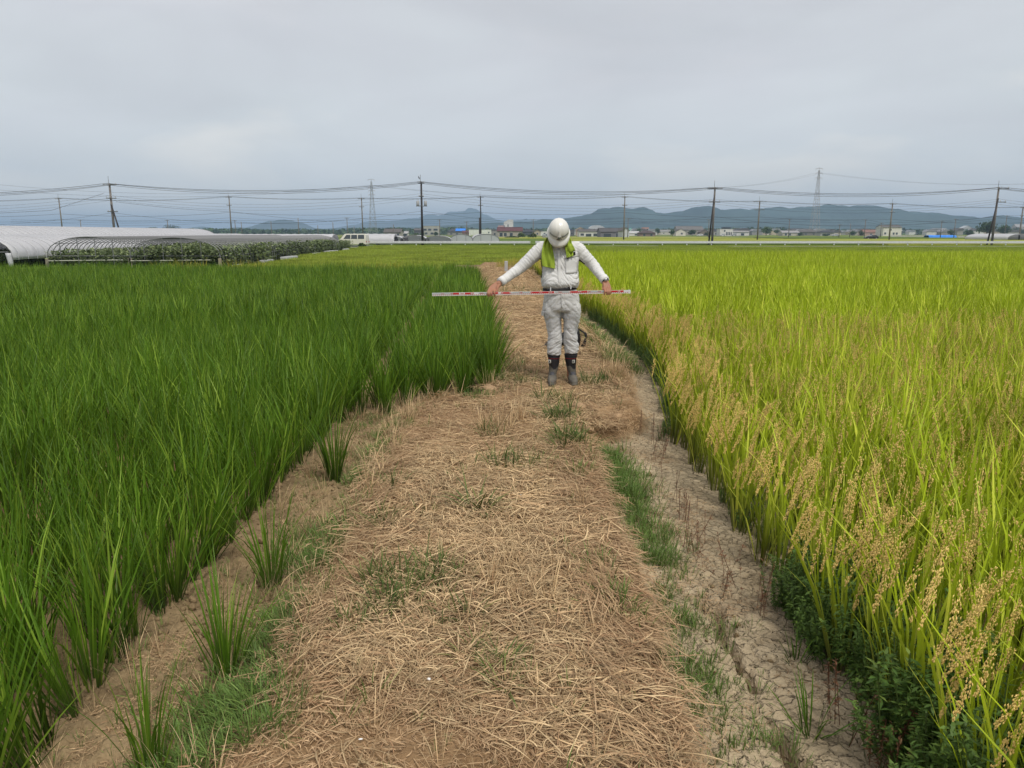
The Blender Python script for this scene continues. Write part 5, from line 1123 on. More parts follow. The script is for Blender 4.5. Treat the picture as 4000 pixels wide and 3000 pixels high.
# ---- vehicles
M_TYRE = mat('tyre', (0.02, 0.02, 0.02), 0.8); M_RIM = mat('wheel_rim', (0.4, 0.4, 0.4), 0.4, metal=0.6); M_LIGHTR = mat('tail_lamp', (0.35, 0.02, 0.02), 0.3); M_LIGHTW = mat('head_lamp', (0.7, 0.7, 0.7), 0.2)
paint = {}
def vehicle(kind, loc, heading, colour, label, cat, name='parked_car'):
    """built along +x (nose at +x), centred on the origin"""
    if colour not in paint: paint[colour] = mat('car_paint', colour, 0.25, spec=0.6)
    pm = paint[colour]
    root = empty(name, loc, label, cat, 'parked vehicles', heading)
    if kind == 'van': Ln, Wd, low, top, prof, ghs = 4.4, 1.68, .32, 1.93, [(-2.18, .35), (2.1, .35), (2.2, .6), (2.17, .95), (1.85, 1.12), (-2.2, 1.12)], [(-2.18, 1.12), (1.85, 1.12), (1.2, 1.86), (1.0, 1.93), (-2.05, 1.93), (-2.16, 1.8)]
    elif kind == 'kei': Ln, Wd, low, top, prof, ghs = 3.4, 1.48, .3, 1.72, [(-1.68, .32), (1.65, .32), (1.7, .6), (1.6, .92), (1.15, 1.02), (-1.7, 1.02)], [(-1.68, 1.02), (1.15, 1.02), (.65, 1.62), (.5, 1.7), (-1.5, 1.7), (-1.65, 1.55)]
    else: Ln, Wd, low, top, prof, ghs = 4.3, 1.72, .28, 1.45, [(-2.1, .35), (2.05, .3), (2.15, .55), (2.05, .78), (1.2, .95), (-1.9, 1.0), (-2.15, .85)], [(-1.85, 1.0), (1.15, .95), (.35, 1.38), (0, 1.45), (-1.0, 1.45), (-1.55, 1.3)]
    def body(pr, w0, w1, zc, nm, m):
        z0, z1 = min(p[1] for p in pr), max(p[1] for p in pr); n = len(pr); V = []
        for s in (-1, 1):
            for x, z in pr: V.append((x, s * (w0 + (w1 - w0) * (z - z0) / (z1 - z0)) / 2, z))
        F = [tuple(range(n))[::-1], tuple(range(n, 2 * n))] + [(i, (i + 1) % n, n + (i + 1) % n, n + i) for i in range(n)]
        o = link(nm, mesh_from(nm, np.array(V), F, m), root); md = o.modifiers.new('bevel', 'BEVEL'); md.width = .05; md.segments = 2; return o
    body(prof, Wd - .06, Wd, 0, 'body', pm); cab = body([(x, z + .004) for x, z in ghs], Wd - .04, Wd - .26, 0, 'cabin', pm)
    zb, zt = prof[-1][1] + .07, top - .14; k = len(ghs)
    segs = {'van': [(-1.95, -.95), (-.85, .1), (.2, 1.3)], 'kei': [(-1.5, -.6), (-.5, .75)], 'car': [(-1.35, -.45), (-.35, .75)]}[kind]
    for s in (-1, 1):
        for a_, b_ in segs:
            cut = .45 if b_ == max(q[1] for q in segs) else 0.03; yb, yt = s * ((Wd - .04) / 2 - .005), s * ((Wd - .26) / 2 + .022)
            MB_ = MB(); q = [(a_, yb, zb), (b_, yb, zb), (b_ - cut, yt, zt), (a_ + .03, yt, zt)]; MB_.add(q + [(x, y + s * .012, z) for x, y, z in q], [(0, 1, 2, 3), (7, 6, 5, 4), (0, 4, 5, 1), (1, 5, 6, 2), (2, 6, 7, 3), (3, 7, 4, 0)])
            o = link('window', mesh_from('window', np.array(MB_.V), MB_.F, M_GLASS), root)
        for wx in (-Ln * .31, Ln * .31):
            tm = MB(); tm.tube([(wx, s * (Wd / 2 - .2), .31), (wx, s * (Wd / 2 + .01), .31)], .31, 18); w_ = link('wheel', mesh_from('wheel', np.array([tuple(v) for v in tm.V]), tm.F, M_TYRE), root)
            rm = MB(); rm.tube([(wx, s * (Wd / 2), .31), (wx, s * (Wd / 2 + .025), .31)], .18, 14); link('rim', mesh_from('rim', np.array([tuple(v) for v in rm.V]), rm.F, M_RIM), w_)
        for x, m_, nm in ((Ln / 2 - .02, M_LIGHTW, 'headlight'), (-Ln / 2 + .02, M_LIGHTR, 'tail_light')):
            lm = MB(); lm.box((x - .05, s * Wd * .36 - .14, .68), (x + .05, s * Wd * .36 + .14, .86)); link(nm, mesh_from(nm, np.array(lm.V), lm.F, m_), root)
    ws = MB(); f0, f1 = ghs[1], ghs[2]; q = [(f0[0] - .08, -.66, f0[1] + .08), (f0[0] - .08, .66, f0[1] + .08), (f1[0] + .06, .58, f1[1] - .04), (f1[0] + .06, -.58, f1[1] - .04)]
    q = [(x + .05, y, z + .02) for x, y, z in q]; ws.add(q + [(x + .012, y, z + .01) for x, y, z in q], [(0, 1, 2, 3), (7, 6, 5, 4), (0, 4, 5, 1), (1, 5, 6, 2), (2, 6, 7, 3), (3, 7, 4, 0)]); link('windscreen', mesh_from('windscreen', np.array(ws.V), ws.F, M_GLASS), root)
    return root
g = P(1375, 940, 113); vehicle('van', (g.x, 114.2, -0.51), R(180 - 8), (0.68, 0.66, 0.60), 'white van parked facing left at the end of the guardrail', 'van', 'parked_van')
def vp(u, vb, kind, hd, c, lb, cat='car'):
    g = G(u, vb, FAR + .03); vehicle(kind, (g.x, g.y, FAR + .02), R(hd), c, lb, cat)
WHT = (0.68, 0.68, 0.68)
vp(3402, 935, 'car', 180, (0.015, 0.016, 0.02), 'black car driving left on the road beyond the guardrail')
vp(2132, 931, 'kei', 60, (0.35, 0.38, 0.42), 'silver car half hidden behind the worker\'s shoulder'); vp(2368, 924, 'kei', 160, WHT, 'small white car parked at the garage of the barn'); vp(2733, 922, 'car', 185, WHT, 'white car parked beside the long farmhouse')
vp(2822, 922, 'kei', 175, WHT, 'white van shaped car parked left of the slit windows'); vp(2867, 922, 'kei', 170, (0.5, 0.5, 0.52), 'grey white car by the corner of the modern house'); vp(3262, 923, 'car', 180, (.45, .45, .47), 'pale car low beside the bungalow on the right')
vp(3580, 918, 'car', 180, (.03, .03, .03), 'dark far car between the cream house and the tarpaulin'); vp(3815, 917.5, 'car', 180, WHT, 'white car under the trees left of the round dark tree')

# ---- trees and bushes
M_TREE = [leafmat('tree_leaf_dark', (0.028, 0.055, 0.018), (0.045, 0.085, 0.024), (0.07, 0.12, 0.03), 0.2, 0.45), leafmat('tree_leaf', (0.04, 0.075, 0.02), (0.07, 0.115, 0.028), (0.11, 0.15, 0.04), 0.2, 0.45)]
M_BARK = mat('bark', (0.08, 0.06, 0.045), 0.9)
def tree(u0, u1, vb, vt, label, mi=0, trunk=0.25, n=1100, name='tree', cat='tree', seed=0, lobes=9, Yf=None):
    vb = max(vb, 916.5); Y = Yf or G(0, vb, FAR).y; X0, X1 = P(u0, vb, Y).x, P(u1, vb, Y).x; zt = P(0, vt, Y).z; W = X1 - X0; H_ = zt - FAR; cx = (X0 + X1) / 2
    root = empty(name, (cx, Y, FAR), label, cat, 'trees and bushes on the plain'); rs = np.random.RandomState(seed + int(u0))
    z0 = H_ * trunk * 0.6; lc = []
    for i in range(lobes):
        a = rs.rand() * 6.28; r = W * 0.32 * math.sqrt(rs.rand()); lc.append((cx + r * math.cos(a), Y + 0.7 * r * math.sin(a), FAR + z0 + (H_ - z0) * (0.3 + 0.42 * rs.rand() * (1 - r / W)), W * (0.18 + 0.1 * rs.rand()), (H_ - z0) * (0.24 + 0.12 * rs.rand())))
    lc.append((cx, Y, FAR + z0 + (H_ - z0) * 0.68, W * 0.24, (H_ - z0) * 0.32)); lc = np.array(lc)
    k = rs.randint(0, len(lc), n); d = rs.randn(n, 3); d /= np.linalg.norm(d, axis=1)[:, None]; rr = rs.rand(n, 1) ** 0.35
    p = lc[k, :3] + d * rr * lc[k, 3:][:, [0, 0, 1]]
    s = W * 0.045 * (0.6 + 0.8 * rs.rand(n)); s = np.clip(s, 0.12, 0.5)
    a1 = rs.randn(n, 3); a1 /= np.linalg.norm(a1, axis=1)[:, None]; a2 = np.cross(a1, rs.randn(n, 3)); a2 /= np.linalg.norm(a2, axis=1)[:, None]
    V = np.stack([p - a1 * s[:, None], p + a2 * s[:, None] * .8, p + a1 * s[:, None], p - a2 * s[:, None] * .8], 1).reshape(-1, 3); F = np.arange(4 * n).reshape(-1, 4)
    col = np.repeat(np.stack([np.full(n, .5), rs.rand(n) * 0.5 + 0.5 * rs.rand(len(lc))[k], np.zeros(n)], 1), 4, 0)
    link('crown', mesh_from('crown', V - np.array(root.location[:]), F, M_TREE[mi], None, False, col), root)
    mb = MB(); tr_ = max(.08, W * 0.03); mb.tube([(cx, Y, FAR), (cx + .02 * W, Y, FAR + H_ * .35), (cx, Y, FAR + H_ * .7)], [tr_, tr_ * .7, tr_ * .25], 6)
    for i in range(3): mb.tube([(cx, Y, FAR + H_ * .3), tuple(lc[i, :3])], [tr_ * .5, tr_ * .15], 5)
    mb.build('trunk', M_BARK, root)
T = [(566, 640, 912, 885, 'long low green tree mound on the skyline of the tunnels', 0, 'tree'), (628, 715, 912, 875, 'domed dark tree above the white tunnel ridge', 0, 'tree'), (420, 452, 905, 886, 'dark shrub at the foot of the leftmost braced pole', 0, 'bush'),
     (750, 800, 914, 894, 'low bush line left of the first hill', 0, 'bush'), (820, 876, 914, 898, 'dark bush below the left end of the hill', 0, 'bush'), (922, 958, 914, 889, 'roundish olive bush beside the slim pole', 1, 'tree'), (960, 1000, 914, 901, 'small dark bush right of the olive one', 0, 'bush'),
     (1000, 1045, 914, 899, 'low wide bush under the flat topped hill', 0, 'bush'), (1078, 1122, 914, 899, 'dark bush below the middle of the hill', 0, 'bush'), (1120, 1160, 914, 896, 'bush with two humps by the bare post', 0, 'bush'), (1198, 1240, 914, 901, 'flat bush right of the hill', 0, 'bush'), (1246, 1278, 914, 901, 'bush behind the crosswise white tunnel', 1, 'bush'), (1303, 1322, 914, 903, 'tiny bush close to the van roof', 0, 'bush'),
     (1640, 1662, 922, 907, 'garden shrub in front of the grey concrete house', 1, 'bush'), (1688, 1716, 922, 905, 'dark shrub at the right corner of the grey concrete house', 0, 'bush'), (1615, 1640, 924, 908, 'shrub left of the grey concrete house', 1, 'bush'), (1972, 2025, 931, 922, 'low clipped hedge in front of the red roofed house', 0, 'hedge'), (2022, 2058, 929, 908, 'rounded bush right of the red roofed house', 1, 'bush'), (2060, 2098, 930, 908, 'wide dark bush nearest the worker', 1, 'bush'),
     (2480, 2510, 920, 888, 'hazy tree behind the white sheds', 1, 'tree'), (2555, 2583, 920, 889, 'leafy tree between the old house and the pale one', 1, 'tree'), (2610, 2642, 923, 896, 'dense tree left of the cream gabled wing', 0, 'tree'), (2605, 2622, 916, 888, 'pointed tree just above the roofs', 0, 'tree'),
     (2684, 2722, 922, 896, 'dark tree in front of the long farmhouse', 0, 'tree'), (2752, 2775, 922, 904, 'bush at the foot of the leaning brace', 0, 'bush'), (2855, 2880, 914, 895, 'tree behind the modern white house', 0, 'tree'), (2966, 3018, 921, 883, 'large round green tree standing alone', 1, 'tree'), (3014, 3054, 919, 896, 'smaller tree right of the large round one', 1, 'tree'),
     (3110, 3140, 921, 907, 'garden hedge between the beige shed and dark roofs', 0, 'hedge'), (3210, 3236, 923, 912, 'clipped garden bush by the bungalow', 0, 'bush'), (3285, 3320, 916, 896, 'pale green tree among the first houses at the right', 1, 'tree'), (3312, 3345, 922, 901, 'dark garden tree left of the red brown house', 0, 'tree'), (3352, 3376, 922, 899, 'dark conical shrub beside the red brown house', 0, 'bush'),
     (3695, 3730, 922, 896, 'round dark bush above the blue tarpaulin', 0, 'bush'), (3728, 3752, 918, 895, 'bush behind the double armed pole', 1, 'bush'), (3762, 3810, 922, 898, 'low dark hedge left of the round dark tree', 0, 'hedge'), (3812, 3892, 925, 862, 'big round dark tree at the right, next to the leaning brace', 0, 'tree'), (3890, 3944, 922, 872, 'second dark tree right of the braced pole', 0, 'tree'),
     (3940, 3990, 916, 887, 'dark hedge before the house at the right edge', 0, 'hedge'), (3965, 4030, 918, 895, 'low hedge cut by the right edge', 0, 'hedge'), (3795, 3860, 936, 918, 'weedy green mound at the foot of the braced pole', 1, 'bush')]
for u0, u1, vb, vt, lb, mi, cat in T: tree(u0, u1, vb, vt, lb, mi, 0.3 if cat == 'tree' else 0.02, 900 if u1 - u0 > 45 else 550, cat, cat)
tree(1400, 1428, 962, 948, 'small green bush beside the rear wheel of the van', 1, 0.02, 350, 'bush', 'bush', Yf=106)
# a line of hazy far woods and roofs along the foot of the hills
rs = np.random.RandomState(8); n = 16000; p = np.stack([(rs.rand(n) - .45) * 1500, 900 + 160 * rs.rand(n), FAR + 9 * rs.rand(n) ** 1.4 * (0.5 + fbm(np.linspace(0, 1, n) * 0, np.zeros(n), 1))], 1)
p[:, 2] = FAR + rs.rand(n) * (3 + 7 * fbm(p[:, 0] * 0.02, p[:, 0] * 0 + 2, 3, 5)); s = 1.2 + 1.3 * rs.rand(n); a1 = rs.randn(n, 3); a1 /= np.linalg.norm(a1, axis=1)[:, None]; a2 = np.cross(a1, rs.randn(n, 3)); a2 /= np.linalg.norm(a2, axis=1)[:, None]
V = np.stack([p - a1 * s[:, None], p + a2 * s[:, None], p + a1 * s[:, None], p - a2 * s[:, None]], 1).reshape(-1, 3); col = np.repeat(np.stack([np.full(n, .5), rs.rand(n), np.zeros(n)], 1), 4, 0)
o = link('far_woods', mesh_from('far_woods', V, np.arange(4 * n).reshape(-1, 4), M_TREE[0], None, False, col)); tag(o, 'hazy belt of far trees at the foot of the hills', 'woods', kind='stuff')
k = 0
mb = MB()
for i in range(110):
    x = -60 + rs.rand() * 800; y = 700 + 180 * rs.rand(); w = 5 + 8 * rs.rand(); h_ = 2.6 + 2.2 * rs.rand(); m_ = rs.randint(3)
    mb.box((x, y, FAR), (x + w, y + 8, FAR + h_), m_); mb.prism([(x - .5, FAR + h_ + .01), (x + w + .5, FAR + h_ + .01), (x + w * .8, FAR + h_ + 2), (x + w * .2, FAR + h_ + 2)], y - .4, y + 8.4, 3 + rs.randint(2))
o = mb.build('far_town', [hm('w', WH), hm('w', BE), hm('w', GY), hm('r', RG), hm('r', (.3, .3, .32))]); tag(o, 'hazy far rooftops strung along the foot of the hills', 'town', kind='stuff')

# concrete post at the end of the bund
g = P(1978, 1040, 30); o = MB().box((g.x - .075, 30, -.18), (g.x + .055, 30.12, P(0, 1020, 30).z)).add([], []).build('concrete_post', mat('post_concrete', (0.42, 0.42, 0.42), 0.8, 0.15, 8), bevel=0.012); tag(o, 'short pale concrete post at the far end of the bund', 'post')

# ================================================================== THE WORKER
YB = 7.66
def Q(cx, cy_, Y=YB): return P(1650 + 0.44 * cx, 820 + 0.44 * cy_, Y)
PXM = 0.44 / FPX
def ring(c, rx, ry, n=24, p=2.3, tilt=None):
    out = []
    for i in range(n):
        a = 2 * math.pi * i / n; ca, sa = math.cos(a), math.sin(a)
        v = Vector((rx * math.copysign(abs(ca) ** (2 / p), ca), ry * math.copysign(abs(sa) ** (2 / p), sa), 0))
        if tilt: v = tilt @ v
        out.append(tuple(Vector(c) + v))
    return out
def vloft(keys, n=26, p=2.3):
    """keys: (x, y, z, rx, ry)"""
    K = spline(keys, n); return loft([ring(k[:3], k[3], k[4], p=p) for k in K])
def limb(keys, n=16, seg=14):
    """keys: (x,y,z,r) -> rounded tube"""
    K = spline(keys, n); pts = [Vector(k[:3]) for k in K]; rings = []; up = Vector((0, 1, 0))
    def fr(i):
        return (pts[min(i + 1, n - 1)] - pts[max(i - 1, 0)]).normalized()
    for i in range(n):
        t = fr(i); a = t.cross(up).normalized(); b = a.cross(t).normalized(); r = K[i][3]
        cs = [(0, 1)]
        if i == 0: cs = [(-.85, .5), (-.5, .86), (0, 1)]
        if i == n - 1: cs = [(0, 1), (.5, .86), (.85, .5)]
        for o, k in cs: rings.append([tuple(pts[i] + t * o * r + (a * math.cos(q) + b * math.sin(q)) * r * k) for q in [2 * math.pi * j / seg for j in range(seg)]])
    return loft(rings)
def fuse(name, shapes, voxel, smooth, mats, parent, disp=None, select=None):
    mb = MB()
    for V, F in shapes: mb.add(V, F)
    me = mesh_from('tmp', np.array(mb.V), mb.F, mats[0]); o = link('tmp', me)
    md = o.modifiers.new('r', 'REMESH'); md.mode = 'VOXEL'; md.voxel_size = voxel; md.adaptivity = 0
    md = o.modifiers.new('s', 'SMOOTH'); md.factor = 0.5; md.iterations = smooth
    bpy.context.view_layer.update(); dg = bpy.context.evaluated_depsgraph_get()
    m2 = bpy.data.meshes.new_from_object(o.evaluated_get(dg)); bpy.data.objects.remove(o); m2.name = name
    n = len(m2.vertices); co = np.empty(n * 3, dtype=np.float32); m2.vertices.foreach_get('co', co); co = co.reshape(-1, 3).astype(float)
    no = np.empty(n * 3, dtype=np.float32); m2.vertices.foreach_get('normal', no); no = no.reshape(-1, 3)
    if disp is not None: co = co + no * disp(co, no)[:, None]
    m2.materials.clear()
    for m in mats: m2.materials.append(m)
    m2.vertices.foreach_set('co', (co - np.array(worldpos(parent)[:])).astype(np.float32).ravel())
    nf = len(m2.polygons); m2.polygons.foreach_set('use_smooth', np.ones(nf, dtype=bool))
    if select is not None:
        fc = np.empty(nf * 3, dtype=np.float32); m2.polygons.foreach_get('center', fc); fc = fc.reshape(-1, 3) + np.array(worldpos(parent)[:])
        fn = np.empty(nf * 3, dtype=np.float32); m2.polygons.foreach_get('normal', fn); m2.polygons.foreach_set('material_index', select(fc, fn.reshape(-1, 3)).astype(np.int32))
    m2.update(); return link(name, m2, parent)
# 3-D value noise in numpy for cloth folds
_r3 = np.random.RandomState(9).rand(64, 64, 64)
def vn3(p):
    i = np.floor(p).astype(int); f = p - i; f = f * f * (3 - 2 * f); r = 0
    for dx in (0, 1):
        for dy in (0, 1):
            for dz in (0, 1):
                w = (f[:, 0] if dx else 1 - f[:, 0]) * (f[:, 1] if dy else 1 - f[:, 1]) * (f[:, 2] if dz else 1 - f[:, 2]); r = r + w * _r3[(i[:, 0] + dx) % 64, (i[:, 1] + dy) % 64, (i[:, 2] + dz) % 64]
    return r
def folds(p, o=2):
    r = 0; w = 1; t = 0
    for k in range(o):
        q = np.abs(vn3(p * 2 ** k + 7 * k) * 2 - 1); r = r + w * (0.35 - 0.75 * np.exp(-(q / 0.26) ** 2) + 0.9 * (vn3(p * 1.3 * 2 ** k + 3) - 0.5)); t += w; w *= 0.6
    return r / t
M_SKIN = mat('skin', lin(158, 112, 88), 0.55, 0.08, 20); M_SKIN.node_tree.nodes['Principled BSDF'].inputs['Subsurface Weight'].default_value = 0.1; M_SKIN.node_tree.nodes['Principled BSDF'].inputs['Subsurface Scale'].default_value = 0.01
def cloth(name, c, dirt=0.1):
    m = mat(name, c, 0.9, dirt, 7, 0.25, 500, spec=0.1); return m
M_SHIRT = cloth('work_shirt', (0.66, 0.66, 0.65), 0.09); M_TROU = cloth('work_trousers', (0.56, 0.56, 0.555), 0.14); M_BLACK = mat('black_webbing', (0.018, 0.017, 0.018), 0.7); M_MESH = mat('dark_mesh_gusset', (0.03, 0.03, 0.035), 0.8)
gx = Q(1235, 1500).x
W = empty('person', (gx, YB, 0), 'worker in pale grey workwear and white helmet, head bowed, arms spread holding a measuring staff', 'person')

# --- joints
shL, elL, wrL = Q(1052, 352, 7.66), Q(862, 520, 7.64), Q(695, 640, 7.50)      # his right arm, left in the picture
shR, elR, wrR = Q(1378, 350, 7.66), Q(1515, 490, 7.64), Q(1618, 622, 7.48)
sL, sR = P(1690, 1150.5, 7.40), P(2455, 1139.5, 7.40)                                # staff ends
def K(p, r): return (p.x, p.y, p.z, r)
# --- body: head, neck, torso, arms, hands in one skin
hc = Q(1208, 224, 7.535); Rh = Matrix.Rotation(R(44), 3, 'X')                        # head pitched forward; local z = crown, local -y = face
def H_(x, y, z): return hc + Rh @ Vector((x, y, z))
def hell(x, y, z, rx, ry, rz, n=16, k=10):
    m = MB(); m.ell(H_(x, y, z), (rx, ry, rz), n, k, rot=Rh); return m.V, m.F
sh = [hell(0, 0.012, 0.022, 0.078, 0.092, 0.092), hell(0, -0.022, -0.05, 0.062, 0.072, 0.068), hell(0, -0.055, -0.092, 0.03, 0.028, 0.026), hell(0, -0.093, -0.02, 0.014, 0.018, 0.026), hell(0, -0.1, -0.034, 0.018, 0.014, 0.012),
      hell(-.079, 0.01, -0.015, 0.012, 0.02, 0.032), hell(.079, 0.01, -0.015, 0.012, 0.02, 0.032), hell(0, -0.088, -0.062, 0.025, 0.012, 0.006), hell(0, -0.086, -0.074, 0.021, 0.012, 0.007), hell(0, -0.082, 0.02, 0.052, 0.014, 0.01)]
nk = Q(1225, 290, 7.62); sh.append(limb([(nk.x, nk.y + .03, nk.z - .06, .07), (nk.x, nk.y - .01, nk.z + .0, .062), (hc.x, hc.y + .03, hc.z + .01, .06)], 8))
tq = lambda cx, cy_, rx, ry, dy=0: (Q(cx, cy_).x, YB + dy, Q(cx, cy_).z, rx, ry)
sh.append(vloft([tq(1222, 300, .12, .07, -.01), tq(1222, 360, .17, .10), tq(1222, 500, .16, .11), tq(1225, 640, .16, .12), tq(1230, 760, .165, .12), tq(1236, 840, .15, .11)]))
for c0 in (1160, 1315): sh.append(limb([(Q(c0, 830).x, YB, Q(c0, 830).z, .075), (Q(c0, 1060).x, YB, Q(c0, 1060).z, .055), (Q(c0, 1280).x, YB + .02, Q(c0, 1280).z, .045), (Q(c0, 1480).x, YB + .03, Q(c0, 1480).z, .035)], 12))
for a, b, c in ((shL, elL, wrL), (shR, elR, wrR)): sh.append(limb([K(a, .052), K(a.lerp(b, .5), .045), K(b, .038), K(b.lerp(c, .5), .036), K(c, .026)], 14))
def hand(wr, kn, across, fingers, thumb):
    """wr wrist, kn centre of the knuckles, across = unit vector index->little finger"""
    s = []; d = (kn - wr); s.append(limb([K(wr - d.normalized() * .02, .026), K(wr + d * .25, .027)], 5))
    for i in range(4):
        off = across * (i - 1.5) * .019; s.append(limb([K(wr + d * .12 + off * .45, .017), K(wr + d * .55 + off * .8, .0155), K(kn + off, .0125)], 6, 10))
    for i, pts in enumerate(fingers):
        s.append(limb([K(kn + across * (i - 1.5) * .019, .0112)] + [K(p, r) for p, r in zip(pts, (.0102, .0092, .0078))], 10, 10))
    s.append(limb([K(wr + d * .2 - across * .012, .016)] + [K(p, r) for p, r in zip(thumb, (.0135, .0115, .0092))], 9, 10)); return s
def staffp(cx): t = (1650 + .44 * cx - 1690) / 765; return sL.lerp(sR, t)
# left-in-picture hand: comes down from upper right, fingers behind the staff with one tip below, thumb in front
kn = Q(625, 700, 7.445); ac = Vector((-.80, .25, .50)).normalized()
fg = []
for i, (px, tip) in enumerate(((640, .035), (612, .03), (592, .022), (580, .004))):
    st = staffp(px); b0 = kn + ac * (i - 1.5) * .019
    fg.append([b0.lerp(st, .55) + Vector((0, -.012, .012)), st + Vector((0, -.024, .008)), st + Vector((.008, -.020, -.020)) if i else st + Vector((.006, -.022, -.018))])
st = staffp(660); th = [Q(668, 690, 7.44), st + Vector((.004, .024, .022)), st + Vector((-.012, .022, -.008))]
sh += hand(wrL, kn, ac, fg, th)
kn = Q(1640, 690, 7.43); ac = Vector((.78, .2, .28)).normalized()
fg = []
for i, (px, ln) in enumerate(((1618, 1), (1640, 1), (1656, .9), (1668, .8))):
    st = staffp(px); b0 = kn + ac * (i - 1.5) * .019
    fg.append([b0.lerp(st, .55) + Vector((0, -.014, .006)), st + Vector((0, -.024, .006)), st + Vector((-.004, -.021, -.024 * ln))])
st = staffp(1608); th = [Q(1608, 688, 7.44), st + Vector((-.004, .024, .02)), st + Vector((.008, .022, -.010))]
sh += hand(wrR, kn, ac, fg, th)
fuse('body', sh, 0.0042, 3, [M_SKIN], W)
for s in (-1, 1):
    MB().ell(H_(.031 * s, -.083, .002), (.013, .009, .008), 10, 6, rot=Rh).build('eye', mat('eye_white', (.5, .5, .5), .3) if s < 0 else bpy.data.materials['eye_white'], W, smooth=True)
    MB().ell(H_(.031 * s, -.092, .021), (.018, .005, .004), 8, 5, rot=Rh).build('eyebrow', M_BLACK, W, smooth=True)
hs = MB(); hs.ell(H_(0, .025, .02), (.082, .085, .09), 20, 14, rot=Rh); hs.build('hair', mat('black_hair', (.015, .012, .01), .6), W, smooth=True)

# --- shirt
def shirtdisp(co, no):
    t = folds(np.stack([co[:, 0] * 11, co[:, 1] * 11, co[:, 2] * 26 + 3 * np.sin(co[:, 0] * 12)], 1)) * .010
    out = t.copy()
    for a, b, c in ((shL, elL, wrL), (shR, elR, wrR)):
        for p, q in ((a, b), (b, c)):
            ax = (q - p); L_ = ax.length; ax = np.array(ax[:]) / L_; d = co - np.array(p[:]); s = d @ ax; r = np.linalg.norm(d - s[:, None] * ax, axis=1)
            w = sstep(-.01, .05, s) * (1 - sstep(L_ - .0, L_ + .06, s)) * (r < .12)
            f = folds(np.stack([s * 38 + r * 9, co[:, 1] * 12, co[:, 2] * 6 + co[:, 0] * 5], 1)) * .0085
            out = np.where(w > .3, f, out)
    # button placket
    return out - .004
def shirtsel(fc, fn):
    xc = gx - .012; dz = fc[:, 2]; side = (np.abs(fc[:, 0] - xc) > .165) & (fc[:, 1] > YB - .045) & (fc[:, 1] < YB + .03) & (dz > Q(0, 600).z) & (dz < Q(0, 430).z) & (np.abs(fc[:, 0] - xc) < .23)
    return np.where(side, 1, 0)
tops = [tq(1222, 262, .062, .062, -.03), tq(1222, 282, .115, .085, -.02), tq(1221, 315, .178, .112, -.005), tq(1220, 370, .200, .118), tq(1219, 450, .198, .138), tq(1221, 530, .190, .142), tq(1222, 600, .196, .155, -.01), tq(1222, 650, .198, .165, -.01), tq(1222, 682, .186, .155), tq(1224, 700, .165, .13)]
ss = [vloft(tops, 34, 2.5)]
for a, b, c, hw in ((shL, elL, wrL, 1), (shR, elR, wrR, 1)):
    e_ = a + (a - b) * .28; ss.append(limb([K(e_ + Vector((0, 0, -.035)), .075), K(a, .078), K(a.lerp(b, .5), .069), K(b, .060), K(b.lerp(c, .5), .053), K(b.lerp(c, .88), .045)], 20, 18))
fuse('shirt', ss, 0.0042, 2, [M_SHIRT, M_MESH], W, shirtdisp, shirtsel)
for wr, el_, sg in ((wrL, elL, 1), (wrR, elR, 1)):
    d = (wr - el_).normalized(); p0 = el_.lerp(wr, .84); MB().tube([p0, p0 + d * .028, p0 + d * .05], [.0475, .048, .046], 18).build('cuff', M_SHIRT, W, smooth=True)
col_ = [ring((nk.x, nk.y - .035 + .012 * k, nk.z - .01 + .03 * k), .072 - .002 * k, .066 - .002 * k, 24, 2.2, Matrix.Rotation(R(22), 3, 'X')) for k in range(3)]
Vv, Ff = loft(col_, cap=False); o = MB().add(Vv, Ff).build('collar', M_SHIRT, W, smooth=True); md = o.modifiers.new('t', 'SOLIDIFY'); md.thickness = .006
def front(cx, cy_, off=0.0):
    """a point on the chest: half depth of the torso interpolated from the section list"""
    z = Q(cx, cy_).z; zs = [t[2] for t in tops][::-1]; ry = np.interp(z, zs, [t[4] for t in tops][::-1]); yo = np.interp(z, zs, [t[1] for t in tops][::-1]); rx = np.interp(z, zs, [t[3] for t in tops][::-1]); x0 = np.interp(z, zs, [t[0] for t in tops][::-1])
    k = min(.98, abs(Q(cx, cy_).x - x0) / rx); y = yo - ry * (1 - k ** 2.5) ** (1 / 2.5) - off
    q = Q(cx, cy_, y); return Vector((q.x, y, q.z))
def patch(name, pts, m, off=.006, thick=.004, nsub=3):
    """flat patch on the chest from a quad of picture points"""
    a, b, c, d = pts; V = []
    for i in range(nsub + 1):
        for j in range(nsub + 1):
            u, v = i / nsub, j / nsub; px = (a[0] * (1 - u) + b[0] * u) * (1 - v) + (d[0] * (1 - u) + c[0] * u) * v; py = (a[1] * (1 - u) + b[1] * u) * (1 - v) + (d[1] * (1 - u) + c[1] * u) * v; V.append(front(px, py, off))
    F = [(i * (nsub + 1) + j, (i + 1) * (nsub + 1) + j, (i + 1) * (nsub + 1) + j + 1, i * (nsub + 1) + j + 1) for i in range(nsub) for j in range(nsub)]
    o = MB().add(V, F).build(name, m, W, smooth=True); md = o.modifiers.new('t', 'SOLIDIFY'); md.thickness = thick; md.offset = 1; return o
patch('placket', [(1198, 345), (1222, 345), (1234, 690), (1208, 690)], M_SHIRT, .004, .0025, 12)
patch('pocket_flap', [(1262, 398), (1388, 372), (1388, 412), (1264, 432)], M_SHIRT, .012, .005, 4); patch('chest_pocket', [(1266, 436), (1384, 410), (1376, 560), (1272, 566)], M_SHIRT, .003, .0025, 7)
patch('pocket_flap', [(1050, 400), (1180, 402), (1180, 436), (1052, 436)], M_SHIRT, .010, .005, 4)
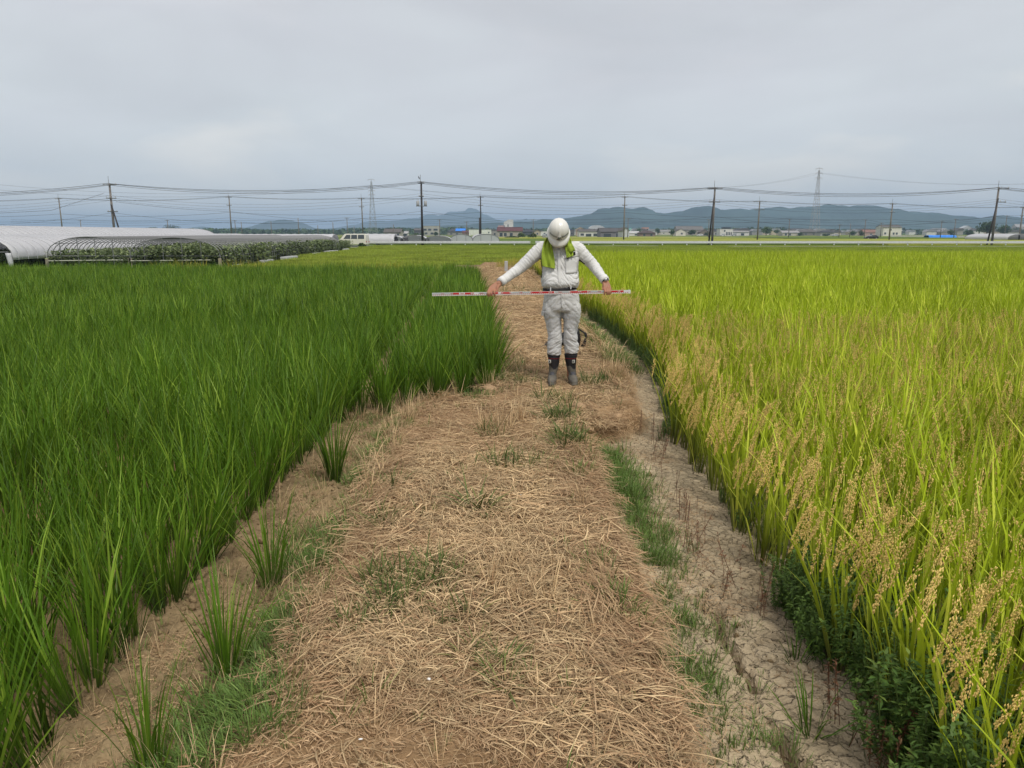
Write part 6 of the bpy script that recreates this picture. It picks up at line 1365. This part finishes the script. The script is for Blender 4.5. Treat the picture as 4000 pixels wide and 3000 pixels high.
patch('name_badge', [(1336, 376), (1358, 370), (1360, 398), (1338, 404)], M_BLACK, .02, .006, 1); patch('badge_clip', [(1280, 428), (1300, 424), (1296, 434), (1282, 437)], M_BLACK, .022, .004, 1)

# --- trousers
def troudisp(co, no):
    z = co[:, 2]; zt, zb = Q(0, 700).z, Q(0, 1280).z; low = 1 - sstep(Q(0, 1180).z, Q(0, 1060).z, z)
    x = co[:, 0] - gx
    f = folds(np.stack([co[:, 0] * 13 + co[:, 2] * 9 * np.sign(x), co[:, 1] * 12, co[:, 2] * 14], 1)) * .011
    g_ = folds(np.stack([co[:, 0] * 6, co[:, 1] * 6 + 3, co[:, 2] * 20 + 10 * np.abs(x)], 1)) * .018
    return f * (1 - low) + g_ * low - .005
L_ = lambda cx, cy_, hw, ry, dy=0: (Q(cx, cy_).x, YB + dy, Q(cx, cy_).z, hw * .00115, ry)
tr = [vloft([tq(1230, 690, .158, .125), tq(1232, 730, .175, .135), tq(1234, 790, .186, .14), tq(1236, 850, .192, .14), tq(1237, 890, .180, .13), tq(1237, 905, .15, .10)], 20, 2.6),
      vloft([L_(1152, 830, 86, .12), L_(1150, 900, 88, .118), L_(1162, 1000, 76, .10), L_(1172, 1080, 68, .09), L_(1178, 1140, 66, .088), L_(1174, 1200, 66, .09, .01), L_(1168, 1262, 66, .088, .015), L_(1168, 1284, 62, .082, .02)], 26, 2.2),
      vloft([L_(1322, 830, 86, .12), L_(1325, 900, 87, .118), L_(1320, 1000, 75, .10), L_(1312, 1080, 65, .09), L_(1314, 1140, 66, .088), L_(1322, 1200, 69, .09, .01), L_(1326, 1250, 67, .088, .015), L_(1325, 1272, 63, .082, .02)], 26, 2.2)]
fuse('trousers', tr, 0.0042, 2, [M_TROU], W, troudisp)
def tfront(cx, cy_, off=0.0):
    z = Q(cx, cy_).z; x = Q(cx, cy_).x
    ry, hw, x0 = (.138, .19, Q(1235, 0).x) if cy_ < 880 else (.11, .09, Q(1152 if cx < 1235 else 1324, 0).x)
    k = min(.97, abs(x - x0) / hw); return Vector((Q(cx, cy_, YB - ry).x, YB - ry * (1 - k ** 2.4) ** (1 / 2.4) - off, Q(cx, cy_, YB - ry).z))
def tpatch(name, pts, m, off, thick=.004):
    V = [tfront(*p, off) for p in pts]; o = MB().add(V, [tuple(range(len(pts)))]).build(name, m, W); md = o.modifiers.new('t', 'SOLIDIFY'); md.thickness = thick; md.offset = 0
def seam(pts, r, name='seam', m=None):
    P2 = [tfront(a, b, .004) for a, b in spline(pts, 10)]; MB().tube(P2, r, 5).build(name, m or M_TROU, W, smooth=True)
seam([(1233, 730), (1235, 800), (1237, 880)], .004, 'fly_seam'); seam([(1150, 742), (1120, 780), (1082, 830)], .003, 'pocket_seam'); seam([(1330, 742), (1360, 780), (1392, 812)], .003, 'pocket_seam')
for s, pts in ((1, [(1380, 872), (1412, 880), (1413, 915), (1384, 905)]), (-1, [(1060, 900), (1078, 905), (1074, 945), (1060, 942)])): tpatch('cargo_pocket', pts, M_TROU, .004, .006)

# --- belt
bz = [Q(1075, 706).z, Q(1380, 668).z]; rg = []
V, F = [], []; n = 40
for i in range(n):
    a = 2 * math.pi * i / n; x = Q(1230, 0).x + .172 * math.copysign(abs(math.cos(a)) ** (2 / 2.5), math.cos(a)); y = YB + .146 * math.copysign(abs(math.sin(a)) ** (2 / 2.5), math.sin(a)); t = (x - Q(1075, 0).x) / (Q(1380, 0).x - Q(1075, 0).x)
    zc = bz[0] + (bz[1] - bz[0]) * t - .010 - (.010 if math.sin(a) < 0 else 0) * math.sin(math.pi * min(1, max(0, t)))
    for dz in (-.019, .019):
        V.append((x, y, zc + dz))
F = [(2 * i, 2 * ((i + 1) % n), 2 * ((i + 1) % n) + 1, 2 * i + 1) for i in range(n)]
o = MB().add(V, F).build('belt', M_BLACK, W, smooth=True); md = o.modifiers.new('t', 'SOLIDIFY'); md.thickness = .008; md.offset = 0
for cx in (1138, 1318):
    t = (cx - 1075) / 305; q = Q(cx, 706 - 38 * t + 10, YB - .155); MB().box((q.x - .006, q.y + .002, q.z - .022), (q.x + .006, q.y + .010, q.z + .022)).build('belt_loop', M_TROU, W, bevel=.002)

# --- boots
M_BOOT = [mat('navy_rubber', (.022, .022, .026), .45, .3, 15), mat('grey_rubber', (.115, .105, .088), .7, .25, 12), mat('boot_sole', (.07, .06, .05), .8, .3, 20), mat('red_band', (.22, .02, .03), .6)]
M_LOGO = mat('pale_logo', (.45, .45, .4), .6)
for side, c0, toe, cyb in (('a', 1168, (1145, 1552), 1), ('b', 1320, (1352, 1552), -1)):
    X = lambda cx, cy_, Y=YB: Q(cx, cy_, Y).x
    zt = Q(c0, 1275).z; heel = Vector((X(c0 - (8 if cyb > 0 else -8), 1500), YB + .045, .0)); t_ = Vector((X(toe[0], 1540, YB - .15), YB - .165, .0)); fd = (t_ - heel); fd.z = 0; fl = fd.length; fd.normalize()
    c1 = X(1168, 1340) if cyb > 0 else X(1318, 1340); c2 = X(1166, 1430) if cyb > 0 else X(1324, 1430)
    shapes = [vloft([(X(c0, 1275), YB + .02, zt, .064, .072), (c1, YB + .025, zt - .07, .062, .072), (c2, YB + .03, zt - .16, .050, .060), ((heel + fd * .05).x, YB + .02, .10, .045, .058), ((heel + fd * .05).x, YB + .015, .04, .043, .06)], 20, 2.1),
              limb([K(heel + Vector((0, 0, .045)), .042), K(heel + fd * fl * .35 + Vector((0, 0, .06)), .05), K(heel + fd * fl * .65 + Vector((0, 0, .046)), .047), K(heel + fd * fl * .95 + Vector((0, 0, .036)), .036)], 14, 14),
              limb([K(heel + Vector((0, 0, .014)), .040), K(heel + fd * fl * .5 + Vector((0, 0, .012)), .046), K(heel + fd * fl * .98 + Vector((0, 0, .012)), .038)], 10, 14)]
    def bsel(fc, fn, zt=zt): return np.where(fc[:, 2] < .018, 2, np.where(fc[:, 2] < zt - .145 - .02 * np.sin((fc[:, 0]) * 60), 1, np.where((fc[:, 2] > zt - .052) & (fc[:, 2] < zt - .040), 3, 0)))
    bt = fuse('boot', shapes, .0058, 3, M_BOOT, W, lambda co, no: .003 * folds(np.stack([co[:, 0] * 9, co[:, 1] * 9, co[:, 2] * 22], 1)) - .002, bsel)
    # flatten nothing below the ground line; instep and toe pads, logo, cuff
    ip = heel + fd * fl * .42 + Vector((0, 0, .108)); rt = Matrix.Rotation(math.atan2(fd.y, fd.x) + math.pi / 2, 3, 'Z') @ Matrix.Rotation(R(38), 3, 'X')
    MB().ell(ip, (.027, .012 + .03, .012), 12, 8, rot=rt).build('instep_pad', M_BOOT[0], bt, smooth=True) if False else MB().ell(ip, (.026, .040, .010), 12, 8, rot=rt).build('instep_pad', mat('pad_rubber', (.05, .05, .058), .5) if side == 'a' else bpy.data.materials['pad_rubber'], W, smooth=True)
    lx = X(1128 if cyb > 0 else 1338, 1345); ly = YB + .025 - .066; lz = zt - .078
    lg = MB(); lg.box((lx - .014, ly - .004, lz - .017), (lx + .014, ly + .012, lz + .017)); lg.build('boot_logo', M_LOGO, W, bevel=.002)
    lg = MB(); lg.add([(lx - .008, ly - .006, lz + .012), (lx + .004, ly - .006, lz + .012), (lx + .001, ly - .006, lz), (lx + .010, ly - .006, lz - .013), (lx - .004, ly - .006, lz - .006), (lx - .010, ly - .006, lz - .013)], [(0, 1, 2), (2, 3, 4), (0, 2, 4), (0, 4, 5)]); lg.build('logo_mark', M_BLACK, W)
    rr_ = [ring((X(c0, 1275), YB + .02, zt - .004 - .012 * k), .068 + .003 * math.sin(k * 2.0), .076 + .003 * math.sin(k * 2.0), 20, 2.1) for k in range(4)]; Vv, Ff = loft(rr_, False); MB().add(Vv, Ff).build('boot_cuff', M_BOOT[0], W, smooth=True)

# --- helmet
M_HELM = mat('helmet_shell', (.72, .715, .67), .28, spec=.5)
hm_c = Q(1210, 190, 7.515); Rt = Matrix.Rotation(R(50), 3, 'X')
def HP(x, y, z): return hm_c + Rt @ Vector((x, y, z))
na, nb = 48, 18; V = []
for j in range(nb + 1):
    th_ = j / nb * math.pi / 2
    for i in range(na):
        a = 2 * math.pi * i / na; ca, sa = math.cos(a), math.sin(a)
        rx, ry = .104, .118; k = math.sin(th_) ** .92; z = .136 * math.cos(th_) ** .92
        x, y = rx * ca * k, ry * sa * k
        rdg = .006 * math.exp(-(x / .012) ** 2) * (math.sin(th_)) * (1 if y < .09 else .3); rdg += .004 * (math.exp(-((abs(x) - .036) / .006) ** 2)) * math.sin(th_ * 2) ** 2
        V.append((x * (1 + rdg * 2), y, z + rdg))
F = [(j * na + i, (j + 1) * na + i, (j + 1) * na + (i + 1) % na, j * na + (i + 1) % na) for j in range(nb) for i in range(na)]
# rain gutter and brim, deeper at the front (-y)
def rim(off, z):
    out = []
    for i in range(na):
        a = 2 * math.pi * i / na; ca, sa = math.cos(a), math.sin(a); f = max(0, -sa) ** 2.2; o_ = off[0] + off[1] * f; out.append(((.104 + o_) * ca, (.118 + o_) * sa, z[0] + z[1] * f))
    return out
for off, z in (((.004, .001), (-.004, 0)), ((.010, .004), (-.008, -.002)), ((.013, .020), (-.020, -.010)), ((.012, .036), (-.030, -.020)), ((.008, .034), (-.032, -.023)), ((0, .0), (-.026, -.008)), ((-.006, 0), (-.004, 0))):
    b0 = len(V); V += rim(off, z); F += [(b0 - na + i, b0 + i, b0 + (i + 1) % na, b0 - na + (i + 1) % na) for i in range(na)]
MBh = MB(); MBh.add([HP(*v) for v in V], F); ho = MBh.build('helmet', M_HELM, W, smooth=True)
MB().add([HP(-.006, -.088, .107), HP(.006, -.088, .107), HP(.013, -.117, .056), HP(-.013, -.117, .056), HP(0, -.094, .110), HP(.008, -.127, .058), HP(-.008, -.127, .058)], [(0, 4, 6, 3), (4, 5, 6), (1, 2, 5, 4), (3, 6, 5, 2), (0, 1, 4)]).build('front_ridge', M_HELM, ho)
def hs_(a, th_, o=.0012):
    rx, ry = .104 + o, .118 + o; k = math.sin(th_) ** .92; return HP(rx * math.cos(a) * k, ry * math.sin(a) * k, (.136 + o) * math.cos(th_) ** .92)
def hband(a0, a1, t0, t1, name, m, o=.0022, n=10):
    V = []; 
    for i in range(n + 1):
        a = R(a0 + (a1 - a0) * i / n); V += [hs_(a, R(t0), o), hs_(a, R(t1), o)]
    ob = MB().add(V, [(2 * i, 2 * i + 1, 2 * i + 3, 2 * i + 2) for i in range(n)]).build(name, m, ho); md = ob.modifiers.new('t', 'SOLIDIFY'); md.thickness = .0012; md.offset = 1
M_INK = mat('dark_print', (.02, .03, .035), .4); M_TEAL = mat('teal_print', (.03, .16, .15), .4); M_PRINT = mat('navy_print', (.01, .02, .06), .4)
for s in (-1, 1):
    for t0, t1 in ((71, 72.4), (75, 76.4)): hband(-90 + s * 13, -90 + s * 62, t0 - 1, t1 - 1, 'side_stripe', M_INK)
hband(-99, -81, 69, 71.2, 'emblem_plate', mat('emblem_white', (.6, .6, .6), .4), .0018, 4); hband(-98, -82, 70.5, 78, 'emblem', M_PRINT, .0026, 6)
ob = MB().add([hs_(R(-98), R(78), .005), hs_(R(-82), R(70.5), .005), hs_(R(-82), R(74), .005), hs_(R(-90), R(78), .005)], [(0, 1, 2, 3)]).build('emblem_stripe', M_TEAL, ho); md = ob.modifiers.new('t', 'SOLIDIFY'); md.thickness = .001; md.offset = 0
def text_mesh(s, size, name, m, parent, fn, ext=.0008, bold=0.0):
    cu = bpy.data.curves.new('txt', 'FONT'); cu.body = s; cu.size = size; cu.extrude = ext; cu.offset = bold; cu.align_x = 'CENTER'; cu.align_y = 'CENTER'; cu.resolution_u = 2
    o = bpy.data.objects.new('txt', cu); COL.objects.link(o); bpy.context.view_layer.update(); me = bpy.data.meshes.new_from_object(o.evaluated_get(bpy.context.evaluated_depsgraph_get())); bpy.data.objects.remove(o)
    me.name = name; me.materials.clear(); me.materials.append(m); off = worldpos(parent)
    for v in me.vertices: v.co = fn(v.co) - off
    return link(name, me, parent)
text_mesh('ZELT', .020, 'lettering', M_INK, ho, lambda c: hs_(R(-90) + c.x / .118 * 1.35, R(84.5) - c.y / .136, .002 + c.z), bold=.0004)
# chin strap
MB().tube([HP(-.098, -.02, -.01), H_(-.074, -.03, -.05), H_(-.045, -.05, -.10), H_(.0, -.055, -.118), H_(.045, -.05, -.10), H_(.074, -.03, -.05), HP(.098, -.02, -.01)], .004, 5).build('chin_strap', M_BLACK, ho)

# --- towel round the neck
M_TOWEL = mat('lime_towel', (.46, .62, .08), .95, .12, 12, 0.8, 900, spec=.05)
def towel(keys, n, wf, name):
    """keys: (x,y,z, wx,wy,wz): centre and half width vector"""
    Kk = spline(keys, n); m = 12; V = []
    for i, k in enumerate(Kk):
        c = Vector(k[:3]); w = Vector(k[3:6]); nrm = Vector((0, -1, 0))
        for j in range(m + 1):
            s = j / m * 2 - 1; b = .012 * math.sin(s * 6 + i * .15) * wf + .008 * mnoise.noise(Vector((s * 3, i * .25, 5)))
            V.append(c + w * s + nrm * b + Vector((0, .05 * s * s * 0, 0)))
    return V, [(i * (m + 1) + j, i * (m + 1) + j + 1, (i + 1) * (m + 1) + j + 1, (i + 1) * (m + 1) + j) for i in range(n - 1) for j in range(m)]
def fq(cx, cy_, off, w, tilt=0): p = front(cx, cy_, off); return (p.x, p.y, p.z, w, 0.02 * (1 if cx < 1222 else -1), tilt)
nb_ = (nk.x, nk.y + .105, nk.z + .005)
kk = [(nk.x, nb_[1], nb_[2] + .0, 0, .012, .05), (nk.x - .075, nk.y + .06, nk.z + .015, -.008, -.012, .045)]
kk += [(Q(1118, 262).x, YB - .075, Q(1118, 262).z, -.030, -.035, .01), (front(1108, 320, .022).x, front(1108, 320, .022).y, front(1108, 320, .022).z, -.045, .012, 0), (front(1112, 400, .024).x, front(1112, 400, .024).y, front(1112, 400, .024).z, -.062, .012, 0),
       (front(1118, 470, .022).x, front(1118, 470, .022).y, front(1118, 470, .022).z, -.067, .012, .004), (front(1122, 512, .02).x, front(1122, 512, .02).y, front(1122, 512, .02).z, -.064, .012, .012)]
k2 = [(nk.x, nb_[1], nb_[2], 0, -.012, -.05), (nk.x + .075, nk.y + .06, nk.z + .015, .008, -.012, .045),
      (Q(1288, 262).x, YB - .072, Q(1288, 262).z, .028, -.032, .0), (front(1296, 320, .024).x, front(1296, 320, .024).y, front(1296, 320, .024).z, .036, .012, .01), (front(1306, 370, .026).x, front(1306, 370, .026).y, front(1306, 370, .026).z, .036, .014, .01), (front(1310, 418, .026).x, front(1310, 418, .026).y, front(1310, 418, .026).z, .033, .014, .008)]
tw = MB(); tw.add(*towel(kk, 30, 1, 'a')); tw.add(*towel(k2, 24, .8, 'b'))
o = tw.build('towel', M_TOWEL, None, smooth=True); md = o.modifiers.new('t', 'SOLIDIFY'); md.thickness = .009; md.offset = 0; md = o.modifiers.new('s', 'SUBSURF'); md.levels = 1; md.render_levels = 1
tag(o, 'lime green towel hanging round the neck of the worker', 'towel')
f2 = [front(1330, y_, .036) for y_ in (318, 350, 374)]
tw = MB(); V = []
for i, (cx, cy_, w) in enumerate(((1306, 300, .022), (1318, 330, .026), (1326, 352, .030), (1330, 372, .031))):
    p = front(cx, cy_, .042)
    for j in range(5): s = j / 2 - 1; V.append((p.x + w * s, p.y + .010 * s + .004 * math.sin(s * 4), p.z - .012 * s * 0 + .01 * s))
tw.add(V, [(i * 5 + j, i * 5 + j + 1, (i + 1) * 5 + j + 1, (i + 1) * 5 + j) for i in range(3) for j in range(4)])
fo = tw.build('towel_fold', M_TOWEL, o, smooth=True); md = fo.modifiers.new('t', 'SOLIDIFY'); md.thickness = .008; md.offset = 0

# --- watch
d = (wrR - elR).normalized(); p0 = elR.lerp(wrR, .985); wt = MB().tube([p0, p0 + d * .012, p0 + d * .024], [.0335, .0345, .0335], 18).build('wristwatch', M_BLACK, W, smooth=True)
MB().ell(p0 + d * .012 + Vector((.004, -.034, .008)), (.016, .006, .016), 12, 6).build('watch_face', mat('watch_steel', (.45, .45, .45), .3, metal=.8), wt, smooth=True)

# ================================================================== MEASURING STAFF
ax = (sR - sL); SL = ax.length; ax.normalize(); upv = (Vector((0, 0, 1)) - ax * ax.z).normalized(); fw = upv.cross(ax).normalized()
if fw.y > 0: fw = -fw
S = empty('measuring_staff', tuple(sL), 'red and white two metre measuring staff held level in both hands', 'measuring staff')
M_SW, M_SR, M_SK = mat('staff_white', (.66, .66, .65), .4), mat('staff_red', (.50, .02, .02), .4), mat('staff_black', (.02, .02, .02), .4); M_SG = mat('staff_grey', (.42, .44, .44), .4)
hh, dd = .0150, .016
def SP(x, y, z=0): return sL + ax * x + upv * y + fw * z          # x along, y up, z towards the camera
def sbox(x0, x1, y0, y1, z0, z1, name, m):
    c = [SP(x, y, z) for x in (x0, x1) for y in (y0, y1) for z in (z0, z1)]; MB().add(c, [(0, 1, 3, 2), (4, 6, 7, 5), (0, 4, 5, 1), (2, 3, 7, 6), (0, 2, 6, 4), (1, 5, 7, 3)]).build(name, m, S)
sbox(0, SL, -hh, hh, -dd, 0, 'staff_body', M_SW)
e_ = SL / 2.0
red = [(.21, .27), (.33, .42), (.60, .67), (.70, .80), (1.0, 1.15), (1.15, 1.24), (1.40, 1.50), (1.50, 1.58), (1.80, 1.95)]
mb = MB()
for a, b in red:
    c = [SP(x * e_, y, z) for x in (a, b) for y in (-.002, hh - .001) for z in (.0005, .0016)]; mb.add(c, [(0, 1, 3, 2), (4, 6, 7, 5), (0, 4, 5, 1), (2, 3, 7, 6), (0, 2, 6, 4), (1, 5, 7, 3)])
for a, b in ((.0, .22), (.47, .62), (.80, 1.0), (1.25, 1.42), (1.6, 1.86)): 
    c = [SP(x * e_, y, z) for x in (a, b) for y in (-.001, hh - .001) for z in (.0003, .0010)]; mb.add(c, [(0, 1, 3, 2), (4, 6, 7, 5), (0, 4, 5, 1), (2, 3, 7, 6), (0, 2, 6, 4), (1, 5, 7, 3)], 1)
for i in range(100):
    x = (i * .02 + .005) * e_; c = [SP(x + dx, y, z) for dx in (0, .009) for y in (-.0085, -.0035) for z in (.0005, .0014)]; mb.add(c, [(0, 1, 3, 2), (4, 6, 7, 5), (0, 4, 5, 1), (2, 3, 7, 6), (0, 2, 6, 4), (1, 5, 7, 3)], 0)
mb.build('scale_marks', [M_SR, M_SG], S)
for i in range(1, 20):
    s = str(i % 10) if i % 10 else '1'; onred = any(a <= i * .1 - .0 <= b for a, b in red)
    m = M_SW if onred else (M_SK if i == 10 else M_SR)
    text_mesh(s, .030, 'numeral', m, S, lambda c, i=i: SP(i * .1 * e_ + c.y * 1.5, .0065 - c.x * .62, .0022 + c.z), bold=.0006)
sbox(SL, SL + .02, -hh - .002, hh + .002, -dd - .002, .002, 'end_cap', M_SW); sbox(-.004, 0, -hh - .001, hh + .001, -dd - .001, .001, 'end_cap', M_SW)

# ================================================================== BLACK BAG on the path behind him
M_BAG = mat('black_nylon', (.016, .016, .018), .6, .3, 9, .5, 60)
b0 = G(2150, 1362, 0); BG = empty('backpack', (b0.x + .22, 10.0, groundz(b0.x + .22, 10.0)), 'black backpack lying on the straw behind the legs of the worker', 'backpack')
zc = BG.location.z; rg = []
xa, xb = P(2122, 1340, 10.0).x, P(2268, 1300, 10.0).x
Kb = spline([(xa, 10.0, zc + .03, .02, .02), (xa + .07, 10.0, zc + .06, .08, .055), (xa + .2, 10.05, zc + .10, .13, .09), (xb - .15, 10.05, zc + .15, .14, .13), (xb - .04, 10.02, zc + .17, .12, .13), (xb, 10.0, zc + .14, .04, .05)], 18)
for k in Kb: rg.append([(k[0], k[1] + k[3] * math.cos(a), k[2] + k[4] * math.sin(a) * (1 + .1 * math.sin(3 * a + k[0] * 20))) for a in np.linspace(0, 2 * math.pi, 19)[:-1]])
Vv, Ff = loft(rg); MB().add(Vv, Ff).build('bag_body', M_BAG, BG, smooth=True)
for k in range(3):
    q = spline([(xb - .04 + .02 * k, 9.9, zc + .30 - .02 * k), (xb + .05 + .01 * k, 9.88, zc + .22), (xb + .05 - .02 * k, 9.86, zc + .08), (xb - .02, 9.9, zc + .02)], 12); MB().tube([tuple(p) for p in q], .009, 5).build('strap', M_BAG, BG, smooth=True)
q = spline([(xa + .05, 9.93, zc + .07), (xa - .03, 9.92, zc + .05), (xa - .02, 9.9, zc + .0), (xa + .04, 9.9, zc + .02)], 12); MB().tube([tuple(p) for p in q], .008, 5).build('strap', M_BAG, BG, smooth=True)
